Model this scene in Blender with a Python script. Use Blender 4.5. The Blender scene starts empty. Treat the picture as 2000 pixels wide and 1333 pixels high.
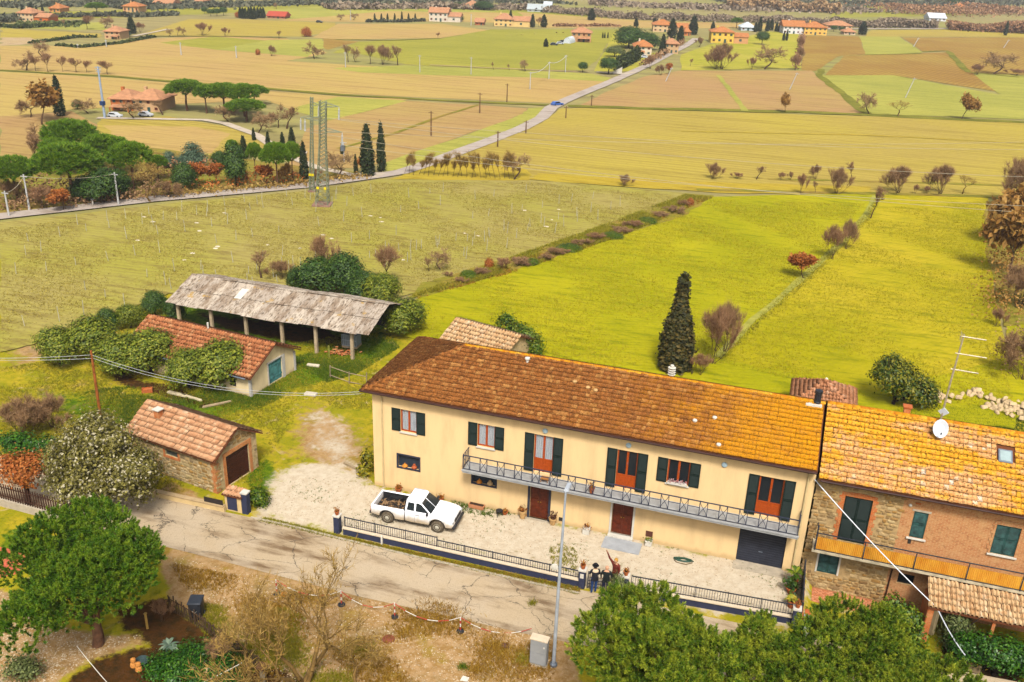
import bpy, math, random
import numpy as np
from mathutils import Vector, Matrix
from math import radians, sin, cos, pi, sqrt
random.seed(7)
S = bpy.context.scene
COL = S.collection

# ------------------------------------------------------------------ camera
FL, YAW, PITCH, ROLL = 1822.326, 0.30105, 0.403226, 0.035023      # focal length in 2000-px units, radians
CP = np.array([21.478, -42.844, 29.712])
def _rot():
    cy, sy = cos(YAW), sin(YAW); cp, sp = cos(PITCH), sin(PITCH)
    f = np.array([-sy*cp, cy*cp, -sp]); r = np.array([cy, sy, 0.]); u = np.cross(r, f)
    return cos(ROLL)*r + sin(ROLL)*u, -sin(ROLL)*r + cos(ROLL)*u, f
CR, CU, CF = _rot()
cam = bpy.data.cameras.new('camera'); camo = bpy.data.objects.new('camera', cam); COL.objects.link(camo)
camo.matrix_world = Matrix(((CR[0], CU[0], -CF[0], CP[0]), (CR[1], CU[1], -CF[1], CP[1]), (CR[2], CU[2], -CF[2], CP[2]), (0, 0, 0, 1)))
cam.sensor_width = 36; cam.lens = FL/2000*36; cam.clip_start = 0.5; cam.clip_end = 20000
S.camera = camo

# ------------------------------------------------------------------ light
SUN_EL, SUN_AZ = 52.0, 158.0          # soft sun through thin cloud, behind the camera; azimuth from +Y clockwise
w = bpy.data.worlds.new('World'); S.world = w; w.use_nodes = True
nt = w.node_tree; nt.nodes.clear()
sky = nt.nodes.new('ShaderNodeTexSky'); sky.sky_type = 'NISHITA'; sky.sun_disc = False
sky.sun_elevation = radians(SUN_EL); sky.sun_rotation = radians(SUN_AZ); sky.dust_density = 5; sky.air_density = 1.0; sky.ozone_density = 0.6
hs = nt.nodes.new('ShaderNodeHueSaturation'); hs.inputs['Saturation'].default_value = 0.30
bg = nt.nodes.new('ShaderNodeBackground'); bg.inputs['Strength'].default_value = 0.115
wo = nt.nodes.new('ShaderNodeOutputWorld')
nt.links.new(sky.outputs[0], hs.inputs['Color']); nt.links.new(hs.outputs[0], bg.inputs['Color']); nt.links.new(bg.outputs[0], wo.inputs[0])
sl = bpy.data.lights.new('sun', 'SUN'); sl.energy = 2.7; sl.angle = radians(11); sl.color = (1.0, 0.955, 0.88)
so = bpy.data.objects.new('sun', sl); COL.objects.link(so)
sd = Vector((sin(radians(SUN_AZ))*cos(radians(SUN_EL)), cos(radians(SUN_AZ))*cos(radians(SUN_EL)), sin(radians(SUN_EL))))
so.rotation_euler = sd.to_track_quat('Z', 'Y').to_euler(); so.location = (0, -60, 80)
S.view_settings.view_transform = 'Standard'; S.view_settings.look = 'None'; S.view_settings.gamma = 1.0
S.view_settings.exposure = 1.2
S.view_settings.use_curve_mapping = False
S.cycles.max_bounces = 5; S.cycles.diffuse_bounces = 3; S.cycles.glossy_bounces = 2; S.cycles.transmission_bounces = 3; S.cycles.transparent_max_bounces = 6
S.cycles.use_denoising = True
S.cycles.use_adaptive_sampling = True; S.cycles.adaptive_threshold = 0.015
S.cycles.caustics_reflective = False; S.cycles.caustics_refractive = False

# ------------------------------------------------------------------ geometry of the place: pixel of the photograph -> point on a level plane
def G(x, y, z=0.0):
    d = CF*FL + CR*(x-1000) - CU*(y-666.5); t = (z-CP[2])/d[2]
    p = CP + d*t
    return Vector((p[0], p[1], p[2]))
def VP(x, y, Y):
    d = CF*FL + CR*(x-1000) - CU*(y-666.5); t = (Y-CP[1])/d[1]
    p = CP + d*t
    return Vector((p[0], p[1], p[2]))
def depth(p): return float((np.array(p)-CP) @ CF)
def ppm_v(p):      # pixels of the photograph per vertical metre at p
    a = np.array(p)-CP; b = a + np.array([0, 0, .2])
    return abs((a@CU)/(a@CF) - (b@CU)/(b@CF))*FL*5
def ppm_h(p): return FL/depth(p)

# ------------------------------------------------------------------ naming
def tag(o, label=None, cat=None, group=None, kind=None):
    if label: o['label'] = label
    if cat: o['category'] = cat
    if group: o['group'] = group
    if kind: o['kind'] = kind
    return o
def link(name, me, parent=None, mat=None, loc=None, rot=None, sc=None):
    o = bpy.data.objects.new(name, me); COL.objects.link(o)
    if parent is not None: o.parent = parent
    if loc is not None: o.location = loc
    if rot is not None: o.rotation_euler = rot
    if sc is not None: o.scale = sc
    if mat is not None and me is not None and not me.materials: me.materials.append(mat)
    return o
def empty(name, loc=(0, 0, 0), rz=0, label=None, cat=None, group=None):
    o = bpy.data.objects.new(name, None); COL.objects.link(o); o.location = loc; o.rotation_euler = (0, 0, rz); o.empty_display_size = .3
    return tag(o, label, cat, group)
def copy_tree(o, parent=None):
    c = o.copy(); COL.objects.link(c); c.parent = parent
    for ch in o.children: copy_tree(ch, c)
    return c

# ------------------------------------------------------------------ mesh helpers
def npmesh(name, v, f, mat=None, smooth=False):
    """v (N,3); f (M,k) all the same size, or a list of such arrays"""
    me = bpy.data.meshes.new(name)
    v = np.asarray(v, np.float32)
    fs = f if isinstance(f, list) else [f]
    fs = [np.asarray(a, np.int32) for a in fs if len(a)]
    loops = np.concatenate([a.ravel() for a in fs]); tot = np.concatenate([np.full(len(a), a.shape[1], np.int32) for a in fs])
    st = np.concatenate([[0], np.cumsum(tot)[:-1]]).astype(np.int32)
    me.vertices.add(len(v)); me.vertices.foreach_set('co', v.ravel())
    me.loops.add(len(loops)); me.loops.foreach_set('vertex_index', loops)
    me.polygons.add(len(tot)); me.polygons.foreach_set('loop_start', st); me.polygons.foreach_set('loop_total', tot)
    if smooth: me.polygons.foreach_set('use_smooth', np.ones(len(tot), bool))
    me.update(calc_edges=True)
    if mat is not None: me.materials.append(mat)
    return me
class MB:
    def __init__(s): s.v = []; s.f = []; s.m = []; s.mi = 0; s.M = None
    def P(s, p):
        p = Vector(p); 
        if s.M is not None: p = s.M @ p
        s.v.append(tuple(p)); return len(s.v)-1
    def face(s, idx): s.f.append(tuple(idx)); s.m.append(s.mi); return s
    def poly(s, pts): return s.face([s.P(p) for p in pts])
    def box(s, c, d, rz=0.0, taper=1.0):
        c = Vector(c); hx, hy, hz = d[0]/2, d[1]/2, d[2]/2; ids = []
        for z, t in ((-hz, 1), (hz, taper)):
            for x, y in ((-hx*t, -hy*t), (hx*t, -hy*t), (hx*t, hy*t), (-hx*t, hy*t)):
                q = Vector((x*cos(rz)-y*sin(rz), x*sin(rz)+y*cos(rz), z)); ids.append(s.P(c+q))
        a = ids
        for q in ((3, 2, 1, 0), (4, 5, 6, 7), (0, 1, 5, 4), (1, 2, 6, 5), (2, 3, 7, 6), (3, 0, 4, 7)): s.face([a[i] for i in q])
        return s
    def bb(s, x0, x1, y0, y1, z0, z1): return s.box(((x0+x1)/2, (y0+y1)/2, (z0+z1)/2), (abs(x1-x0), abs(y1-y0), abs(z1-z0)))
    def prism(s, pts, h):          # pts: 3D loop, extruded by vector h
        h = Vector(h); n = len(pts); a = [s.P(p) for p in pts]; b = [s.P(Vector(p)+h) for p in pts]
        s.face(a[::-1]); s.face(b)
        for i in range(n): j = (i+1) % n; s.face((a[i], a[j], b[j], b[i]))
        return s
    def tube(s, pts, r, n=6, cap=True):
        pts = [Vector(p) for p in pts]; rs = r if isinstance(r, (list, tuple)) else [r]*len(pts); rings = []
        up = None
        for i, p in enumerate(pts):
            t = (pts[min(i+1, len(pts)-1)]-pts[max(i-1, 0)]).normalized()
            if up is None: up = Vector((0, 0, 1)) if abs(t.z) < .9 else Vector((1, 0, 0))
            x = t.cross(up).normalized(); y = x.cross(t).normalized(); up = y
            rings.append([s.P(p+(x*cos(2*pi*k/n)+y*sin(2*pi*k/n))*rs[i]) for k in range(n)])
        for a, b in zip(rings, rings[1:]):
            for k in range(n): s.face((a[k], a[(k+1) % n], b[(k+1) % n], b[k]))
        if cap: s.face(rings[0][::-1]); s.face(rings[-1])
        return s
    def lathe(s, c, prof, n=12, cap=True):
        c = Vector(c); rings = [[s.P(c+Vector((r*cos(2*pi*k/n), r*sin(2*pi*k/n), z))) for k in range(n)] for r, z in prof]
        for a, b in zip(rings, rings[1:]):
            for k in range(n): s.face((a[k], a[(k+1) % n], b[(k+1) % n], b[k]))
        if cap: s.face(rings[0][::-1]); s.face(rings[-1])
        return s
    def mesh(s, name, mats, smooth=False):
        me = bpy.data.meshes.new(name); me.from_pydata(s.v, [], s.f)
        if not isinstance(mats, (list, tuple)): mats = [mats]
        for m in mats: me.materials.append(m)
        if len(mats) > 1: me.polygons.foreach_set('material_index', s.m)
        if smooth: me.polygons.foreach_set('use_smooth', [True]*len(me.polygons))
        me.update(); return me
    def build(s, name, mats, parent=None, smooth=False, loc=None): return link(name, s.mesh(name, mats, smooth), parent, loc=loc)

# ------------------------------------------------------------------ materials
def lin(c): c = c/255.0; return c/12.92 if c <= .04045 else ((c+.055)/1.055)**2.4
EXPO = 2.4                 # what a level surface of albedo 1 shows at, roughly; colours measured off the photograph are divided by it
def C(r, g, b, k=1.0): return (min(.85, lin(r)/EXPO*k), min(.85, lin(g)/EXPO*k), min(.85, lin(b)/EXPO*k), 1)
MATS = {}
class N:
    """thin wrapper to write node trees in few lines"""
    def __init__(s, name):
        s.m = bpy.data.materials.new(name); s.m.use_nodes = True; s.t = s.m.node_tree; s.t.nodes.clear()
        s.out = s.t.nodes.new('ShaderNodeOutputMaterial'); s.b = s.t.nodes.new('ShaderNodeBsdfPrincipled'); s.t.links.new(s.b.outputs[0], s.out.inputs[0])
        s.b.inputs['Roughness'].default_value = .85; s.b.inputs['Specular IOR Level'].default_value = .2
    def n(s, typ, **kw):
        nd = s.t.nodes.new('ShaderNode'+typ)
        for k, v in kw.items(): setattr(nd, k, v)
        return nd
    def set(s, sock, val):
        if val is None: return
        if hasattr(val, 'is_output') or isinstance(val, bpy.types.NodeSocket): s.t.links.new(val, sock)
        else: sock.default_value = val
    def pos(s): return s.n('NewGeometry').outputs['Position']
    def objc(s): return s.n('TexCoord').outputs['Object']
    def mapping(s, vec, scale=(1, 1, 1), rot=(0, 0, 0), loc=(0, 0, 0)):
        nd = s.n('Mapping'); s.set(nd.inputs[0], vec); nd.inputs['Scale'].default_value = scale; nd.inputs['Rotation'].default_value = rot; nd.inputs['Location'].default_value = loc
        return nd.outputs[0]
    def noise(s, scale, vec=None, detail=4, rough=.6, dist=0.0, out=0):
        nd = s.n('TexNoise'); s.set(nd.inputs['Vector'], vec if vec is not None else s.pos()); nd.inputs['Scale'].default_value = scale
        nd.inputs['Detail'].default_value = detail; nd.inputs['Roughness'].default_value = rough; nd.inputs['Distortion'].default_value = dist
        return nd.outputs[out]
    def vor(s, scale, vec=None, feature='F1', out='Distance', rnd=1.0):
        nd = s.n('TexVoronoi', feature=feature); s.set(nd.inputs['Vector'], vec if vec is not None else s.pos()); nd.inputs['Scale'].default_value = scale
        nd.inputs['Randomness'].default_value = rnd
        return nd.outputs[out]
    def wave(s, scale, vec, dist=1.0, dscale=1.0):
        nd = s.n('TexWave'); s.set(nd.inputs['Vector'], vec); nd.inputs['Scale'].default_value = scale; nd.inputs['Distortion'].default_value = dist
        nd.inputs['Detail'].default_value = 2; nd.inputs['Detail Scale'].default_value = dscale
        return nd.outputs['Fac']
    def ramp(s, fac, stops):
        nd = s.n('ValToRGB'); s.set(nd.inputs[0], fac); e = nd.color_ramp.elements
        while len(e) < len(stops): e.new(.5)
        for el, (p, c) in zip(e, stops): el.position = p; el.color = c if len(c) == 4 else (*c, 1)
        return nd.outputs[0]
    def step(s, fac, a, b): 
        nd = s.n('MapRange', interpolation_type='SMOOTHSTEP'); s.set(nd.inputs[0], fac); nd.inputs[1].default_value = a; nd.inputs[2].default_value = b
        return nd.outputs[0]
    def mix(s, fac, a, b, mode='MIX'):
        nd = s.n('Mix', data_type='RGBA', blend_type=mode); s.set(nd.inputs[0], fac); s.set(nd.inputs[6], a); s.set(nd.inputs[7], b)
        return nd.outputs[2]
    def math(s, op, a, b=None, c=None):
        nd = s.n('Math', operation=op); s.set(nd.inputs[0], a); s.set(nd.inputs[1], b)
        if c is not None: s.set(nd.inputs[2], c)
        return nd.outputs[0]
    def bump(s, h, strength=.3, dist=.05):
        nd = s.n('Bump'); s.set(nd.inputs['Height'], h); nd.inputs['Strength'].default_value = strength; nd.inputs['Distance'].default_value = dist
        s.t.links.new(nd.outputs[0], s.b.inputs['Normal'])
    def rnd(s):     # per piece: differs between objects and between islands of one mesh
        a = s.n('ObjectInfo').outputs['Random']; b = s.n('NewGeometry').outputs['Random Per Island']
        return s.math('FRACT', s.math('ADD', a, b))
    def attr(s, name): 
        nd = s.n('Attribute'); nd.attribute_name = name; return nd
    def color(s, c): s.set(s.b.inputs['Base Color'], c); return s
    def rough(s, r): s.set(s.b.inputs['Roughness'], r); return s
    def done(s, key=None): MATS[key or s.m.name] = s.m; return s.m
def plain(name, col, rough=.8, var=.12, scale=3.0, metal=0, spec=.2, bump=0):
    """one colour with a little dirt and unevenness"""
    if name in MATS: return MATS[name]
    n = N(name); f = n.noise(scale, detail=5); d = tuple(c*(1-var*1.6) for c in col[:3]); l = tuple(min(.9, c*(1+var)) for c in col[:3])
    n.color(n.ramp(f, [(.28, d), (.72, l)])); n.rough(rough); n.b.inputs['Metallic'].default_value = metal; n.b.inputs['Specular IOR Level'].default_value = spec
    if bump: n.bump(n.noise(scale*8, detail=3), bump, .02)
    return n.done()
def foliage(name, dark, mid, light, trans=.25, rough=.6, extra=None, ns=.8, kr=.65, kp=.45):
    n = N(name); r = n.rnd(); p = n.noise(ns, detail=2)
    f = n.math('ADD', n.math('MULTIPLY', r, kr), n.math('MULTIPLY', p, kp))
    st = [(.12, dark), (.5, mid), (.85, light)]
    col = n.ramp(f, st)
    if extra: col = n.mix(n.step(n.math('FRACT', n.math('MULTIPLY', r, 7.31)), extra[1], extra[1]+.02), extra[0], col)
    n.color(col); n.rough(rough)
    tr = n.n('BsdfTranslucent'); n.set(tr.inputs[0], col); mx = n.n('MixShader'); mx.inputs[0].default_value = trans
    n.t.links.new(n.b.outputs[0], mx.inputs[1]); n.t.links.new(tr.outputs[0], mx.inputs[2]); n.t.links.new(mx.outputs[0], n.out.inputs[0])
    return n.done()
# ================================================================== GROUND, FIELDS, ROADS
def field_mat(name, a, b, c, ang=0.0, period=2.0, amt=.35, patch=.03, fine=1.2, sq=2.2, clod=.35):
    """a main colour, b darker, c lighter (sRGB); furrows or mowing lines run at ang"""
    b = [x*.9 for x in b]; c = [min(255, x*1.04) for x in c]
    n = N(name); P = n.pos()
    big = n.noise(patch, P, detail=5, rough=.62)
    M = n.mapping(P, scale=(1/sq, sq, 1), rot=(0, 0, -ang))
    mid = n.noise(fine*.35, M, detail=6, rough=.7)
    fin = n.noise(fine*2.2, P, detail=4, rough=.75)
    col = n.mix(n.step(big, .36, .66), C(*a), C(*c))
    col = n.mix(n.math('MULTIPLY', n.step(mid, .46, .68), .8), col, C(*b))
    wv = n.wave(1/period, n.mapping(P, rot=(0, 0, -ang)), dist=2.2, dscale=.35)
    wv.node.bands_direction = 'Y'
    col = n.mix(n.math('MULTIPLY', wv, amt), col, C(*b))
    col = n.mix(n.math('MULTIPLY', n.step(fin, .55, .75), clod), col, tuple(x*.45 for x in C(*b)[:3])+(1,))
    col = n.mix(n.math('MULTIPLY', n.step(fin, .5, .3), clod*.7), col, C(*[min(255, x*1.08) for x in c]))
    n.color(col); n.rough(.95); n.b.inputs['Specular IOR Level'].default_value = .05
    n.bump(n.noise(fine*1.5, P, detail=1), .5, .12)
    return n.done()
LUSH = field_mat('lush_field', (172, 168, 8), (142, 148, 6), (190, 178, 22), ang=.35, period=1.6, amt=.18, patch=.05, fine=1.6, clod=.42)
LUSH2 = field_mat('lush_meadow', (180, 170, 10), (150, 150, 6), (200, 178, 38), ang=.9, period=2.0, amt=.15, patch=.05, fine=1.6, clod=.25)
VINE = field_mat('vineyard_soil', (184, 168, 94), (150, 126, 68), (172, 164, 68), ang=.1, period=2.4, amt=.25, patch=.06, fine=1.3, clod=.62)
OLIVE = field_mat('olive_field', (194, 170, 84), (172, 146, 62), (194, 174, 70), ang=-.03, period=5.0, amt=.34, patch=.02, fine=.5, sq=5)
GOLD = field_mat('golden_grass', (202, 172, 56), (180, 150, 44), (190, 168, 56), ang=0, period=3, amt=.2, patch=.05)
TAN = field_mat('tan_stubble', (206, 170, 106), (184, 148, 84), (200, 174, 96), ang=.15, period=4.0, amt=.3, patch=.02, fine=.4, sq=4)
BROWN = field_mat('ploughed_pink', (196, 156, 104), (170, 128, 80), (190, 162, 94), ang=.5, period=2.6, amt=.28, patch=.03, fine=.6, sq=4)
UMBER = field_mat('ploughed_umber', (178, 138, 66), (146, 106, 46), (184, 156, 72), ang=1.25, period=4.5, amt=.45, patch=.03, fine=.6, sq=4)
GREEN = field_mat('green_field', (170, 164, 62), (146, 148, 48), (182, 172, 66), ang=.55, period=5.0, amt=.4, patch=.02, fine=.4, sq=5)
VERT = field_mat('bright_crop', (176, 172, 76), (152, 156, 64), (188, 180, 82), ang=.3, period=4.0, amt=.25, patch=.03, fine=.5, sq=4)
LAWN = field_mat('villa_lawn', (182, 176, 52), (150, 156, 48), (194, 180, 70), ang=.3, period=4.0, amt=.12, patch=.06, fine=.8)
PALE = field_mat('pale_soil', (206, 178, 140), (184, 156, 116), (200, 172, 120), ang=.2, period=3, amt=.2, patch=.05)
FARG = field_mat('far_plain', (178, 162, 104), (150, 134, 92), (160, 158, 78), ang=.2, period=30, amt=.35, patch=.006, fine=.1, sq=5, clod=.3)
BANK = field_mat('ditch_bank', (150, 146, 44), (112, 106, 32), (170, 140, 66), ang=.6, period=3, amt=.2, patch=.15, fine=1.6, clod=.5)
WOODF = field_mat('wood_floor', (168, 140, 66), (128, 98, 46), (150, 146, 52), ang=.3, period=3, amt=.2, patch=.12, fine=1.2, clod=.5)
DITCH = field_mat('ditch_grass', (128, 126, 40), (92, 92, 32), (150, 144, 50), ang=0, period=3, amt=.2, patch=.1, fine=1.5, clod=.5)

def sheet(name, pts, mat, z, jit=.0, sub=0):
    rg = random.Random(hash(name+str(len(pts))) & 0xffff if False else int(abs(pts[0][0]*13+pts[0][1]*7)) % 9999)
    if sub:
        q = []
        for i, p in enumerate(pts):
            r = pts[(i+1) % len(pts)]
            for k in range(sub):
                t = k/sub; s = 1 if k else 0
                q.append((p[0]+(r[0]-p[0])*t+rg.uniform(-jit, jit)*s, p[1]+(r[1]-p[1])*t+rg.uniform(-jit, jit)*s))
        pts = q
    m = MB(); m.poly([(p[0], p[1], z) for p in pts]); o = m.build(name, mat)
    if o.data.polygons[0].normal.z < 0: o.data.flip_normals()
    return tag(o, kind='structure')
_fz = [.008]
def field(pix, mat, z=.010, jit=.35, sub=6, name='field'):
    _fz[0] += .0022; z = _fz[0]
    return sheet(name, [tuple(G(x, y)[:2]) for x, y in pix], mat, z, jit, sub)
def ribbon(name, pts, wd, mat, z, kind='structure', jit=.06):
    pts = [Vector((p[0], p[1], 0)) for p in pts]; q = []
    for a, b in zip(pts, pts[1:]):
        k = max(1, int((b-a).length/4)); q += [a.lerp(b, i/k) for i in range(k)]
    q.append(pts[-1]); v = []; rg = random.Random(3)
    for i, p in enumerate(q):
        t = (q[min(i+1, len(q)-1)]-q[max(0, i-1)]).normalized(); s = Vector((-t.y, t.x, 0)); w2 = wd/2 if not callable(wd) else wd(i/(len(q)-1))/2
        v += [p+s*(w2+rg.uniform(-jit, jit)*w2), p-s*(w2+rg.uniform(-jit, jit)*w2)]
    m = MB()
    ids = [m.P((a.x, a.y, z)) for a in v]
    for i in range(len(q)-1): m.face((ids[2*i], ids[2*i+1], ids[2*i+3], ids[2*i+2]))
    o = m.build(name, mat)
    if o.data.polygons[0].normal.z < 0: o.data.flip_normals()
    return tag(o, kind=kind)
def pixline(l): return [tuple(G(x, y)[:2]) for x, y in l]

m = MB()                                     # one sheet to the horizon; its middle is the finer yard sheet below
for x0_, x1_, y0_, y1_ in ((-6000, 6000, 23.9, 7000), (-6000, 6000, -2500, -29.9), (-6000, -59.9, -29.9, 23.9), (45.9, 6000, -29.9, 23.9)): m.poly([(x0_, y0_, 0), (x1_, y0_, 0), (x1_, y1_, 0), (x0_, y1_, 0)])
tag(m.build('ground', FARG), kind='structure')
# ---- fields, far to near (corner points read off the photograph)
F = field
F([(0, 22), (700, 6), (1300, 30), (1300, 38), (560, 22), (0, 42)], GREEN, jit=2)
F([(520, 20), (690, 8), (1000, 20), (760, 40), (560, 38)], VERT, jit=2)
F([(1000, 60), (1300, 30), (1640, 45), (1640, 60), (1420, 66), (1200, 56)], FARG, jit=1.5)
F([(0, 10), (420, 0), (430, 12), (230, 20), (0, 26)], FARG, jit=2)
F([(540, 40), (760, 22), (1000, 26), (1010, 46), (860, 42), (700, 44)], TAN, jit=1.5)
F([(1620, 36), (1900, 30), (1900, 12), (1620, 10)], GREEN, jit=2)
F([(1010, 24), (1240, 40), (1640, 52), (1650, 58), (1330, 56), (1200, 54), (1060, 55)], TAN, jit=1)
F([(0, 56), (110, 62), (200, 66), (200, 74), (40, 76), (0, 74)], OLIVE, jit=1)
F([(0, 74), (60, 74), (70, 86), (0, 90)], PALE, jit=1)
F([(0, 56), (210, 60), (200, 44), (20, 50)], VERT, jit=1)
F([(0, 90), (110, 90), (160, 94), (300, 76), (420, 70), (560, 76), (640, 104), (600, 112), (560, 120), (690, 128), (1010, 140), (1210, 156), (1110, 190), (1080, 202), (670, 184), (335, 158), (218, 149), (67, 141), (0, 137)], TAN, .010)
F([(280, 66), (368, 38), (455, 38), (655, 45), (655, 62), (590, 72), (300, 70)], OLIVE)
F([(313, 84), (416, 72), (522, 80), (422, 98)], GREEN, .014)
F([(422, 98), (522, 79), (630, 77), (634, 95), (600, 112)], VERT, .014)
F([(630, 76), (700, 82), (640, 98), (634, 95)], UMBER, .014)
F([(660, 47), (860, 47), (955, 60), (860, 75), (660, 78), (610, 74)], TAN, .014)
F([(700, 82), (860, 76), (960, 58), (1110, 58), (1210, 58), (1180, 95), (1165, 120), (1140, 138), (1010, 138), (820, 128), (790, 126), (700, 105), (650, 104)], GREEN, .014)
F([(650, 134), (790, 128), (1010, 138), (1150, 144), (1195, 153), (1180, 160), (1040, 152), (860, 148), (700, 142)], VERT, .018)
F([(0, 141), (67, 144), (218, 153), (335, 163), (670, 190), (800, 194), (645, 238), (560, 212), (520, 196), (330, 205), (140, 215), (0, 232)], TAN, .010)
F([(0, 228), (140, 218), (215, 262), (95, 300), (0, 330)], BROWN, .012)
F([(195, 232), (330, 228), (470, 252), (530, 290), (420, 305), (330, 300), (240, 280), (190, 260)], OLIVE, .014)
F([(200, 246), (380, 248), (450, 262), (415, 300), (330, 300), (240, 282)], TAN, .016)
F([(660, 190), (795, 198), (645, 236), (560, 215)], VERT, .014)
F([(795, 198), (1032, 213), (1020, 224), (990, 236), (755, 318), (700, 330), (560, 330), (600, 252), (645, 236)], BROWN, .014)
F([(1032, 212), (1068, 210), (1050, 230), (1000, 252), (900, 290), (800, 330), (745, 338), (755, 318), (990, 236), (1020, 224)], VERT, .016)
# right side
F([(1330, 108), (1385, 88), (1500, 62), (1560, 66), (1565, 134), (1330, 138)], LAWN, .012, sub=4)
F([(1200, 62), (1245, 58), (1210, 110), (1330, 100), (1250, 140), (1160, 140)], LAWN, .012, sub=4)
F([(1570, 70), (1680, 72), (1690, 107), (1640, 110), (1592, 140), (1565, 138)], UMBER, .010)
F([(1678, 72), (1756, 72), (1802, 104), (1690, 108)], VERT, .012)
F([(1762, 74), (2010, 74), (2010, 148), (1896, 144), (1852, 100), (1802, 101)], UMBER, .010)
F([(1700, 60), (1880, 58), (2010, 56), (2010, 74), (1690, 72)], OLIVE, .008)
F([(1648, 110), (1850, 103), (1950, 180), (1745, 148), (1612, 148)], UMBER, .014)
F([(1612, 148), (1745, 148), (1950, 186), (2010, 160), (2010, 234), (1695, 224), (1592, 142)], VERT, .012)
F([(1900, 145), (2010, 148), (2010, 162), (1950, 184)], VERT, .015)
F([(1330, 139), (1585, 139), (1688, 224), (1130, 210), (1180, 182), (1260, 150)], BROWN, .010)
F([(1094, 214), (1130, 212), (1690, 228), (2010, 240), (2400, 255), (2400, 420), (2010, 390), (1400, 376), (1032, 352), (1000, 318), (860, 320), (1060, 240)], OLIVE, .010)
F([(1036, 352), (1400, 378), (1700, 384), (1700, 366), (1330, 356), (1050, 340)], GOLD, .014)
# near meadow and young vineyard
F([(740, 650), (822, 578), (1000, 528), (1200, 460), (1330, 420), (1392, 386), (1700, 378), (1925, 390), (1925, 480), (1945, 600), (1965, 700), (2010, 760), (1980, 840), (1700, 800), (1300, 745), (1000, 700)], LUSH, .012, jit=.12, sub=10)
F([(1400, 700), (1560, 556), (1690, 424), (1715, 382), (1930, 388), (1928, 480), (1948, 600), (1968, 700), (1700, 770)], LUSH2, .016, jit=.12, sub=10)
F([(0, 436), (150, 420), (300, 402), (450, 388), (600, 374), (740, 352), (1034, 353), (1200, 366), (1392, 384), (1330, 405), (1180, 445), (1000, 505), (820, 570), (700, 610), (500, 590), (330, 575), (215, 620), (120, 660), (0, 690)], VINE, .013, jit=.15, sub=10)
F([(820, 556), (900, 534), (1010, 500), (1180, 440), (1300, 402), (1340, 380), (1395, 384), (1335, 424), (1200, 466), (1000, 532), (830, 582), (800, 585)], BANK, .018, jit=.2, sub=8)
F([(1955, 610), (2040, 590), (2060, 900), (1990, 770)], LUSH, .014)
F([(0, 335), (95, 300), (240, 284), (420, 306), (560, 322), (700, 338), (600, 361), (300, 387), (0, 420), (-60, 424)], WOODF, .01)
F([(1925, 395), (1990, 390), (2060, 420), (2060, 620), (1960, 640), (1945, 600), (1926, 480)], BANK, .02)
F([(760, 352), (860, 318), (1000, 316), (1036, 340), (1034, 354)], GOLD, .02)
# ---- ditches and grassy balks
for _bi, (l, wd, mt) in enumerate((([(0, 138), (67, 142), (218, 150), (335, 160), (500, 172), (670, 187), (860, 197), (1080, 207)], 1.6, DITCH),
               ([(1110, 208), (1300, 214), (1560, 220), (1700, 226), (1850, 233), (2010, 241)], 3.0, DITCH),
               ([(935, 206), (850, 232), (770, 262), (660, 292)], .8, BANK), ([(1605, 136), (1600, 150), (1640, 180), (1690, 222)], 2.0, DITCH),
               ([(1500, 352), (1700, 356), (1900, 362), (2010, 366)], .9, BANK), ([(1360, 372), (1700, 380), (2010, 387)], 1.2, BANK),
               ([(1400, 700), (1470, 628), (1560, 552), (1640, 480), (1690, 424), (1710, 384)], .7, VERT), ([(1403, 148), (1455, 218)], 1.2, VERT),
               ([(655, 78), (760, 80), (860, 76)], 1.6, DITCH), ([(840, 128), (960, 134), (1150, 142)], 1.0, PALE), ([(1802, 102), (1850, 100), (1890, 142), (1990, 152)], 2.0, DITCH),
               ([(300, 72), (450, 72), (560, 75)], 1.5, DITCH), ([(1690, 108), (1800, 106)], 1.5, DITCH), ([(1330, 258), (1700, 266), (2010, 282)], .6, GOLD))):
    ribbon('ditch' if mt is DITCH else 'balk', pixline(l), wd, mt, .115+.0022*_bi, jit=.35)

# ---- roads
def asphalt(name, a, b, c, crack=.9, sc=.55, lon=(1, 0)):
    n = N(name); P = n.pos(); Q = n.mapping(P, scale=(.22, 1.0, 1))
    st = n.noise(.9, Q, detail=6, rough=.65); grain = n.noise(22, P, detail=2)
    col = n.mix(n.step(st, .46, .66), C(*a), C(*b))
    col = n.mix(n.math('MULTIPLY', n.step(n.noise(.35, P, detail=5), .42, .62), .55), col, C(*c))
    col = n.mix(n.math('MULTIPLY', n.step(grain, .45, .75), .30), col, tuple(x*.55 for x in C(*b)[:3])+(1,))
    if crack:
        W = n.mix(.7, P, n.noise(1.1, P, detail=6, rough=.7, out=1), 'ADD')
        e = n.vor(sc, n.mapping(W, scale=(.75, 1.1, 1)), 'DISTANCE_TO_EDGE'); e2 = n.vor(sc*3.1, W, 'DISTANCE_TO_EDGE')
        m1 = n.math('MULTIPLY', n.step(e, .011, .002), n.step(n.noise(.6, P, detail=5), .42, .52))
        m2 = n.math('MULTIPLY', n.step(e2, .022, .004), n.step(n.noise(.42, P, detail=2), .56, .66))
        cr = n.math('MAXIMUM', m1, m2); col = n.mix(n.math('MULTIPLY', cr, crack), col, (.035, .026, .018, 1))
    n.color(col); n.rough(.9); n.bump(n.noise(12, P, detail=1), .25, .02)
    return n.done()
ROADN = asphalt('old_asphalt', (208, 184, 148), (132, 104, 72), (214, 194, 164), crack=.85, sc=.42)
ROADF = asphalt('lane_asphalt', (196, 180, 166), (168, 150, 132), (206, 192, 178), crack=0)
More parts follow.
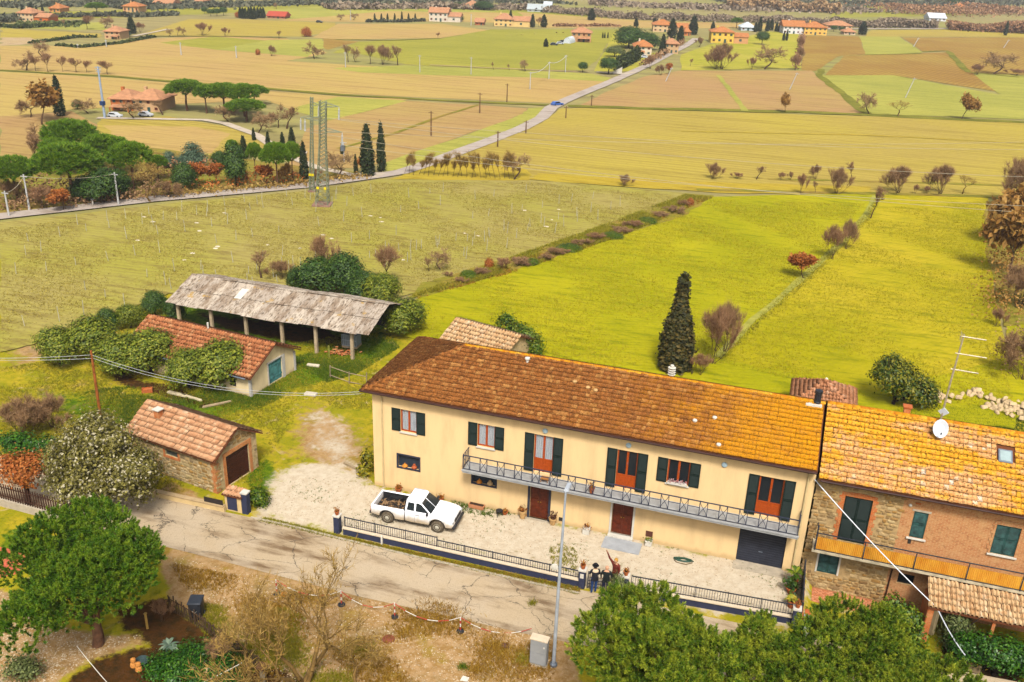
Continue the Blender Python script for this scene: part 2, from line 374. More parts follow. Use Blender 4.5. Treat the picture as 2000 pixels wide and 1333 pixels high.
rd = [(-60, -4.6), (-40, -6.4), (-25, -7.0), (-12, -7.55), (-4, -7.5), (4, -7.55), (12, -7.3), (20, -7.0), (30, -6.9), (60, -5.0)]
ribbon('road', rd, 3.9, ROADN, .026, jit=.03)
VERGE = None
lane = [(-60, 432), (0, 425), (80, 416), (150, 408), (300, 391), (450, 378), (600, 364), (690, 352), (745, 344), (785, 338), (840, 320), (900, 297), (960, 275), (1020, 252), (1058, 232), (1076, 212), (1110, 195), (1200, 158), (1260, 131), (1300, 110), (1340, 90), (1360, 76)]
ribbon('road', pixline(lane), 2.6, ROADF, .16, jit=.05)
TRACK = plain('white_track', C(214, 196, 172), .95, .15, .8)
for l, wd in (([(190, 232), (300, 234), (400, 236), (440, 243), (500, 265), (530, 285), (575, 300), (600, 300)], 1.6), ([(560, 305), (620, 330), (700, 346)], 1.5),
              ([(1165, 142), (1190, 144), (1215, 146), (1240, 142)], 1.8), ([(1737, 24), (1786, 10)], 4), ([(700, 346), (725, 343), (745, 345)], 3.0), ([(260, 72), (330, 58)], 1.5)):
    ribbon('path', pixline(l), wd, TRACK, .165, jit=.08)
ribbon('road', pixline([(1560, 58), (1700, 57), (1850, 57)]), 4, ROADF, .17)

# ---- yard: one sheet whose surface cover (gravel, bare earth, grass, garden soil) is given where it lies
def inpoly(X, Y, poly):
    c = np.zeros(X.shape, bool); d = np.full(X.shape, 1e9); n = len(poly)
    for i in range(n):
        x1, y1 = poly[i]; x2, y2 = poly[(i+1) % n]
        cond = ((y1 > Y) != (y2 > Y)); xi = (x2-x1)*(Y-y1)/((y2-y1) if y2 != y1 else 1e-9)+x1
        c ^= cond & (X < xi)
        L = (x2-x1)**2+(y2-y1)**2+1e-9; t = np.clip(((X-x1)*(x2-x1)+(Y-y1)*(y2-y1))/L, 0, 1)
        d = np.minimum(d, np.hypot(X-x1-t*(x2-x1), Y-y1-t*(y2-y1)))
    return np.where(c, d, -d)
def cover(X, Y, pix, soft=.6):
    s = inpoly(X, Y, pixline(pix)); return np.clip(.5+s/(2*soft), 0, 1)
xs = np.arange(-60, 46.01, .5); ys = np.arange(-30, 24.01, .5); GX, GY = np.meshgrid(xs, ys)
gr = np.maximum.reduce([.47*cover(GX, GY, [(575, 830), (610, 780), (690, 800), (735, 860), (735, 950), (640, 930), (590, 905)], 1.2), .33*cover(GX, GY, [(530, 780), (720, 760), (735, 830), (560, 880)], 1.5), cover(GX, GY, [(530, 945), (548, 920), (600, 905), (660, 912), (705, 935), (731, 955), (1000, 1000), (1250, 1055), (1570, 1120), (1560, 1225), (1390, 1190), (1140, 1140), (900, 1080), (650, 1040), (560, 1022), (510, 1008)], 1.7)])
di = np.maximum.reduce([cover(GX, GY, [(-40, 1150), (40, 1160), (110, 1215), (190, 1240), (290, 1235), (290, 1258), (180, 1285), (90, 1350), (-40, 1350)], .7), .40*cover(GX, GY, [(520, 770), (700, 740), (735, 950), (520, 940), (470, 890), (520, 830)], 2.0), .36*cover(GX, GY, [(0, 740), (300, 700), (480, 780), (700, 740), (700, 800), (480, 900), (0, 900)], 2.0), cover(GX, GY, [(300, 1060), (500, 1105), (700, 1155), (900, 1200), (1120, 1236), (1140, 1400), (700, 1420), (560, 1345), (470, 1270), (400, 1230), (335, 1180)], .6),
      .75*cover(GX, GY, [(585, 815), (625, 785), (700, 830), (733, 890), (733, 950), (650, 925), (590, 905), (565, 860)], 1.4), .6*cover(GX, GY, [(0, 655), (70, 640), (110, 690), (60, 720), (0, 730)], 1.2),
      .55*cover(GX, GY, [(500, 990), (650, 1035), (1140, 1135), (1130, 1160), (640, 1045), (490, 1010)], .3), .8*cover(GX, GY, [(340, 940), (440, 985), (430, 1000), (290, 965)], .4), .7*cover(GX, GY, [(1500, 1095), (1560, 1108), (1560, 1130), (1430, 1110)], .3)])
gn = np.maximum.reduce([cover(GX, GY, [(430, 740), (600, 690), (720, 655), (780, 670), (700, 720), (560, 765), (480, 800), (380, 830), (330, 790)], 1.6), cover(GX, GY, [(1575, 1180), (1780, 1215), (1850, 1290), (1800, 1400), (1560, 1400)], .4), .8*cover(GX, GY, [(1780, 810), (1900, 815), (2000, 900), (1700, 900), (1700, 830)], 1.0),
      .8*cover(GX, GY, [(60, 760), (230, 770), (330, 830), (260, 860), (120, 820)], 2.0), .9*cover(GX, GY, [(470, 910), (530, 895), (545, 940), (500, 985)], .8), .8*cover(GX, GY, [(0, 1030), (170, 1060), (60, 1120), (0, 1090)], .5), cover(GX, GY, [(320, 600), (560, 560), (760, 620), (740, 690), (420, 660)], 1.0)])
soil = np.maximum.reduce([cover(GX, GY, [(230, 1190), (320, 1170), (420, 1235), (500, 1280), (600, 1345), (640, 1450), (60, 1450), (110, 1350), (190, 1290), (290, 1262), (240, 1230)], .8), .85*cover(GX, GY, [(380, 610), (640, 640), (700, 680), (560, 670), (420, 640)], 1.2), .8*cover(GX, GY, [(150, 700), (300, 745), (470, 790), (400, 800), (250, 760)], .8), cover(GX, GY, [(1840, 1200), (2000, 1230), (2010, 1400), (1860, 1400)], .5)])
nv = GX.size; nx = len(xs); ny = len(ys); ii = np.arange(nv).reshape(ny, nx)
fq = np.stack([ii[:-1, :-1].ravel(), ii[:-1, 1:].ravel(), ii[1:, 1:].ravel(), ii[1:, :-1].ravel()], 1)
n = N('yard_cover'); P = n.pos(); A = n.attr('cover'); sep = n.n('SeparateColor'); n.t.links.new(A.outputs['Color'], sep.inputs[0])
n1 = n.noise(.55, P, detail=6, rough=.68); n2 = n.noise(2.4, P, detail=5, rough=.7); n3 = n.noise(9, P, detail=3, rough=.7); nn = n.math('ADD', n.math('MULTIPLY', n1, .6), n.math('MULTIPLY', n2, .4))
grass = n.mix(n.step(n1, .4, .62), C(158, 152, 24), C(196, 172, 40)); grass = n.mix(n.math('MULTIPLY', n.step(n2, .5, .68), .75), grass, C(108, 116, 18)); grass = n.mix(n.math('MULTIPLY', n.step(n.noise(.9, P, detail=5, dist=1), .6, .7), .7), grass, C(208, 182, 130))
green = n.mix(n.step(n2, .4, .65), C(112, 132, 14), C(64, 98, 10)); dirt = n.mix(n.step(n2, .4, .62), C(198, 160, 112), C(172, 132, 76)); dirt = n.mix(n.math('MULTIPLY', n.step(n1, .5, .66), .6), dirt, C(160, 138, 96)); dirt = n.mix(n.math('MULTIPLY', n.step(n3, .56, .74), .55), dirt, C(226, 206, 170)); dirt = n.mix(n.math('MULTIPLY', n.step(n3, .42, .28), .6), dirt, C(110, 78, 40))
dirt = n.mix(n.math('MULTIPLY', n.step(n.noise(.5, n.mapping(P, loc=(31, 7, 0)), detail=5), .54, .66), .8), dirt, C(160, 132, 34))
grv = n.mix(n.step(n2, .35, .7), C(232, 216, 188), C(212, 192, 162)); grv = n.mix(n.math('MULTIPLY', n.step(n3, .57, .72), .5), grv, C(176, 150, 116)); grv = n.mix(n.math('MULTIPLY', n.step(n.noise(1.1, n.mapping(P, loc=(9, 3, 0)), detail=6, rough=.75), .6, .68), .55), grv, C(150, 132, 74))
sl_ = n.mix(n.step(n2, .4, .65), C(88, 56, 24), C(58, 44, 18))
def thr(w): return n.step(n.math('ADD', w, n.math('MULTIPLY', n.math('SUBTRACT', nn, .5), 1.5)), .38, .62)
col = n.mix(thr(sep.outputs[2]), grass, green); col = n.mix(thr(sep.outputs[1]), col, dirt); col = n.mix(thr(sep.outputs[0]), col, grv); col = n.mix(thr(A.outputs['Alpha']), col, sl_)
n.color(col); n.rough(.95); n.b.inputs['Specular IOR Level'].default_value = .05; n.bump(n.noise(5, P, detail=1), .6, .06); YARDM = n.done()
def sst(v, a, b): t = np.clip((v-a)/(b-a), 0, 1); return t*t*(3-2*t)
def yardz(x, y): return .005-.66*sst(x, 24.55, 25.1)*(1-sst(x, 40, 45))*sst(y, -9, -6)*(1-sst(y, 4, 6))
GZ = yardz(GX, GY)
yme = npmesh('yard', np.stack([GX.ravel(), GY.ravel(), GZ.ravel()], 1), fq, YARDM)
at = yme.color_attributes.new('cover', 'FLOAT_COLOR', 'POINT'); at.data.foreach_set('color', np.stack([gr, di, gn, soil], -1).reshape(-1, 4).astype(np.float32).ravel())
tag(link('yard', yme), kind='structure')
# concrete edging strip between verge and road
CONC = plain('concrete', C(206, 190, 164), .9, .15, 2.5)
kb = pixline([(490, 1012), (560, 1027), (660, 1052), (800, 1086), (900, 1108), (1000, 1131), (1130, 1160)])
m = MB()
for a, b in zip(kb, kb[1:]):
    a = Vector((*a, 0)); b = Vector((*b, 0)); d = (b-a); m.box(((a+b)/2+Vector((0, 0, .035))), (d.length+.01, .13, .07), math.atan2(d.y, d.x))
tag(m.build('kerb', CONC), kind='structure')
# ================================================================== BUILDING KIT
def pieces(parent, name, protos, items, mat, cap=300, stuff=None, loc=None):
    """items: list of (proto index, Matrix local to parent). The ones nearest the camera become objects of their own, the rest one part of kind stuff."""
    W = Matrix.Identity(4); p = parent
    while p is not None: W = p.matrix_basis @ W; p = p.parent
    cpv = Vector(CP); items = sorted(items, key=lambda it: (W @ it[1].to_translation()-cpv).length)
    mes = [npmesh(name, v, f, mat) for v, f in protos]
    for k, M in items[:cap]:
        o = bpy.data.objects.new(name, mes[k]); COL.objects.link(o); o.parent = parent; o.matrix_basis = M
    rest = items[cap:]
    if rest:
        V = []; F_ = {}; off = 0
        for k, M in rest:
            v, f = protos[k]; A = np.array(M); vv = np.asarray(v) @ A[:3, :3].T + A[:3, 3]; V.append(vv)
            for g in (f if isinstance(f, list) else [f]): F_.setdefault(np.asarray(g).shape[1], []).append(np.asarray(g)+off)
            off += len(vv)
        o = link(stuff or name+'s', npmesh(name, np.concatenate(V), [np.concatenate(g) for g in F_.values()], mat), parent); o['kind'] = 'stuff'
def flat_tile(w, L, th=.055, lift=.06):
    xs_ = [0, .12*w, .3*w, .5*w, .62*w, .80*w, .98*w]; hz = [.022, .006, 0, .016, .004, 0, .022]
    v = [(x, -.02, h+lift) for x, h in zip(xs_, hz)]+[(x, L*1.12, h+.008) for x, h in zip(xs_, hz)]+[(x, .035, h+lift-th) for x, h in zip(xs_, hz)]
    n_ = len(xs_); f = [(i, i+1, n_+i+1, n_+i) for i in range(n_-1)]+[(2*n_+i, 2*n_+i+1, i+1, i) for i in range(n_-1)]
    return np.array(v), np.array(f)
def pan_tile(w, L, th=.03, lift=.05):      # barrel cover tile with its channel
    a = [0, .1, .2, .32, .44, .56, .68, .78, 1.0]; hz = [.0, .0, .05, .085, .1, .085, .05, .0, .0]
    v = [(x*w, -.03, h+lift) for x, h in zip(a, hz)]+[(x*w*.94+.03*w, L*1.15, h*.85+.01) for x, h in zip(a, hz)]+[(x*w, .03, h*.6+lift-th) for x, h in zip(a, hz)]
    n_ = len(a); f = [(i, i+1, n_+i+1, n_+i) for i in range(n_-1)]+[(2*n_+i, 2*n_+i+1, i+1, i) for i in range(n_-1)]
    return np.array(v), np.array(f)
def ridge_piece(r, L):
    v = []; n_ = 6
    for y, k in ((0, 1.0), (L*1.08, .86)):
        for i in range(n_+1): a = pi*i/n_; v.append((r*k*cos(a)*1.15, y, r*k*sin(a)*.85-.05))
    b = len(v); f = [(i, i+1, n_+2+i, n_+1+i) for i in range(n_)]
    for i in range(n_+1): a = pi*i/n_; v.append((r*.8*cos(a), 0, r*.75*sin(a)-.06))
    f += [(b+i, b+i+1, i+1, i) for i in range(n_)]
    return np.array(v), np.array(f)
def frame_matrix(o, ux, uy, un):
    return Matrix(((ux[0], uy[0], un[0], o[0]), (ux[1], uy[1], un[1], o[1]), (ux[2], uy[2], un[2], o[2]), (0, 0, 0, 1)))
def tile_plane(A, B, Cc, D, w, L, rng, bond=.0, skip=None, jit=.012):
    """roof facet: eave from A to B, upper edge from D (over A) to Cc (over B). returns list of matrices"""
    A, B, Cc, D = map(Vector, (A, B, Cc, D)); ux = (B-A).normalized()
    nrm = ux.cross((D-A) if (D-A).length > (Cc-B).length else (Cc-B)).normalized(); us = nrm.cross(ux).normalized()
    H = max((D-A).dot(us), (Cc-B).dot(us)); rows = int(round(H/L)); L2 = H/rows; wA, wB = 0.0, (B-A).length
    dA = (D-A).dot(ux); dB = (Cc-A).dot(ux); out = []
    for r in range(rows):
        t0 = r/rows; t1 = (r+.6)/rows; x0 = max(dA*t0, dA*t1*1.0) if dA > 0 else dA*t0; x1 = wB+(dB-wB)*t1
        k0 = math.floor(x0/w); k1 = math.ceil(x1/w)
        for k in range(k0, k1):
            x = k*w+(bond*w if r % 2 else 0)
            if x < x0-w*.35 or x+w > x1+w*.5: continue
            p = A+ux*(x+rng.uniform(-jit, jit))+us*(r*L2+rng.uniform(-jit, jit))+nrm*rng.uniform(0, .03)
            if skip and skip(p): continue
            tw = rng.uniform(-.06, .06); u2 = (ux+us*tw).normalized(); s2 = nrm.cross(u2)
            out.append(frame_matrix(p, u2, s2, nrm))
    return out
def ridge_line(a, b, L):
    a = Vector(a); b = Vector(b); d = (b-a); k = max(1, int(d.length/L)); d.normalize()
    x = d.cross(Vector((0, 0, 1))).normalized(); zn = x.cross(d)
    return [frame_matrix(a+d*(i*(b-a).length/k), x, d, zn) for i in range(k)]
def wall_holes(m, O, ux, W, z0, z1, holes, inward, d=.18):
    """one wall face with real openings; holes (x0,x1,za,zb) in wall coordinates, with reveals"""
    O = Vector(O); ux = Vector(ux).normalized(); inn = Vector(inward).normalized()
    X = sorted({0, W, *[h[0] for h in holes], *[h[1] for h in holes]}); Z = sorted({z0, z1, *[h[2] for h in holes], *[h[3] for h in holes]})
    p = lambda x, z, k=0: O+ux*x+Vector((0, 0, z))+inn*k
    flip = ux.cross(Vector((0, 0, 1))).dot(-inn) < 0
    def q(l): m.poly(l[::-1] if flip else l)
    for a, b in zip(X, X[1:]):
        for c, e in zip(Z, Z[1:]):
            mx, mz = (a+b)/2, (c+e)/2
            if any(h[0] < mx < h[1] and h[2] < mz < h[3] for h in holes): continue
            q([p(a, c), p(b, c), p(b, e), p(a, e)])
    for a, b, c, e in holes:
        for l in ([p(a, c), p(a, c, d), p(b, c, d), p(b, c)], [p(b, c), p(b, c, d), p(b, e, d), p(b, e)], [p(b, e), p(b, e, d), p(a, e, d), p(a, e)], [p(a, e), p(a, e, d), p(a, c, d), p(a, c)]): q(l[::-1])
# shared finishes
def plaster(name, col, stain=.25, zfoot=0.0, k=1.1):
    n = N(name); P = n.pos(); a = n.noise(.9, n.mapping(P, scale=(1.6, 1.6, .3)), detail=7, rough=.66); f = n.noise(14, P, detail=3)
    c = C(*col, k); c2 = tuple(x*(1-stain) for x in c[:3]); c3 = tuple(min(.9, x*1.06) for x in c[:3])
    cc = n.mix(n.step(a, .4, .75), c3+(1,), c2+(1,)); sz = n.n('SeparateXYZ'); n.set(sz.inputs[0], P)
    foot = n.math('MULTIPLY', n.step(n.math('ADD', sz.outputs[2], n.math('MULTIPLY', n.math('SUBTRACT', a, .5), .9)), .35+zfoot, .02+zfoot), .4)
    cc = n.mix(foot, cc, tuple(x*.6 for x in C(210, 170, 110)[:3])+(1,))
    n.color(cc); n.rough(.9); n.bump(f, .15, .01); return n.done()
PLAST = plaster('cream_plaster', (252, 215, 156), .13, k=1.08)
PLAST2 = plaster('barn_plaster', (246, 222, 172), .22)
GREENWOOD = plain('dark_green_paint', (.004, .010, .008, 1), .55, .2, 6)
GREENWOOD2 = plain('faded_green_paint', (.012, .040, .036, 1), .6, .45, 5)
WOODO = plain('orange_wood', C(196, 84, 22), .45, .2, 9)
WOODD = plain('red_brown_wood', C(112, 44, 16), .5, .35, 6)
IRON = plain('dark_iron', (.018, .020, .026, 1), .5, .2, 8)
IRONB = plain('blue_black_iron', (.020, .024, .040, 1), .5, .2, 8)
WHITE = plain('white_stone', C(240, 232, 216), .7, .08, 4)
GREYST = plain('grey_stone', C(186, 186, 184), .85, .12, 3)
SLATE = plain('slate_paint', C(60, 62, 78), .6, .15, 3)
GUTTER = plain('brown_gutter', C(74, 44, 34), .45, .2, 3)
PIPEC = plain('cream_pipe', C(232, 206, 150), .5, .08, 3)
TERRA = plain('terracotta', C(206, 112, 56), .85, .2, 8)
TERRAL = plain('pale_terracotta', C(224, 178, 116), .85, .16, 6)
STEEL = plain('galvanised', C(150, 160, 172), .4, .1, 4, metal=.5)
BLACK = plain('black_plastic', (.012, .013, .016, 1), .45, .2, 5)
n = N('window_glass'); n.color((.008, .010, .012, 1)); n.rough(.12); n.b.inputs['Specular IOR Level'].default_value = .3; GLASS = n.done()
n = N('lace_curtain'); n.color(n.ramp(n.noise(30, detail=2), [(.35, C(170, 180, 190)), (.65, C(214, 220, 226))])); n.rough(.9); LACE = n.done()
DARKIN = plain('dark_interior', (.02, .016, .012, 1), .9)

def shutter(parent, x0, x1, z0, z1, y, mat, side=0, angle=.0):
    """louvred leaf lying near the wall: frame, mid rail and slats"""
    m = MB(); w_ = x1-x0; st = .06
    m.bb(x0, x0+st, y-.035, y, z0, z1); m.bb(x1-st, x1, y-.035, y, z0, z1)
    m.bb(x0+st, x1-st, y-.034, y-.001, z0, z0+.09); m.bb(x0+st, x1-st, y-.034, y-.001, z1-.07, z1)
    zm = (z0+z1)/2; m.bb(x0+st, x1-st, y-.034, y-.001, zm-.035, zm+.035)
    k = int((z1-z0)/.085)
    for i in range(k):
        zz = z0+.1+(z1-z0-.18)*i/k
        if abs(zz-zm) < .06: continue
        m.poly([(x0+st, y-.030, zz), (x1-st, y-.030, zz), (x1-st, y-.006, zz+.07), (x0+st, y-.006, zz+.07)])
    m.bb(x0+st, x1-st, y-.004, y-.002, z0+.05, z1-.05)
    o = m.build('shutter', mat, parent)
    return o
def casement(parent, x0, x1, z0, z1, y, door=False, lace=False, panel=.0):
    """two-leaf wooden window set in the reveal, panes behind"""
    nm = 'balcony_door' if door else 'window'
    m = MB(); f = .07; xm = (x0+x1)/2; zp = z0+(.75 if door else 0)
    for a, b in ((x0, x0+f), (x1-f, x1), (xm-.055, xm+.055)): m.bb(a, b, y, y+.06, z0, z1)
    m.bb(x0+f, xm-.055, y+.002, y+.058, z1-f, z1); m.bb(xm+.055, x1-f, y+.002, y+.058, z1-f, z1)
    zl = zp if door else z0
    m.bb(x0+f, xm-.055, y+.002, y+.058, zl, zl+f); m.bb(xm+.055, x1-f, y+.002, y+.058, zl, zl+f)
    if door:
        for a, b in ((x0+f, xm-.055), (xm+.055, x1-f)):
            m.bb(a, b, y+.015, y+.045, z0+.02, zl-.001); m.bb(a+.08, b-.08, y+.003, y+.0145, z0+.1, zl-.08)
    o = m.build(nm, WOODO, parent)
    for a, b in ((x0+f, xm-.055), (xm+.055, x1-f)):
        p = MB(); p.poly([(a, y+.04, zl+f), (b, y+.04, zl+f), (b, y+.04, z1-f), (a, y+.04, z1-f)]); 
        p.build('pane', LACEGLASS if lace else GLASS, o)
        if lace:
            c = MB(); k = 8; pts = [(a+(b-a)*i/k, y+.055+.02*(i % 2)) for i in range(k+1)]
            for (xa, ya), (xb, yb) in zip(pts, pts[1:]): c.poly([(xa, ya, zl+f), (xb, yb, zl+f), (xb, yb, z1-f), (xa, ya, z1-f)])
            c.build('curtain', LACE, o)
    hb = MB(); hb.tube([(xm+.02, y-.02, (zl+z1)/2-.06), (xm+.02, y-.02, (zl+z1)/2+.06)], .012, 5); hb.build('handle', STEEL, o)
    return o
n = N('clear_glass'); gl = n.n('BsdfGlossy'); gl.inputs['Roughness'].default_value = .05; tr = n.n('BsdfTransparent'); mx = n.n('MixShader'); mx.inputs[0].default_value = .12
n.t.links.new(tr.outputs[0], mx.inputs[1]); n.t.links.new(gl.outputs[0], mx.inputs[2]); n.t.links.new(mx.outputs[0], n.out.inputs[0]); LACEGLASS = n.done()

# ================================================================== ROOF FINISHES (lichen, moss and weather are on the tiles themselves)
def tile_mat(name, base, dark, light, lich, lichen_f=None, speck=.5, spc=(232, 206, 160), fs=5.0):
    n = N(name); P = n.pos(); r = n.rnd(); f1 = n.noise(fs, P, detail=5, rough=.75); f2 = n.noise(.8, P, detail=4); f3 = n.noise(fs*2.4, P, detail=3, rough=.7)
    col = n.ramp(r, [(.0, tuple((a+b)/2 for a, b in zip(C(*dark), C(*base)))), (.3, C(*base)), (.75, C(*base)), (1.0, C(*light))])
    col = n.mix(n.math('MULTIPLY', n.step(f1, .46, .62), .75), col, C(*dark))
    col = n.mix(n.math('MULTIPLY', n.step(f3, .58, .70), speck), col, C(*spc))
    if lich:
        sx = n.n('SeparateXYZ'); n.set(sx.inputs[0], P)
        wgt = lichen_f(n, sx, f1, f2, r); col = n.mix(wgt, col, n.mix(n.step(f1, .4, .66), C(*lich[0]), C(*lich[1])))
        col = n.mix(n.math('MULTIPLY', n.step(f3, .46, .38), .85), col, C(70, 40, 18))
    n.color(col); n.rough(.95); n.b.inputs['Specular IOR Level'].default_value = .08
    return n.done()
def lich_main(n, sx, f1, f2, r):
    x = n.math('ADD', n.math('MULTIPLY', n.math('SUBTRACT', f1, .5), 26.0), n.math('ADD', sx.outputs[0], n.math('MULTIPLY', n.math('SUBTRACT', f2, .5), 16.0)))
    return n.math('MULTIPLY', n.step(x, 14.0, 25.0), .95)
TILEM = tile_mat('mossy_tile', (172, 106, 50), (96, 54, 22), (206, 146, 80), ((240, 170, 14), (224, 140, 20)), lich_main, speck=.85, spc=(226, 178, 112), fs=8)
def lich_nb(n, sx, f1, f2, r):
    return n.math('MULTIPLY', n.step(n.math('ADD', n.math('MULTIPLY', r, .16), n.math('MULTIPLY', n.noise(.7, n.mapping(n.pos(), scale=(.35, 1, 1)), detail=5), 1.0)), .46, .60), .92)
TILEN = tile_mat('lichen_tile', (244, 186, 122), (222, 150, 78), (250, 232, 208), ((250, 184, 34), (240, 160, 34)), lich_nb, speck=.25, spc=(244, 226, 196), fs=4.0)
TILES_ = tile_mat('pink_tile', (226, 172, 128), (192, 132, 90), (236, 196, 156), None, None, speck=.3, spc=(240, 206, 160), fs=3.0)
TILEB = tile_mat('orange_pan_tile', (206, 132, 86), (140, 80, 48), (224, 166, 116), None, None, speck=.3, spc=(232, 170, 110), fs=3.0)
TILEO = tile_mat('buff_pan_tile', (232, 192, 142), (204, 150, 98), (242, 212, 172), None, None, speck=.35, spc=(240, 220, 186), fs=3.0)
RIDGEY = tile_mat('lichen_ridge', (240, 166, 30), (206, 110, 30), (250, 196, 60), None, None, speck=.3, spc=(250, 220, 150), fs=4)
DECK = plain('roof_deck', C(120, 66, 34), .95)
# ================================================================== FARMHOUSE
rng = random.Random(11)
HX, HD, ZE, ZR, OV = 24.2, 7.22, 6.42, 8.28, .45
house = empty('farmhouse', (0, 0, 0), 0, 'long cream two-storey farmhouse with mossy hipped tile roof and full-length balcony', 'farmhouse')
wins = [(1.20, 3.25, 0), (5.83, 7.92, 0), (9.11, 11.26, 1), (13.69, 15.86, 1), (16.38, 18.60, 0), (21.03, 23.33, 1)]
ZT = 5.375; holes = []
for a, b, d in wins: holes.append((a+.53, b-.53, 3.03 if d else 3.95, ZT-.02))
def pixrect(x0, y0, x1, y1, Y=0): a = VP(x0, y0, Y); b = VP(x1, y1, Y); return (a.x, b.x, b.z, a.z)
low = [pixrect(776, 886, 820, 921), pixrect(922, 922, 969, 953)]
doors = [(9.55, 10.62, 0.02, 2.32), (14.22, 15.36, 0.12, 2.42), (20.98, 23.36, 0.02, 2.30)]
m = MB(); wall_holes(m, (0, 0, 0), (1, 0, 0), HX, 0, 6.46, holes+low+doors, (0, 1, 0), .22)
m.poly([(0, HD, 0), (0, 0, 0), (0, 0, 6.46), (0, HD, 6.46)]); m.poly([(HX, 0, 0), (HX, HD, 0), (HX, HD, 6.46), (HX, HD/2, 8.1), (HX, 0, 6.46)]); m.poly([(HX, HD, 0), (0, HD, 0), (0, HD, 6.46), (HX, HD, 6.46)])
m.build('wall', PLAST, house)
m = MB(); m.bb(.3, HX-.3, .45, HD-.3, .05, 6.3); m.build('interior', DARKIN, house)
for i, (a, b, d) in enumerate(wins):
    z0 = 3.03 if d else 3.95
    shutter(house, a, a+.53, z0, ZT, -.012, GREENWOOD, -1); shutter(house, b-.53, b, z0, ZT, -.012, GREENWOOD, 1)
    casement(house, a+.53, b-.53, z0, ZT-.02, .10, bool(d), lace=i in (0, 1, 2))
    if not d: MB().bb(a+.48, b-.48, -.09, .10, 3.88, 3.945).build('window_sill', WHITE, house)
for k, (x0, x1, z0, z1) in enumerate(low):
    m = MB()
    for a, b, c, d in ((x0-.04, x0+.05, z0-.04, z1+.04), (x1-.05, x1+.04, z0-.04, z1+.04), (x0+.05, x1-.05, z0-.04, z0+.05), (x0+.05, x1-.05, z1-.05, z1+.04)): m.bb(a, b, -.03 if a < x0+.01 or b > x1 else -.028, .05, c, d)
    o = m.build('display_window', SLATE, house)
    MB().poly([(x0, .20, z0), (x1, .20, z0), (x1, .20, z1), (x0, .20, z1)]).build('backing', plain('dark_blue_backing', C(56, 66, 78), .7, .3, 3), o)
# doors
for k, (x0, x1, z0, z1) in enumerate(doors[:2]):
    m = MB(); xm = (x0+x1)/2
    for a, b in ((x0+.01, xm-.004), (xm+.004, x1-.01)):
        m.bb(a, b, .10, .15, z0+.01, z1-.01)
        for c, d in ((.12, .62), (.72, 1.25), (1.35, 2.1)): m.bb(a+.09, b-.09, .075, .099, z0+c, z0+d)
    o = m.build('front_door', WOODD, house)
    for sx_ in (-.07, .07): MB().lathe((xm+sx_, .07, z0+1.05), [(.03, 0), (.035, .03), (.01, .05)], 8).build('door_knob', plain('brass', C(220, 170, 70), .3, .1, 3, metal=.8), o)
    fm = MB(); t = .11 if k else .13; mt = WHITE if k else SLATE
    fm.bb(x0-t, x0-.002, -.05, .12, z0-.02, z1+.1); fm.bb(x1+.002, x1+t, -.05, .12, z0-.02, z1+.1); fm.bb(x0, x1, -.048, .118, z1+.002, z1+.1); fm.build('door_surround', mt, house)
    MB().bb(x0-.12, x1+.12, -.30 if k else -.18, .1, .006, z0).build('doorstep', WHITE if k else CONC, house)
x0, x1, z0, z1 = doors[2]
m = MB(); k = 16
for i in range(k): m.bb(x0+.01, x1-.01, .12+(i % 2)*.0, .16, z0+(z1-z0)*i/k+.006, z0+(z1-z0)*(i+1)/k-.006)
m.bb(x0+.01, x1-.01, .135, .165, z0, z1); o = m.build('garage_door', plain('graphite_paint', (.016, .018, .026, 1), .5, .2, 3), house)
MB().bb((x0+x1)/2-.1, (x0+x1)/2+.1, .09, .119, z0+.75, z0+.79).build('handle', STEEL, o)
MB().bb(x0-.1, x1+.1, -.7, .12, .004, .03).build('threshold', CONC, house)
# roof
A0, B0, RL, RR, BL0, BR0 = (-OV, -OV, ZE), (HX, -OV, ZE), (4.22, HD/2, ZR), (HX, HD/2, ZR), (-OV, HD+OV, ZE), (HX, HD+OV, ZE)
m = MB(); dn = Vector((0, 0, -.14))
for f in ([A0, B0, RR, RL], [BL0, A0, RL], [B0, BR0, RR] if False else [BR0, BL0, RL, RR]): m.poly(f)
und = [Vector(p)+dn for p in (A0, B0, BR0, BL0)]; m.poly(und[::-1])
m.poly([und[0], und[1], Vector(B0), Vector(A0)]); m.poly([und[3], und[0], Vector(A0), Vector(BL0)]); m.poly([und[1], und[2], Vector(BR0), Vector(RR), Vector(B0)])
roof = m.build('roof', DECK, house)
vents = [G(x, y, 7.4) for x, y in ((1148, 765), (1163, 769), (1122, 757), (1358, 816), (1396, 816), (1407, 845))]
T = flat_tile(.205, .30)
it = [(0, M) for M in tile_plane(A0, B0, RR, RL, .2, .298, rng, .0)]+[(0, M) for M in tile_plane(BL0, A0, RL, RL, .2, .298, rng)]+[(0, M) for M in tile_plane(BR0, BL0, RL, RR, .2, .298, rng)]
pieces(roof, 'tile', [T], it, TILEM, 300, 'tile_courses')
pieces(roof, 'ridge_tile', [ridge_piece(.13, .38)], [(0, M) for M in ridge_line(RL, RR, .38)], RIDGEY, 300)
pieces(roof, 'hip_tile', [ridge_piece(.12, .38)], [(0, M) for M in ridge_line(A0, RL, .38)+ridge_line(BL0, RL, .38)], TILEM, 300)
m = MB(); g = [(x, -OV-.05, ZE-.09) for x in (-OV-.05, HX-.02)]; m.tube(g, .075, 8); m.tube([(-OV-.05, -OV-.05, ZE-.09), (-OV-.05, HD+OV, ZE-.09)], .075, 8); m.build('gutter', GUTTER, house)
m = MB(); m.tube([(.62, -OV-.03, ZE-.14), (.62, -.10, ZE-.38), (.62, -.07, ZE-.6), (.62, -.07, .05)], .045, 8); m.build('downpipe', PIPEC, house)
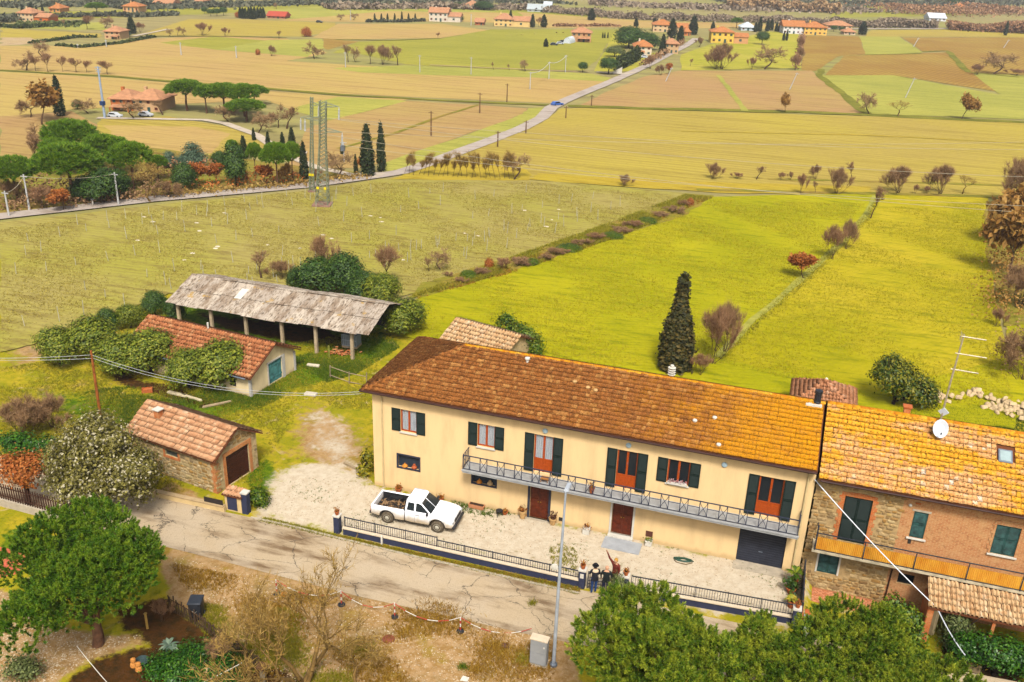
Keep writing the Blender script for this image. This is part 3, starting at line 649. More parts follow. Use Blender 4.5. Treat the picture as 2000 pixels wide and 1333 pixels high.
m = MB(); m.tube([(23.86, -OV-.03, ZE-.14), (23.86, -.10, ZE-.38), (23.86, -.07, ZE-.6), (23.86, -.07, .05)], .05, 8); m.build('downpipe', PIPEC, house)
for p in vents:                                  # round vent tiles sitting on the slope
    zz = ZE+(p.y+OV)*(ZR-ZE)/(HD/2+OV)
    MB().lathe((p.x, p.y, zz+.02), [(.10, 0), (.13, .08), (.10, .13), (.02, .15)], 9).build('roof_vent', TERRAL if p.x < 15 else WHITE, roof)
def on_front(px, py):                            # where the ray through a pixel meets the front slope
    s = (ZR-ZE)/(HD/2+OV)
    d = CF*FL + CR*(px-1000) - CU*(py-666.5); nrm = np.array([0, -s, 1.]); p0 = np.array([0, -OV, ZE]); t = ((p0-CP)@nrm)/(d@nrm); q = CP+d*t; return Vector(q)
q = on_front(1030, 708); MB().lathe(q-Vector((0, 0, .1)), [(.09, 0), (.09, .28), (.15, .30), (.15, .38), (.02, .44)], 9).build('flue', WHITE, roof)
q = VP(1311, 735, HD/2+.35); m = MB(); m.lathe((q.x, q.y, 7.9), [(.14, 0), (.14, .35)], 10)
for i in range(4): m.lathe((q.x, q.y, 8.27+i*.13), [(.17, 0), (.22, .07), (.17, .085)], 10)
m.lathe((q.x, q.y, 8.27), [(.10, 0), (.10, .6)], 8); m.build('chimney_cowl', WHITE, roof)
q = VP(1598, 775, HD/2-.1); ch = MB(); ch.lathe((q.x, q.y, 8.05), [(.19, 0), (.19, .28), (.17, .30), (.17, .75), (.20, .77), (.20, .90), (.03, .93)], 12); o = ch.build('chimney_pipe', BLACK, roof)
MB().bb(q.x-.55, q.x+.25, q.y-.35, q.y+.15, 8.12, 8.24).build('flashing', WHITE, o)
for px, py in ((1065, 842), (1228, 870), (1415, 908)):
    q = VP(px, py, 0); mm = MB(); mm.M = Matrix.Translation((q.x, -.002, q.z)) @ Matrix.Rotation(pi/2, 4, 'X'); mm.lathe((0, 0, 0), [(.15, 0), (.15, .04), (.11, .08), (.02, .10)], 14); mm.build('wall_light', plain('pale_blue_lens', C(196, 220, 228), .4, .05), house)
# balcony
BY, BZ = -1.02, 2.86; BXL = VP(903, 912, BY).x; BXR = VP(1559, 1046, BY).x
m = MB(); m.bb(BXL, BXR, BY, -.002, BZ-.16, BZ); m.bb(BXL-.04, BXR+.04, BY-.04, BY+.10, BZ-.05, BZ+.03); bal = m.build('balcony', GREYST, house)
nm = 18; mw = (BXR-BXL)/nm; R = .016; zb, zt = BZ+.09, BZ+.93; yr = BY+.04
m = MB(); nar = mw*.40; wid = mw*.60; zm = zb+(zt-zb)*.55
m.box((0, 0, (zb+zt)/2), (.04, .04, zt-zb)); m.box((nar, 0, (zb+zt)/2), (.034, .034, zt-zb))
for s in (-1, 1):
    pts = [(nar/2+s*nar*.46*cos(pi*t/8*1.0), 0, zb+(zt-zb)*t/8) for t in range(9)]; m.tube(pts, .015, 4, False)
m.box((nar+wid/2, 0, zm), (wid-.03, .02, .032)); pm = m.mesh('rail_panel', IRONB)
for i in range(nm): link('rail_panel', pm, bal, loc=(BXL+.02+i*mw, yr, 0))
m = MB(); m.box(((BXL+BXR)/2, yr, zt), (BXR-BXL, .05, .045)); m.box(((BXL+BXR)/2, yr, zb), (BXR-BXL, .03, .032))
for x in (BXL+.02, BXR-.02):
    m.box((x, BY/2, zt+.001), (.03, -BY-.06, .03)); m.box((x, BY/2, zb+.001), (.03, -BY-.06, .02))
    for j in range(4): m.box((x, BY+.2+j*.24, (zb+zt)/2), (.03, .03, zt-zb-.03))
m.box((BXR-.02, yr, zt+.1), (.03, .03, .5)); m.build('handrail', IRONB, bal)
# ================================================================== STONE AND BRICK
rs = np.random.RandomState(5)
def stone_proto(k):
    r = np.random.RandomState(k); a = np.sort(np.linspace(0, 2*pi, 9)[:8]+r.uniform(-.25, .25, 8)); se = .32
    x = np.sign(np.cos(a))*np.abs(np.cos(a))**se*.5*r.uniform(.84, 1.0, 8); y = np.sign(np.sin(a))*np.abs(np.sin(a))**se*.5*r.uniform(.80, 1.0, 8)
    v = np.concatenate([np.stack([x, y, np.zeros(8)], 1), np.stack([x*.80, y*.78, np.ones(8)*r.uniform(.8, 1.1, 8)], 1)])
    return v, [np.array([(i, (i+1) % 8, 8+(i+1) % 8, 8+i) for i in range(8)]), np.array([list(range(8, 16))])]
SPROTO = [stone_proto(k) for k in range(7)]
def stone_mat(name, cols, dirt=.35):
    n = N(name); r = n.rnd(); P = n.pos(); st = [(i/(len(cols)-1), C(*c)) for i, c in enumerate(cols)]
    c = n.ramp(r, st); c = n.mix(n.math('MULTIPLY', n.step(n.noise(7, P, detail=4), .45, .65), dirt), c, C(96, 74, 44)); n.color(c); n.rough(.95); n.bump(n.noise(18, P, detail=2), .4, .02); return n.done()
STONE = stone_mat('rubble_stone', [(176, 140, 84), (206, 172, 116), (150, 112, 64), (224, 194, 140), (190, 140, 70), (164, 136, 96), (214, 176, 104)])
STONE2 = stone_mat('shed_stone', [(180, 150, 92), (214, 184, 130), (168, 130, 70), (228, 206, 160), (200, 150, 70), (150, 132, 100), (216, 190, 130)])
MORTAR = plain('mortar', C(206, 172, 118), .95, .2, 5)
MORTAR2 = plain('pale_mortar', C(216, 188, 138), .95, .2, 5)
def stones(parent, O, ux, W, z0, z1, holes, nout, rng, rh=(.10, .24), th=.045, mat=None, cap=300, top=None, name='stone'):
    O = Vector(O); ux = Vector(ux).normalized(); no = Vector(nout).normalized(); it = []; z = z0
    while z < z1:
        h = rng.uniform(*rh); x = rng.uniform(-.15, 0)
        while x < W:
            w_ = h*rng.uniform(1.0, 2.6); cx, cz = x+w_/2, z+h/2+rng.uniform(-.03, .03); x += w_
            if cx < .02 or cx > W-.02 or cz > z1-.02: continue
            if top and cz > top(cx)-.08: continue
            if any(a-w_*.35 < cx < b+w_*.35 and c-h*.4 < cz < d+h*.4 for a, b, c, d in holes): continue
            ww = w_*.93; hh = h*.90; ang = rng.uniform(-.08, .08); p = O+ux*cx+Vector((0, 0, cz))+no*.004
            u = ux*cos(ang)+Vector((0, 0, sin(ang))); v = Vector((0, 0, cos(ang)))-ux*sin(ang)
            it.append((rng.randrange(7), frame_matrix(p, u*ww, v*hh, no*th*rng.uniform(.6, 1.2))))
        z += h
    pieces(parent, name, SPROTO, it, mat or STONE, cap, 'small_stones')
def brick_mat(name, a, b, mort, axis='x', sc=1.0):
    n = N(name); P = n.pos(); s = n.n('SeparateXYZ'); n.set(s.inputs[0], P); c = n.n('CombineXYZ'); n.t.links.new(s.outputs[0 if axis == 'x' else 1], c.inputs[0]); n.t.links.new(s.outputs[2], c.inputs[1])
    t = n.n('TexBrick'); n.t.links.new(c.outputs[0], t.inputs['Vector']); t.inputs['Scale'].default_value = 1.0; t.inputs['Brick Width'].default_value = .27*sc; t.inputs['Row Height'].default_value = .075*sc; t.inputs['Mortar Size'].default_value = .010; t.inputs['Bias'].default_value = -.1
    t.inputs['Color1'].default_value = C(*a); t.inputs['Color2'].default_value = C(*b); t.inputs['Mortar'].default_value = C(*mort)
    col = n.mix(n.math('MULTIPLY', n.step(n.noise(2.2, P, detail=6, rough=.7), .42, .66), .5), t.outputs[0], C(222, 176, 120)); col = n.mix(n.math('MULTIPLY', n.step(n.noise(6, P, detail=4), .52, .7), .5), col, C(150, 92, 50))
    n.color(col); n.rough(.95); n.bump(t.outputs['Fac'], -.5, .02); return n.done()
BRICK = brick_mat('old_brick', (214, 142, 88), (196, 116, 66), (224, 186, 132))
BRICKO = brick_mat('orange_brick', (226, 108, 40), (200, 92, 36), (216, 160, 100))
BRICKOY = brick_mat('orange_brick_gable', (218, 124, 56), (196, 104, 44), (216, 168, 110), 'y')
def ray_plane(px, py, p0, nrm):
    d = Vector(CF*FL + CR*(px-1000) - CU*(py-666.5)); c = Vector(CP); nrm = Vector(nrm); t = (Vector(p0)-c).dot(nrm)/d.dot(nrm); return c+d*t

# ================================================================== STONE HOUSE next door
nb = empty('stone_house', (24.3, .04, -.66), 0, 'stone and brick house with bright yellow lichen roof joined to the farmhouse', 'house')
def L_(x, y, z): return (x-24.3, y-.04, z+.66)
NX1 = 40.0; nW = NX1-24.3; ZNE, ZNR = 6.05, 8.32
hol = [(25.72-24.3, 27.02-24.3, 2.5+.66, 5.1+.66), (28.95-24.3, 29.6-24.3, 3.47+.66, 4.96+.66), (32.6-24.3, 33.66-24.3, 3.45+.66, 5.08+.66), (25.05-24.3, 26.03-24.3, .37+.66, 1.6+.66), (28.9-24.3, 29.65-24.3, .67+.66, 1.29+.66)]
m = MB(); m.mi = 0; wall_holes(m, (4.1, 0, 0), (1, 0, 0), nW-4.1, 0, 6.72, [(a-4.1, b-4.1, c, d) for a, b, c, d in hol if a > 4.1], (0, 1, 0), .2)
m.poly([(nW, 0, 0), (nW, 7.2, 0), (nW, 7.2, 6.72), (nW, 3.6, 8.6), (nW, 0, 6.72)]); m.poly([(nW, 7.2, 0), (0.2, 7.2, 0), (0.2, 7.2, 6.72), (nW, 7.2, 6.72)])
m.mi = 1; wall_holes(m, (0, 0, 0), (1, 0, 0), 4.1, 0, 6.72, [h for h in hol if h[0] < 4.1], (0, 1, 0), .2)
m.build('wall', [BRICK, MORTAR], nb)
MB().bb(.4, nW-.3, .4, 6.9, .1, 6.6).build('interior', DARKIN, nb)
stones(nb, (0, 0, 0), (1, 0, 0), 4.1, .0, 6.6, [(h[0]-.2, h[1]+.2, h[2]-.05, h[3]+.3) for h in hol if h[0] < 4.1], (0, -1, 0), random.Random(3), rh=(.12, .26))
def quoins(parent, x0, x1, z0, z1, mt, t=.18):
    m = MB(); k = 0; z = z0
    while z < z1-.02:
        e = min(z+.22, z1); w_ = t+(.09 if k % 2 else 0); m.bb(x0-w_, x0-.002, -.03, .02, z+.004, e-.004); m.bb(x1+.002, x1+w_, -.03, .02, z+.004, e-.004); z = e; k += 1
    n_ = max(3, int((x1-x0+2*t)/.1))
    for i in range(n_):
        xa = x0-t+(x1-x0+2*t)*i/n_; m.bb(xa+.004, xa+(x1-x0+2*t)/n_-.004, -.03, .02, z1+.003, z1+.20+.06*sin(pi*(i+.5)/n_))
    o = m.build('brick_surround', mt, parent); o['kind'] = 'stuff'; return o
quoins(nb, hol[0][0], hol[0][1], hol[0][2], hol[0][3], BRICKO)
quoins(nb, hol[2][0], hol[2][1], hol[2][2], hol[2][3], BRICK, .10)
def leafs(parent, h, mt, two=True, y=.06):
    a, b, c, d = h; xm = (a+b)/2
    for x0, x1 in ((a+.01, xm-.004), (xm+.004, b-.01)) if two else ((a+.01, b-.01),): shutter(parent, x0, x1, c+.01, d-.01, y, mt)
leafs(nb, hol[0], GREENWOOD); leafs(nb, hol[1], GREENWOOD2, False); leafs(nb, hol[2], GREENWOOD2); leafs(nb, hol[3], GREENWOOD2)
for h in (hol[1], hol[2]): MB().bb(h[0]-.12, h[1]+.12, -.1, .06, h[2]-.07, h[2]-.003).build('window_sill', WHITE, nb); MB().bb(h[0]-.1, h[1]+.1, -.025, .05, h[3]+.003, h[3]+.10).build('lintel', CONC, nb)
h = hol[3]; MB().bb(h[0]-.09, h[0]-.003, -.03, .05, h[2], h[3]).build('jamb', WHITE, nb); MB().bb(h[1]+.003, h[1]+.09, -.03, .05, h[2], h[3]).build('jamb', WHITE, nb)
h = hol[4]; MB().poly([(h[0], .12, h[2]), (h[1], .12, h[2]), (h[1], .12, h[3]), (h[0], .12, h[3])]).build('window', GLASS, nb)
MB().bb(4.6, 4.85, -.035, -.003, 6.02, 6.12).build('wall_vent', TERRA, nb); MB().bb(4.66, 4.8, -.035, -.003, 3.76, 4.0).build('wall_vent', DARKIN, nb)
mm = MB(); mm.M = Matrix.Translation((4.4, -.003, 5.9)) @ Matrix.Rotation(pi/2, 4, 'X'); mm.lathe((0, 0, 0), [(.08, 0), (.08, .05), (.02, .09)], 10); mm.build('wall_light', WHITE, nb)
m = MB(); m.tube([(4.25, -.05, 2.1), (4.22, -.05, .2)], .04, 6); m.build('downpipe', GUTTER, nb)
# its balcony
B = nb; by = -.94; z1 = 2.30+.66; z0 = 2.12+.66; xa = .30
m = MB(); m.bb(xa, nW-.5, by, -.004, z0, z1); m.bb(xa-.03, nW-.5, by-.05, by+.06, z0+.02, z1-.03); nbal = m.build('balcony', plain('weathered_concrete', C(222, 206, 172), .95, .35, 2.2), B)
n = N('orange_sheet'); n.color(n.ramp(n.noise(3, n.mapping(n.pos(), scale=(1, 1, .3)), detail=4), [(.3, C(226, 146, 34)), (.7, C(250, 184, 60))])); n.rough(.7); SHEETO = n.done()
px_ = [VP(x, y, by+.04).x-24.3 for x, y in ((1594, 1060), (1686, 1085), (1784, 1110), (1885, 1135), (1990, 1160))]; px_ += [px_[-1]+2.35, px_[-1]+4.7]
pst = MB().box((0, 0, .52), (.045, .045, 1.06)).mesh('post', IRON); pl = None
for i, x in enumerate(px_): link('post', pst, nbal, loc=(x, by-.02, z1-.1))
for a, b in zip(px_, px_[1:]):
    m = MB(); k = int((b-a)/.09); pts = [(a+.03+(b-a-.06)*i/(2*k), by+.02+(.012 if i % 2 else -.012)) for i in range(2*k+1)]
    for (xa_, ya_), (xb_, yb_) in zip(pts, pts[1:]): m.poly([(xa_, ya_, z1+.02), (xb_, yb_, z1+.02), (xb_, yb_, z1+.72), (xa_, ya_, z1+.72)])
    m.build('infill_panel', SHEETO, nbal)
m = MB(); m.box(((px_[0]+px_[-1])/2, by-.02, z1+.96), (px_[-1]-px_[0]+.05, .05, .04)); m.box(((px_[0]+px_[-1])/2, by-.02, z1+.02), (px_[-1]-px_[0], .03, .03)); m.box((px_[0], by/2, z1+.96), (.04, -by, .04)); m.box((px_[0]-.02, by-.02, z1+.65), (.07, .05, 1.5)); m.build('handrail', IRON, nbal)
# its roof
A1, B1, R1r, R1l, C1l, C1r = L_(24.32, -.45, ZNE), L_(NX1, -.45, ZNE), L_(NX1, 3.64, ZNR), L_(24.32, 3.64, ZNR), L_(24.32, 7.7, ZNE), L_(NX1, 7.7, ZNE)
m = MB(); m.poly([A1, B1, R1r, R1l]); m.poly([C1r, C1l, R1l, R1r]); d4 = Vector((0, 0, -.12)); m.poly([Vector(C1l)+d4, Vector(C1r)+d4, Vector(B1)+d4, Vector(A1)+d4]); m.poly([Vector(A1)+d4, Vector(B1)+d4, B1, A1]); m.poly([Vector(B1)+d4, Vector(C1r)+d4, C1r, R1r, B1]); m.poly([Vector(A1)+d4, A1, R1l, C1l, Vector(C1l)+d4])
nroof = m.build('roof', DECK, nb)
sky_p = ray_plane(1963, 893, (0, -.45, ZNE), (0, -(ZNR-ZNE)/4.09, 1)); skl = Vector(L_(*sky_p))
it = [(0, M) for M in tile_plane(A1, B1, R1r, R1l, .21, .305, rng, .0, skip=lambda p: abs(p.x-skl.x) < .42 and abs(p.y-skl.y) < .42)]+[(0, M) for M in tile_plane(C1r, C1l, R1l, R1r, .21, .305, rng)]
pieces(nroof, 'tile', [flat_tile(.215, .305, lift=.075)], it, TILEN, 300, 'tile_courses')
pieces(nroof, 'ridge_tile', [ridge_piece(.15, .4)], [(0, M) for M in ridge_line(R1l, R1r, .4)], RIDGEY, 300)
s_ = (ZNR-ZNE)/4.09; sm = MB(); sm.M = Matrix.Translation(skl) @ Matrix.Rotation(math.atan(s_), 4, 'X'); sm.box((0, 0, .05), (.62, .74, .10)); o = sm.build('skylight', STEEL, nroof); sm = MB(); sm.M = Matrix.Translation(skl) @ Matrix.Rotation(math.atan(s_), 4, 'X'); sm.box((0, 0, .108), (.48, .58, .012)); sm.build('pane', plain('sky_pane', C(176, 196, 196), .2, .1, 2), o)
MB().tube([L_(24.4, -.5, ZNE-.08), L_(NX1, -.5, ZNE-.08)], .065, 7).build('gutter', GUTTER, nb)
q = VP(1773, 795, 3.9); m = MB(); m.bb(q.x-24.3-.16, q.x-24.3+.16, 3.72, 4.02, 8.7, 9.30); c_ = m.build('chimney', BRICKO, nroof); MB().bb(q.x-24.3-.22, q.x-24.3+.22, 3.66, 4.08, 9.303, 9.36).build('cap', TERRA, c_)
# aerial mast and dish, fixed to the roof
q = VP(1838, 855, 3.0); ax = 29.70
an = empty('television_aerial', (ax, 3.3, 8.0), 0, 'tall rusty aerial mast with three antennas on the yellow roof', 'aerial')
AL = plain('aerial_metal', C(206, 190, 160), .5, .25, 6, metal=.3)
MB().tube([(0, 0, 0), (.05, .05, 2.6), (.16, .12, 5.1)], [.055, .05, .04], 6).build('mast', AL, an)
for i, (zz, ln) in enumerate(((5.0, 1.0), (4.1, 1.25), (3.25, 1.1))):
    bx_ = .05+.11*(zz-2.6)/2.5; bt = MB().tube([(bx_-.15, .08, zz), (bx_+ln, .05, zz-.02)], .032, 5).build('boom', AL, an)
    m = MB()
    for j in range(9): x = bx_+.1+j*ln/9.5; hw = .20-.012*j; m.tube([(x, .08-hw, zz), (x, .08+hw, zz)], .007, 4)
    o = m.build('elements', AL, bt); o['kind'] = 'stuff'
    if i == 0:
        m = MB()
        for s in (-1, 1):
            for j in range(4): m.tube([(bx_-.12, -.18, zz+s*(.05+.05*j)), (bx_-.12, .32, zz+s*(.05+.05*j))], .007, 4)
        o = m.build('reflector', AL, bt); o['kind'] = 'stuff'
ds = empty('satellite_dish', (ax-.02, 2.95, 7.9), 0, 'white oval satellite dish below the aerial mast', 'satellite dish')
m = MB(); m.M = Matrix.Rotation(radians(62), 4, 'X') @ Matrix.Rotation(radians(0), 4, 'Z'); m.lathe((0, 0, 0), [(.02, 0), (.22, .03), (.40, .10), (.42, .115), (.40, .12), (.22, .05), (.02, .02)], 20); dm = m.build('reflector', plain('dish_white', C(232, 236, 242), .4, .04), ds); dm.location = (0, -.25, .38); dm.scale = (.86, 1.1, 1.1)
MB().tube([(0, .25, -.3), (0, .1, .35), (0, -.2, .4)], .025, 6).build('bracket', STEEL, ds); m = MB(); m.tube([(0, -.25, .05), (0, -.72, .32)], .012, 5); o = m.build('feed_arm', STEEL, ds); MB().box((0, -.74, .36), (.06, .09, .08)).build('receiver', BLACK, o)
bx_ = MB().box((0, 0, 0), (.36, .05, .36)); o = bx_.build('panel_antenna', plain('dish_white', C(232, 236, 242), .4, .04)); o.location = (ax+.05, 3.28, 8.95); o.rotation_euler = (.3, .75, .1); tag(o, 'small white square antenna panel clamped between the dish and the mast', 'antenna')
# porch roof with barrel tiles below the balcony, on posts
ztp = VP(1812, 1128, -1.02).z; zbp = VP(1817, 1187, -2.7).z; xpl = VP(1812, 1128, -1.02).x
pr_ = empty('porch', (xpl, -2.7, -.655), 0, 'lean-to porch with buff barrel tile roof under the orange balcony', 'porch'); zt_, zb_ = ztp+.655, zbp+.655; PW = 6.0
m = MB(); m.prism([(0, 0, zb_-.1), (0, 1.68, zt_-.1), (0, 1.68, zt_), (0, 0, zb_)], (PW, 0, 0)); pf = m.build('roof', DECK, pr_)
pieces(pf, 'tile', [pan_tile(.2, .33)], [(0, M) for M in tile_plane((0, 0, zb_), (PW, 0, zb_), (PW, 1.68, zt_), (0, 1.68, zt_), .2, .33, rng, jit=.02)], TILEO, 300, 'tile_courses')
for x in (.12, 2.9, 5.8): MB().box((x, .15, (zb_-.1)/2), (.14, .14, zb_-.1)).build('post', BRICKO, pr_)
MB().bb(.02, .3, .1, 1.7, .0, zb_-.12).build('side_wall', BRICKO, pr_)
# terrace of bricks in front
xt0, xt1, yt0, yt1 = 24.72, 29.3, G(1574, 1172, -.6).y, -.01
m = MB(); m.bb(xt0, xt1, yt0, yt1, -.66, -.585); ter = tag(m.build('terrace', plain('brick_joint', C(196, 128, 84), .95)), kind='structure'); it = []
y = yt0; r = 0; bv = np.array([(0, 0, 0), (.25, 0, 0), (.25, .115, 0), (0, .115, 0), (.008, .008, .02), (.242, .008, .02), (.242, .107, .02), (.008, .107, .02)]); bf = np.array([(0, 1, 5, 4), (1, 2, 6, 5), (2, 3, 7, 6), (3, 0, 4, 7), (4, 5, 6, 7)])
while y < yt1-.12:
    x = xt0+(.13 if r % 2 else 0)
    while x < xt1-.25: it.append((0, Matrix.Translation((x, y, -.585)))); x += .262
    y += .125; r += 1
n = N('paver_brick'); n.color(n.ramp(n.rnd(), [(0, C(206, 122, 76)), (.5, C(226, 150, 104)), (1, C(214, 138, 96))])); pieces(ter, 'brick', [(bv, bf)], it, n.done(), 300, 'brick_courses')

# ================================================================== gable buildings at the back
def gable_shell(root, ln, dp, ze, zr, ov, matwall, front=[], right=[], thick=.15, eo=.3, deckmat=None, rname='roof'):
    """x from -ln to 0, y from 0 to dp; gables at x=0 and x=-ln"""
    zm = ze+(zr-ze)*eo/(dp/2+eo); m = MB()
    wall_holes(m, (-ln, 0, 0), (1, 0, 0), ln, 0, zm, front, (0, 1, 0), .18); wall_holes(m, (0, 0, 0), (0, 1, 0), dp, 0, zm, right, (-1, 0, 0), .18)
    m.poly([(0, 0, zm), (0, dp, zm), (0, dp/2, zr-.04)]); m.poly([(-ln, dp, 0), (-ln, 0, 0), (-ln, 0, zm), (-ln, dp/2, zr-.04), (-ln, dp, zm)]); m.poly([(0, dp, 0), (-ln, dp, 0), (-ln, dp, zm), (0, dp, zm)])
    w_ = m.build('wall', matwall, root); m = MB(); sl = (zr-ze)/(dp/2+eo)
    a, b, c, d, e, f = (-ln-ov, -eo, ze), (ov, -eo, ze), (ov, dp/2, zr), (-ln-ov, dp/2, zr), (ov, dp+eo, ze), (-ln-ov, dp+eo, ze)
    t = Vector((0, 0, -thick*.6)); up = [a, b, c, d]
    m.poly([a, b, c, d]); m.poly([e, f, d, c]); m.poly([Vector(p)+t for p in (d, c, b, a)]); m.poly([Vector(p)+t for p in (c, d, f, e)])
    for p, q in ((a, b), (b, c), (c, e), (e, f), (f, d), (d, a)): m.poly([Vector(p)+t, Vector(q)+t, q, p])
    rf = m.build(rname, deckmat or DECK, root)
    return w_, rf, (a, b, c, d, e, f)
# ---- stone shed by the road
ang = radians(-9); SO = Vector((-7.95, -4.1, 0)); ss = empty('stone_shed', SO, ang, 'small rubble-stone shed with pink tile roof and brown roller door beside the road', 'shed')
fd = Vector((sin(-ang), cos(-ang), 0)); gd = Vector((cos(ang), sin(ang), 0)); iv = Matrix.Rotation(-ang, 4, 'Z') @ Matrix.Translation(-SO)
wa = iv @ ray_plane(322, 878, SO, fd); wb = iv @ ray_plane(349, 900, SO, fd); da = iv @ ray_plane(446, 942, SO, gd); db = iv @ ray_plane(485, 862, SO, gd)
LN, DP = 6.5, 3.45; fh = [(LN+wa.x, LN+wb.x, wb.z+.12, wa.z+.02)]; rh_ = [(da.y-.05, db.y-.02, .02, 2.02)]
w_, rf, e = gable_shell(ss, LN, DP, 2.30, 3.55, .28, MORTAR2, fh, rh_)
stones(ss, (-LN, 0, 0), (1, 0, 0), LN, 0, 2.42, [(fh[0][0]-.12, fh[0][1]+.12, fh[0][2]-.12, fh[0][3]+.1), (LN-.22, LN, 0, 9)], (0, -1, 0), random.Random(8), mat=STONE2, rh=(.12, .26))
stones(ss, (0, 0, 0), (0, 1, 0), DP, 0, 3.5, [(rh_[0][0]-.3, rh_[0][1]+.3, 0, rh_[0][3]+.25)], (1, 0, 0), random.Random(9), mat=STONE2, cap=120, top=lambda y: 2.42+1.05*(1-abs(y-DP/2)/(DP/2)))
m = MB(); a, b, c, d = rh_[0]
m.bb(.003, .05, a-.2, a-.002, 0, d); m.bb(.003, .05, b+.002, b+.2, 0, d); m.bb(.003, .052, a-.2, b+.2, d+.002, d+.24); m.build('door_surround', BRICKOY, ss)
m = MB(); 
for i in range(11): m.bb(-.22, .03, -.02, .22, .0+i*.21, .0+i*.21+.2) if False else m.bb(-(.22 if i % 2 else .32), .028, -.028, .2 if i % 2 else .3, i*.215+.004, i*.215+.211)
m.build('brick_quoin', BRICKOY, ss)
m = MB(); k = 14
for i in range(k): m.bb(-.16, -.10, a+.01, b-.01, c+(d-c)*i/k, c+(d-c)*(i+1)/k-.02)
m.bb(-.17, -.13, a, b, c, d); m.build('roller_door', plain('brown_roller', C(78, 36, 20), .55, .35, 4), ss)
a, b, c, d = fh[0]; m = MB(); a -= LN; b -= LN
m.bb(a-.14, b+.14, -.05, .02, c-.14, c-.002); m.bb(a-.12, a-.002, -.04, .02, c, d); m.bb(b+.002, b+.12, -.04, .02, c, d); m.build('window_surround', BRICKO, ss); MB().poly([(a, .1, c), (b, .1, c), (b, .1, d), (a, .1, d)]).build('window', plain('dusty_pane', C(86, 96, 92), .3, .3, 5), ss)
pieces(rf, 'tile', [flat_tile(.235, .33, lift=.075)], [(0, M) for M in tile_plane(e[0], e[1], e[2], e[3], .235, .33, rng, jit=.015)]+[(0, M) for M in tile_plane(e[4], e[5], e[3], e[2], .235, .33, rng)], TILES_, 300, 'tile_courses')
pieces(rf, 'ridge_tile', [ridge_piece(.12, .4)], [(0, M) for M in ridge_line(e[3], e[2], .4)], TILES_, 100)
q = iv @ ray_plane(299, 826, (-12.6, -3.0, 2.9), (0, -1, 0.0)); cx_ = -LN+1.35; m = MB(); m.bb(cx_-.22, cx_+.16, .85, 1.2, 2.6, 3.62); ch = m.build('chimney', BRICKO, rf); MB().box((cx_-.03, 1.02, 3.66), (.52, .48, .06)).build('cap', WHITE, ch); MB().bb(cx_-.3, cx_+.45, .66, .85, 2.80, 2.93).build('flashing', plain('grey_lead', C(196, 200, 204), .6, .1), ch)
# ---- cream barn
ang = radians(-6); BO = Vector((-12.95, 7.25, 0)); bn = empty('barn', BO, ang, 'low cream barn with orange barrel-tile roof and faded teal door', 'barn'); iv = Matrix.Rotation(-ang, 4, 'Z') @ Matrix.Translation(-BO); gd = Vector((cos(ang), sin(ang), 0))
da = iv @ ray_plane(526, 751, BO, gd); db = iv @ ray_plane(549, 690, BO, gd); LN, DP = 10.9, 5.1
rh_ = [(da.y, db.y, .08, 1.72)]
w_, rf, e = gable_shell(bn, LN, DP, 1.62, 3.12, .35, PLAST2, [], rh_, eo=.35)
a, b, c, d = rh_[0]; m = MB(); k = 6
for i in range(k): m.bb(-.12, -.07, a+(b-a)*i/k+.006, a+(b-a)*(i+1)/k-.006, c, d)
m.bb(-.068, -.04, a, b, c+.3, c+.42); m.bb(-.068, -.04, a, b, d-.4, d-.28); m.bb(-.14, -.118, a, b, c, d); m.build('barn_door', plain('teal_paint', C(86, 150, 148), .7, .4, 3), bn)
m = MB(); m.bb(.003, .05, a-.1, a-.002, 0, d); m.bb(.003, .05, b+.002, b+.32, 0, d); m.bb(.003, .048, a-.1, b+.32, d+.002, d+.1); m.build('door_surround', plain('pale_render', C(214, 208, 196), .9), bn)
m = MB(); m.bb(.003, .06, DP-.16, DP+.05, 0, 1.55); m.build('corner_pillar', plain('pale_render', C(214, 208, 196), .9), bn); MB().bb(-.12, .06, -.05, .12, 0, 1.55).build('corner_pillar', plain('pale_render', C(214, 208, 196), .9), bn)
MB().bb(-1.75, -1.25, -.012, .05, .55, 1.25).build('window', GLASS, bn)
pieces(rf, 'tile', [pan_tile(.24, .36, lift=.06)], [(0, M) for M in tile_plane(e[0], e[1], e[2], e[3], .24, .36, rng, jit=.02)]+[(0, M) for M in tile_plane(e[4], e[5], e[3], e[2], .24, .36, rng)], TILEB, 300, 'tile_courses')
pieces(rf, 'ridge_tile', [ridge_piece(.13, .4)], [(0, M) for M in ridge_line(e[3], e[2], .4)], RIDGEY if False else TILEB, 100)
MB().tube([(-5.6, DP/2, 3.05), (-5.6, DP/2, 3.62)], .07, 8).build('flue', WHITE, rf); MB().tube([(-.05, -.42, 1.55), (-4, -.42, 1.57), (-11, -.42, 1.6)], .06, 6).build('gutter', STEEL, bn)
# ---- open shed with corrugated roof
sh = empty('open_shed', (-17, 18.6, 0), 0, 'open-sided farm shed with grey corrugated roof on concrete posts', 'shed')
POSTM = plain('concrete_post', C(206, 182, 146), .95, .2, 3); ZS, ZSR, YF, YR_, YB = 2.42, 3.55, -3.4, .2, 3.6; XL, XR = -8.6, 9.2
pm = MB().box((0, 0, 1.2), (.22, .22, 2.45)).mesh('post', POSTM)
for x in (-7.8, -4.75, -1.6, 1.6, 4.55, 7.62): link('post', pm, sh, loc=(x, YF+.4, 0)); link('post', pm, sh, loc=(x, YB-.5, 0))
m = MB()
for y, z in ((YF+.4, 2.36), (YB-.5, 2.36), (YR_, 3.36)): m.bb(XL+.3, XR-.3, y-.07, y+.07, z-.08, z+.02)
m.build('beams', plain('grey_timber', C(120, 96, 70), .9), sh)['kind'] = 'stuff'
cor = []; nc = 9
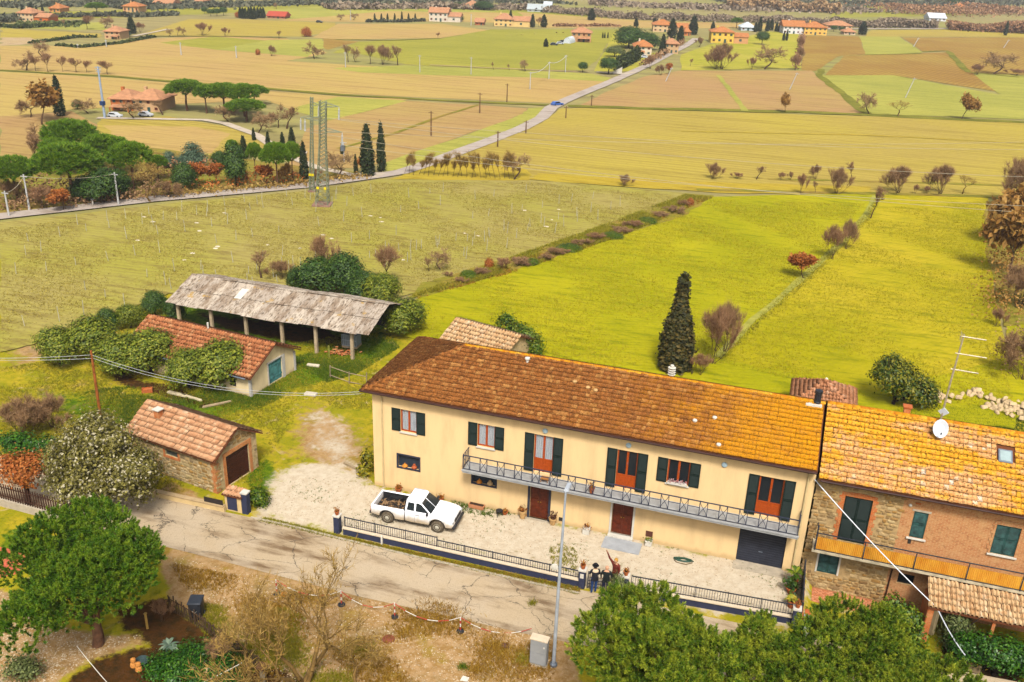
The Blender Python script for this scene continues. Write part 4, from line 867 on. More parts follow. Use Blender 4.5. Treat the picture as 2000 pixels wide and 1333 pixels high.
for j in range(2):
    for i in range(2*nc+1): cor.append((i/(2*nc), j*1.03, (.035 if i % 2 else 0)+.03*(1-j)))
cv = np.array(cor); cf = np.array([(i, i+1, 2*nc+2+i, 2*nc+1+i) for i in range(2*nc)]); cv2 = np.concatenate([cv, cv-[0, 0, .012]]); cf2 = np.concatenate([cf, cf[:, ::-1]+len(cv)])
n = N('asbestos_sheet'); P = n.pos(); r = n.rnd(); f1 = n.noise(1.1, n.mapping(P, scale=(1.4, .35, 1)), detail=6, rough=.7); f2 = n.noise(4.5, n.mapping(P, scale=(1.6, .4, 1)), detail=5, rough=.75)
c = n.mix(r, C(222, 206, 184), C(190, 174, 156)); c = n.mix(n.math('MULTIPLY', n.step(f1, .44, .62), .8), c, C(146, 120, 94)); c = n.mix(n.math('MULTIPLY', n.step(f2, .48, .64), .9), c, C(92, 72, 54)); c = n.mix(n.math('MULTIPLY', n.step(n.noise(.9, n.mapping(P, loc=(5, 2, 0)), detail=5), .62, .70), .8), c, C(190, 146, 40)); n.color(c); n.rough(.95); ASB = n.done()
it = []; w1 = (XR-XL)/18
def sheets(y0, z0, y1, z1, sgn):
    s = Vector((0, y1-y0, z1-z0)); Ls = s.length; s.normalize(); ux = Vector((1, 0, 0))*sgn; nn_ = ux.cross(s)
    for r_ in range(2):
        for i in range(18):
            p = Vector((XL+w1*(i if sgn > 0 else i+1), y0, z0))+s*(Ls/2*r_-(.08 if r_ == 0 else 0)+rng.uniform(-.07, .05))+nn_*(.03*r_+rng.uniform(0, .02)+.05)
            sag = -.10*sin(pi*(i+.5)/18*1.0)-.05*sin(i*.9); p.z += sag
            it.append((0, frame_matrix(p, (ux+s*rng.uniform(-.02, .02)).normalized()*w1*1.06, s*(Ls/2*1.06), nn_)))
sheets(YF, ZS, YR_, ZSR, 1); sheets(YB, ZS, YR_, ZSR, -1)
pieces(sh, 'roof_sheet', [(cv2, cf2)], it, ASB, 300)
m = MB(); q = Vector((XL+5.6, -1.2, ZS+1.13*(2.2/3.6)+.08)); m.M = Matrix.Translation(q) @ Matrix.Rotation(math.atan(1.13/3.6), 4, 'X'); m.box((0, 0, .02), (.62, 1.3, .03)); m.build('skylight_sheet', plain('clear_sheet', C(240, 236, 222), .4, .06), sh)
m = MB(); m.tube([(XL, YR_, ZSR+.02), (XL+5, YR_, ZSR-.03), (0, YR_, ZSR-.08), (XR, YR_, ZSR-.02)], .11, 7); m.build('ridge_cap', ASB, sh)
MB().bb(XR-3.0, XR-1.6, YB-.45, YB-.40, .4, 2.2).build('back_screen', plain('dark_boards', C(58, 40, 28), .9, .3), sh); MB().bb(XL+.6, XR-3.2, YB-.45, YB-.40, .2, 1.7).build('back_screen', plain('dark_boards', C(58, 40, 28), .9, .3), sh)
# ---- low outbuildings behind the houses
ob = empty('tool_shed', (2.3, 16.9, 0), radians(-14), 'small outbuilding with pale buff tile roof behind the farmhouse ridge', 'shed')
w_, rf, e = gable_shell(ob, 5.4, 3.8, 1.75, 2.75, .25, MORTAR2, [], []); pieces(rf, 'tile', [pan_tile(.24, .4, lift=.06)], [(0, M) for M in tile_plane(e[0], e[1], e[2], e[3], .24, .4, rng, jit=.03)]+[(0, M) for M in tile_plane(e[4], e[5], e[3], e[2], .24, .4, rng)], TILEO, 300, 'tile_courses')
pieces(rf, 'ridge_tile', [ridge_piece(.12, .4)], [(0, M) for M in ridge_line(e[3], e[2], .4)], TILEO, 100)
o2 = empty('well_house', (24.9, 18.8, 0), 0, 'little square hut with brown pyramid tile roof behind the chimney pipe', 'hut'); W2 = 2.15
m = MB(); m.bb(-W2+.25, W2-.25, -W2+.25, W2-.25, 0, 1.75); m.build('wall', MORTAR2, o2); m = MB(); cs = [(-W2, -W2, 1.72), (W2, -W2, 1.72), (W2, W2, 1.72), (-W2, W2, 1.72)]; ap = (0, 0, 2.95)
for i in range(4): m.poly([cs[i], cs[(i+1) % 4], ap])
m.poly(cs[::-1]); rf = m.build('roof', DECK, o2); it = []
for i in range(4): it += [(0, M) for M in tile_plane(cs[i], cs[(i+1) % 4], ap, ap, .22, .33, rng)]
TILEW = tile_mat('rosy_tile', (214, 150, 108), (170, 104, 62), (226, 176, 140), None, None, speck=.3); pieces(rf, 'tile', [pan_tile(.22, .33)], it, TILEW, 300, 'tile_courses'); pieces(rf, 'hip_tile', [ridge_piece(.11, .38)], [(0, M) for i in range(4) for M in ridge_line(cs[i], ap, .38)], TILEW, 100); MB().lathe((0, 0, 2.9), [(.10, 0), (.13, .08), (.09, .18), (.02, .24)], 8).build('finial', WHITE, rf)
# ================================================================== VEGETATION KIT
def unit(a): return a/np.maximum(1e-9, np.linalg.norm(a, axis=-1, keepdims=True))
def leafquads(c, nrm, size, rs, asp=.55, droop=0):
    n_ = len(c); nrm = unit(nrm); t = unit(np.cross(nrm, rs.normal(size=(n_, 3)))); b = np.cross(nrm, t); s = (size*rs.uniform(.6, 1.35, n_))[:, None]
    bend = nrm*s*.22
    v = np.stack([c-t*s-bend, c+b*s*asp, c+t*s-bend, c-b*s*asp], 1).reshape(-1, 3)
    f = np.arange(n_*4).reshape(-1, 4); return v, f
def clumps(blobs, n_, rs, shell=(.72, 1.0), up=.25, low=-.6):
    w_ = np.array([b[1][0]*b[1][1]+b[1][0]*b[1][2] for b in blobs]); k = rs.choice(len(blobs), n_, p=w_/w_.sum())
    d = rs.normal(size=(n_*2, 3)); d[:, 2] += up; d = unit(d); d = d[d[:, 2] > low][:n_]; k = k[:len(d)]
    c = np.array([blobs[i][0] for i in k]); r = np.array([blobs[i][1] for i in k]); u = rs.uniform(shell[0], shell[1], len(d))[:, None]
    return c+d*r*u, unit(d/r)
def crown_leaves(blobs, ncl, per, cr, leaf, rs, shell=(.7, 1.0), up=.3, asp=.55, rnd=.8, low=-.7):
    c, d = clumps(blobs, ncl, rs, shell, up, low); n_ = len(c)
    off = rs.normal(size=(n_, per, 3))*cr*np.array([1, 1, .8]); P = (c[:, None]+off).reshape(-1, 3); D = np.repeat(d, per, 0)+unit(off.reshape(-1, 3))*.5+rs.normal(size=(n_*per, 3))*rnd*.5+np.array([0, 0, .3])
    return leafquads(P, D, leaf, rs, asp)
def needle_tufts(c, d, per, ln, wd, rs, upw=.5):
    n_ = len(c); D = unit(np.repeat(d, per, 0)*.9+rs.normal(size=(n_*per, 3))*.6+np.array([0, 0, upw])); P = np.repeat(c, per, 0)+rs.normal(size=(n_*per, 3))*ln*.10
    l = (ln*rs.uniform(.7, 1.25, n_*per))[:, None]; sd = unit(np.cross(D, rs.normal(size=D.shape)))*wd
    v = np.stack([P-sd, P+sd, P+D*l], 1).reshape(-1, 3); return v, np.arange(len(v)).reshape(-1, 3)
def brushes(c, d, per, ln, wd, rs):      # compact upright shoots, needles set along each
    n_ = len(c); ax = unit(d*.65+rs.normal(size=d.shape)*.22+np.array([0, 0, .75])); L = ln*rs.uniform(.7, 1.5, n_); A = np.repeat(ax, per, 0); t = rs.rand(n_*per)[:, None]; P = np.repeat(c, per, 0)+A*t*np.repeat(L, per)[:, None]
    D = unit(A*.9+rs.normal(size=A.shape)*.5); sd = unit(np.cross(D, rs.normal(size=D.shape)))*wd; v = np.stack([P-sd, P+sd, P+D*ln*.75*(1-.4*t)], 1).reshape(-1, 3); return v, np.arange(len(v)).reshape(-1, 3)
def segs_mesh(segs, n_=4):
    """tapered prisms; segs list of (p0,p1,r0,r1)"""
    p0 = np.array([s[0] for s in segs]); p1 = np.array([s[1] for s in segs]); r0 = np.array([s[2] for s in segs]); r1 = np.array([s[3] for s in segs])
    t = unit(p1-p0); a = np.where(np.abs(t[:, 2:3]) < .9, np.array([[0, 0, 1.]]), np.array([[1., 0, 0]])); x = unit(np.cross(t, a)); y = np.cross(t, x); V = []
    for P, R in ((p0, r0), (p1, r1)):
        for k in range(n_): V.append(P+(x*cos(2*pi*k/n_)+y*sin(2*pi*k/n_))*R[:, None])
    V = np.stack(V, 1).reshape(-1, 3); f = []; b = np.arange(len(segs))*2*n_
    for k in range(n_): f.append(np.stack([b+k, b+(k+1) % n_, b+n_+(k+1) % n_, b+n_+k], 1))
    return V, np.concatenate(f)
def grow(rs, H, trunk=.25, spread=.75, levels=4, kids=(3, 4), r0=None, stems=1, up=.25, tw=6, twl=.5, wob=.18, ratio=.66, lean=0):
    """branching skeleton; returns segments and fine twigs (start, end)"""
    segs = []; tws = []; r0 = r0 or H*.012
    def br(p, d, ln, r, lv):
        k = 3 if lv < levels else 2; q = p
        for i in range(k):
            d = unit(d+rs.normal(size=3)*wob+np.array([0, 0, up*.18])); e = q+d*ln/k; ra = r*(1-.35*i/k); rb = r*(1-.35*(i+1)/k); segs.append((q, e, ra, rb))
            if lv >= 1 and lv < levels and i < k-1 and rs.rand() < .7: child(e, d, ln, rb, lv)
            if lv >= 1:
                for _ in range(tw if lv == levels else (tw*2//3 if lv == levels-1 else tw//2)): dd = unit(d+rs.normal(size=3)*.7+np.array([0, 0, up])); tws.append((e, e+dd*ln*twl*rs.uniform(.5, 1.3)))
            q = e
        if lv < levels:
            for _ in range(rs.randint(kids[0], kids[1]+1)): child(q, d, ln, r*.62, lv)
    def child(p, d, ln, r, lv):
        x = unit(np.cross(d, rs.normal(size=3))); dd = unit(d*(1-spread*.55)+x*spread*rs.uniform(.55, 1.1)+np.array([0, 0, up])); br(p, dd, ln*ratio*rs.uniform(.8, 1.15), r*.66, lv+1)
    for s in range(stems):
        d = unit(np.array([0, 0, 1.])+rs.normal(size=3)*(.04 if stems == 1 else .38)+np.array([lean, 0, 0])); br(np.zeros(3)+(rs.normal(size=3)*[.06, .06, 0]*H*.4 if stems > 1 else 0), d, H*trunk, r0*(1 if stems == 1 else .6), 0)
    return segs, tws
def twig_mesh(tws, wd, rs):
    a = np.array([t[0] for t in tws]); b = np.array([t[1] for t in tws]); D = unit(b-a); s = unit(np.cross(D, rs.normal(size=D.shape)))*wd
    v = np.stack([a-s, a+s, b], 1).reshape(-1, 3); return v, np.arange(len(v)).reshape(-1, 3)
def norm_to(v, H, W):      # scale a set of verts so that it stands H high and W wide
    h = v[:, 2].max(); w_ = np.percentile(np.abs(v[:, :2]), 97)*2; return np.array([W/w_, W/w_, H/h])

BARK = plain('bark', C(96, 70, 46), .95, .3, 4); BARKG = plain('golden_bark', C(140, 108, 54), .9, .35, 3); BARKP = plain('pine_bark', C(122, 84, 58), .95, .3, 4); BARKD = plain('dark_bark', C(62, 44, 30), .95, .3, 4)
TWIGB = foliage('brown_twigs', C(136, 100, 66), C(172, 130, 88), C(200, 160, 114), .1, .9)
TWIGR = foliage('red_twigs', C(142, 98, 66), C(176, 128, 88), C(200, 156, 112), .1, .9)
TWIGG = foliage('grey_twigs', C(150, 112, 72), C(188, 148, 100), C(212, 176, 126), .1, .9)
TWIGY = foliage('golden_twigs', C(140, 108, 50), C(176, 138, 66), C(204, 168, 92), .1, .9)
PINE = foliage('pine_needles', C(30, 58, 6), C(80, 126, 12), C(172, 196, 44), .2, .6, None, 2.4, .2, .95)
PINEF = foliage('umbrella_pine_needles', C(58, 102, 12), C(104, 152, 18), C(160, 188, 36), .25, .6)
PINER = foliage('young_pine_needles', C(28, 54, 6), C(88, 126, 12), C(206, 212, 56), .2, .6, None, 2.0, .2, 1.0)
CYP = foliage('cypress_leaf', C(20, 34, 12), C(38, 54, 18), C(66, 78, 26), .1, .7)
CYPB = foliage('brown_cypress_leaf', C(30, 34, 12), C(62, 64, 18), C(110, 92, 34), .1, .7)
EVER = foliage('evergreen_leaf', C(58, 80, 12), C(112, 130, 24), C(172, 174, 50), .2, .55)
EVERD = foliage('dark_evergreen_leaf', C(28, 54, 14), C(56, 92, 24), C(100, 126, 40), .15, .55)
BLUEG = foliage('blue_green_needles', C(46, 72, 52), C(82, 108, 80), C(122, 144, 112), .15, .6)
SILV = foliage('silvery_leaf', C(66, 62, 16), C(122, 114, 34), C(176, 164, 84), .25, .6, extra=(C(226, 214, 176), .14))
RUST = foliage('rust_leaf', C(164, 84, 30), C(204, 112, 40), C(230, 150, 74), .3, .7)
OCHRE = foliage('ochre_leaf', C(150, 100, 34), C(190, 136, 56), C(214, 170, 90), .3, .7)
OLIVEL = foliage('olive_leaf', C(70, 84, 40), C(110, 122, 62), C(150, 158, 90), .2, .6)
IVY = foliage('ivy_leaf', C(44, 78, 14), C(84, 120, 18), C(150, 160, 34), .25, .5)
LAUREL = foliage('laurel_leaf', C(24, 62, 10), C(46, 100, 16), C(96, 142, 34), .2, .4)
KIND = {}; ORD = 'first second third fourth fifth sixth seventh eighth ninth tenth eleventh twelfth thirteenth fourteenth fifteenth sixteenth seventeenth eighteenth nineteenth twentieth twenty-first twenty-second twenty-third twenty-fourth'.split()
def reg(k, trunk, tmat, crown, cmat, H, W):
    V = np.concatenate([trunk[0], crown[0]]); s = norm_to(V, 1, 1)
    KIND[k] = (npmesh(k+'_trunk', trunk[0]*s, trunk[1], tmat), npmesh(k+'_crown', crown[0]*s, crown[1], cmat))
def bare(k, seed, tm, cm, wd=.03, leaf=None, **kw):
    r = np.random.RandomState(seed); sg, tw = grow(r, 8.0, **kw); t = segs_mesh(sg, 4); c = twig_mesh(tw, wd, r)
    if leaf:
        P = np.array([x[1] for x in tw]); P = np.repeat(P, leaf[0], 0)+r.normal(size=(len(P)*leaf[0], 3))*.25; c = leafquads(P, r.normal(size=P.shape)+[0, 0, .4], leaf[1], r)
    reg(k, t, tm, c, cm, 8, 8)
bare('bare_oak', 1, BARK, TWIGB, .013, trunk=.14, spread=.95, levels=4, kids=(2, 3), tw=9, twl=.8, ratio=.72)
bare('bare_round', 2, BARK, TWIGG, .013, trunk=.14, spread=1.05, levels=4, kids=(2, 3), tw=9, twl=.8, up=.12, ratio=.72)
bare('bare_vase', 3, BARK, TWIGB, .013, trunk=.10, spread=.7, levels=4, kids=(2, 3), tw=8, twl=.8, up=.35, ratio=.75)
bare('bare_slim', 4, BARK, TWIGR, .016, trunk=.2, spread=.7, levels=3, kids=(3, 4), tw=12, twl=1.0, up=.3, ratio=.72)
bare('bare_thicket', 5, BARK, TWIGB, .014, trunk=.20, spread=.6, levels=3, kids=(2, 3), stems=10, tw=9, twl=1.2, up=.5, r0=.05)
bare('bare_thicket_b', 15, BARK, TWIGR, .014, trunk=.22, spread=.55, levels=3, kids=(2, 3), stems=9, tw=9, twl=1.2, up=.6, r0=.05)
bare('sapling', 16, BARK, TWIGY, .03, trunk=.3, spread=.3, levels=2, kids=(3, 4), tw=12, twl=1.0, up=.9, r0=.05)
bare('rust_tree', 6, BARK, RUST, leaf=(5, .22), trunk=.26, spread=.7, levels=3, kids=(3, 4), tw=4)
bare('ochre_tree', 7, BARK, OCHRE, leaf=(4, .24), trunk=.2, spread=.75, levels=3, kids=(3, 4), tw=4)
bare('gold_tree', 8, BARKG, TWIGY, .007, trunk=.2, spread=.7, levels=4, kids=(2, 3), tw=4, twl=.8, up=.4, r0=.06)
def pinek(k, seed, cm, flat=.32, ncl=640, per=14, spread=1.0, tufts=False):
    r = np.random.RandomState(seed); bl = [((0, 0, 6.9), (3.3, 3.3, 2.5)), ((1.6, .6, 6.3), (2.2, 2.2, 1.7)), ((-1.5, -.8, 6.4), (2.3, 2.3, 1.7)), ((.2, -1.7, 6.2), (2.1, 2.1, 1.6))]
    c, d = clumps(bl, ncl, r, (.8, 1.02), .5, -.35); crown = needle_tufts(c, d, per*3, .62, .055, r, .6)
    sg = [((0, 0, 0), (.1, 0, 2.5), .26, .2), ((.1, 0, 2.5), (0, .1, 5.0), .2, .17)]
    for i in range(7): a = i*.9; e = np.array([cos(a)*2.0, sin(a)*2.0, 6.6+.3*(i % 2)]); sg += [((0, .1, 4.8), tuple(e*.5+np.array([0, .05, 2.6])), .11, .07), (tuple(e*.5+np.array([0, .05, 2.6])), tuple(e), .07, .03)]
    reg(k, segs_mesh([(np.array(a), np.array(b), x, y) for a, b, x, y in sg], 6), BARKP, crown, cm, 9, 7)
pinek('umbrella_pine', 21, PINEF); pinek('umbrella_pine_b', 22, PINEF)
def cypk(k, seed, cm, prof, ncl=260, leaf=.16):
    r = np.random.RandomState(seed); z = r.uniform(.03, 1, ncl)**.9; a = r.uniform(0, 2*pi, ncl); R = np.interp(z, [p[0] for p in prof], [p[1] for p in prof])*r.uniform(.8, 1.08, ncl)
    c = np.stack([cos_(a)*R, sin_(a)*R, z*8], 1); d = np.stack([cos_(a), sin_(a), np.full(ncl, .5)], 1); per = 12
    P = np.repeat(c, per, 0)+r.normal(size=(ncl*per, 3))*[.11, .11, .3]; D = np.repeat(d, per, 0)+r.normal(size=(ncl*per, 3))*.5
    reg(k, segs_mesh([(np.array([0, 0, 0.]), np.array([0, 0, 6.]), .12, .03)], 5), BARK, leafquads(P, D, leaf, r, .6), cm, 8, 1.6)
cos_, sin_ = np.cos, np.sin
cypk('cypress', 31, CYP, [(0, .55), (.12, .8), (.45, .75), (.8, .42), (1, .05)]); cypk('cypress_b', 32, CYP, [(0, .5), (.25, .8), (.6, .62), (.85, .3), (1, .03)])
def evk(k, seed, cm, bl, ncl=220, per=26, cr=.34, leaf=.13, trunk=1.4):
    r = np.random.RandomState(seed); c = crown_leaves(bl, ncl, per, cr, leaf, r, (.75, 1.0)); sg = [(np.array([0, 0, 0.]), np.array([.05, 0, trunk]), .14, .11)]
    for b in bl: sg.append((np.array([.05, 0, trunk]), np.array(b[0], float)*[.8, .8, .95], .09, .03))
    reg(k, segs_mesh(sg, 5), BARKD, c, cm, 5, 4.5)
evk('evergreen', 41, EVER, [((0, 0, 2.7), (1.9, 1.9, 1.9)), ((.8, .5, 2.3), (1.4, 1.4, 1.5)), ((-.8, -.3, 2.4), (1.4, 1.4, 1.5)), ((.1, -.8, 2.1), (1.3, 1.3, 1.3))], 380)
evk('evergreen_b', 42, EVER, [((-.3, 0, 2.8), (1.7, 1.7, 1.8)), ((.7, -.5, 2.3), (1.5, 1.5, 1.6)), ((-.9, .5, 2.1), (1.3, 1.3, 1.4)), ((.2, .8, 2.6), (1.2, 1.2, 1.4))], 380)
evk('dark_evergreen', 43, EVERD, [((0, 0, 2.8), (1.7, 1.7, 2.0)), ((.8, .3, 2.0), (1.3, 1.3, 1.4)), ((-.8, -.4, 2.2), (1.3, 1.3, 1.5))], 280, trunk=.6)
evk('blue_conifer', 44, BLUEG, [((0, 0, 3.4), (1.0, 1.0, 1.5)), ((.2, .2, 2.0), (1.7, 1.7, 1.3)), ((-.4, -.3, 1.6), (1.9, 1.9, 1.1))], 260, trunk=.4)
evk('green_bush', 45, IVY, [((0, 0, 1.0), (1.5, 1.5, 1.0)), ((1.0, .3, .7), (1.0, 1.0, .7)), ((-1, -.2, .8), (1.1, 1.1, .8))], 200, trunk=.2)
evk('olive_tree', 46, OLIVEL, [((0, 0, 2.6), (1.6, 1.6, 1.2)), ((.7, -.4, 2.2), (1.2, 1.2, 1.0)), ((-.8, .3, 2.2), (1.2, 1.2, 1.0))], 160, trunk=1.0)
evk('ball_tree', 47, EVERD, [((0, 0, 3.2), (1.8, 1.8, 1.7))], 200, trunk=1.6)
evk('rust_bush', 48, RUST, [((0, 0, 1.0), (1.3, 1.3, 1.0)), ((.8, .3, .7), (.9, .9, .7))], 120, trunk=.2)
def plant(name, kind, px, py, hp, wp, label, cat='tree', group=None, rz=None, z=0.0):
    p = G(px, py, z); h = hp/ppm_v(p); w_ = wp/ppm_h(p)
    return stand(name, kind, p, h, w_, label, cat, group, rz if rz is not None else (px*7+py*3) % 6.28)
def stand(name, kind, p, h, w_, label, cat='tree', group=None, rz=0.0):
    r = empty(name, p, rz, label, cat, group); t, c = KIND[kind]
    for nm, me in (('trunk', t), ('crown', c)): link(nm, me, r, sc=(w_, w_, h))
    return r
# ================================================================== TREES AND SHRUBS NEAR THE HOUSES
def near_tree(name, label, px, py, z, rx, rz, kind, seed, cat='tree', base=None):
    """individually grown tree: crown centred where the ray through (px,py) is z metres up"""
    r = np.random.RandomState(seed); c = G(px, py, z); root = empty(name, (c.x, c.y, yardz(c.x, c.y) if abs(c.x) < 45 else 0), 0, label, cat)
    c0 = np.array([0, 0, z]); return r, root, c0
def near_pine(label, px, py, z, R, Hc, seed, mat=PINE, ncl=1500, per=52, ln=.30, lumps=16):
    r, root, c0 = near_tree('pine_tree', label, px, py, z, R, Hc, None, seed); bl = [(tuple(c0), (R*.6, R*.6, Hc*.6))]
    for i in range(lumps):
        a = i*2.399; rr = R*.72*sqrt((i+.6)/lumps)*r.uniform(.85, 1.1); zz = Hc*.5*sqrt(max(0, 1-(rr/R)**2))*r.uniform(.4, 1.25)-(.42*Hc if i % 4 == 3 else 0); bl.append((tuple(c0+np.array([cos(a)*rr, sin(a)*rr, zz])), (R*r.uniform(.22, .36), R*r.uniform(.22, .36), Hc*r.uniform(.24, .40))))
    c, d = clumps(bl, ncl, r, (.72, 1.06), .35, -.5); v1, f1 = brushes(c, d, per, ln, .021, r)
    link('crown', npmesh('crown', v1, f1, mat), root); zb = z-Hc*.9; sg = [((0, 0, -.1), (.08, .04, zb*.6), R*.055+.05, R*.05+.03), ((.08, .04, zb*.6), (0, 0, z-.1), R*.05+.03, R*.03)]
    for b in bl[1:]: e = np.array(b[0]); mid = e*.45+np.array([0, 0, z*.42-.2]); sg += [(np.array([.03, .02, max(zb*.8, z-Hc*.8)]), mid, .09, .06), (mid, e, .06, .02)]
    link('trunk', npmesh('trunk', *segs_mesh([(np.array(a), np.array(b), x, y) for a, b, x, y in sg], 7), BARKP), root); return root
near_pine('round dense green pine in the lower left corner over the gravel', 168, 1132, 3.6, 4.3, 3.1, 51, PINE, 4600, 58, .24)
near_pine('large bushy pine in front of the gate and lamp post', 1278, 1306, 4.0, 3.6, 3.1, 52, PINER, 3800, 58, .25)
near_pine('smaller dull green pine between two larger pines below the drive fence', 1488, 1322, 3.3, 2.2, 2.5, 53, PINER, 1700, 58, .25, 9)
near_pine('wide yellow-green pine below the brick terrace', 1728, 1372, 3.6, 4.4, 2.7, 54, PINER, 4400, 58, .25)
def near_leafy(name, label, px, py, z, blobs, mat, seed, ncl, per, cr, leaf, cat='tree', trunk=.9, bark=BARKD, shell=(.6, 1.0), low=-.8, asp=.55):
    r, root, c0 = near_tree(name, label, px, py, z, 1, 1, None, seed, cat); bl = [(tuple(c0+np.array(b[0])), b[1]) for b in blobs]
    link('crown', npmesh('crown', *crown_leaves(bl, ncl, per, cr, leaf, r, shell, .3, asp, low=low), mat), root); sg = [(np.array([0, 0, -.1]), np.array([.05, .02, trunk]), .17, .13)]
    for i in range(14): b = bl[i % len(bl)]; e = np.array(b[0])+r.normal(size=3)*np.array(b[1])*.4; mid = e*.5+np.array([0, 0, trunk*.5+.2]); sg += [(np.array([.05, .02, trunk]), mid, .08, .05), (mid, e, .05, .015)]
    link('trunk', npmesh('trunk', *segs_mesh(sg, 6), bark), root); return root
near_leafy('blossom_tree', 'big silvery-leaved tree with pale tufts beside the stone shed', 195, 905, 2.9, [((0, 0, .2), (2.6, 2.2, 2.4)), ((1.7, -.2, -.3), (1.7, 1.6, 1.7)), ((-1.9, 0, -.4), (1.7, 1.6, 1.7)), ((.2, .2, 1.7), (1.4, 1.4, 1.2)), ((-.4, -1.1, -.9), (2.0, 1.4, 1.3)), ((2.4, .3, .1), (1.2, 1.2, 1.0))], SILV, 61, 620, 44, .24, .085, shell=(.55, 1.06))
near_leafy('rust_tree', 'small tree with rust-orange leaves beside the left garden fence', 44, 925, 2.2, [((0, 0, .1), (1.0, 1.0, 1.0)), ((.6, .2, .6), (.7, .7, .7)), ((-.7, 0, .3), (.7, .7, .7))], RUST, 62, 120, 26, .2, .085, trunk=1.3)
ev = [(110, 672, 40, 'evergreen_b', 'dark rounded evergreen at the far left end of the row by the barn'), (178, 660, 48, 'evergreen', 'olive-green evergreen behind the wooden pole'), (232, 690, 46, 'evergreen_b', 'low evergreen right of the wooden pole trunk'), (290, 688, 52, 'evergreen', 'round evergreen hiding the left end of the barn roof'),
      (365, 716, 42, 'evergreen_b', 'slim-trunked evergreen in front of the barn roof middle'), (432, 712, 54, 'evergreen', 'large round evergreen in front of the barn window'), (252, 612, 26, 'evergreen_b', 'upright green bush behind the evergreen row'), (207, 618, 20, 'dark_evergreen', 'small dark conifer behind the evergreen row'), (300, 588, 24, 'dark_evergreen', 'dark bush at the left end of the open shed'), (340, 600, 24, 'dark_evergreen', 'dark bush under the left end of the corrugated roof')]
for i, (x, y, r_, k, lb) in enumerate(ev):
    p = G(x, y, 1.7 if r_ > 30 else 1.3); d_ = r_*1.85/ppm_h(p); h_ = (1.9 if r_ > 30 else 1.3)+d_*.52
    stand('evergreen_tree', k, (p.x, p.y, 0), h_, d_, lb, 'tree', 'evergreens around the barn', i*1.3)
for i, (x, y, r_, h_, k, lb, nm) in enumerate(((622, 535, 40, 3.6, 'dark_evergreen', 'dark green evergreen behind the corrugated roof', 'evergreen_tree'), (672, 530, 36, 4.2, 'dark_evergreen', 'taller dark evergreen behind the corrugated roof ridge', 'evergreen_tree'), (710, 555, 30, 3.0, 'dark_evergreen', 'dark evergreen right of the taller one behind the shed', 'evergreen_tree'), (575, 545, 13, 2.6, 'dark_evergreen', 'small dark bush left of the evergreens behind the shed', 'shrub'),
        (788, 610, 40, 3.4, 'evergreen_b', 'ivy-covered evergreen at the right end of the open shed', 'evergreen_tree'), (745, 560, 34, 3.3, 'evergreen', 'olive evergreen behind the right end of the open shed', 'evergreen_tree'))):
    p = G(x, y, h_*.55); stand(nm, k, (p.x, p.y, 0), h_, 2.1*r_/ppm_h(p), lb, 'tree' if nm != 'shrub' else 'shrub', None, i*2.1)
near_leafy('ivy_bush', 'ivy mound growing over the right end of the tool shed roof', 1030, 668, 1.3, [((0, 0, .1), (1.1, .9, 1.1)), ((-1.2, .8, .4), (1.0, .6, .7)), ((.6, -.2, -.4), (.7, .7, .8)), ((-2.4, 1.5, .8), (.9, .5, .5))], IVY, 63, 120, 36, .22, .1, 'shrub', .3)
near_leafy('bay_bush', 'large dark green bush with yellow leaves behind the yellow roof', 1752, 752, 1.6, [((-.4, 0, .5), (1.5, 1.3, 1.3)), ((1.2, 0, -.2), (1.5, 1.2, 1.2)), ((-.7, .2, 1.2), (.9, .8, .9)), ((1.9, .2, -.6), (1.1, 1.0, .9)), ((.5, .1, .8), (.9, .9, .9))], foliage('bay_leaf', C(38, 62, 14), C(80, 104, 22), C(176, 164, 40), .25, .5), 64, 210, 40, .24, .1, 'shrub', .3)
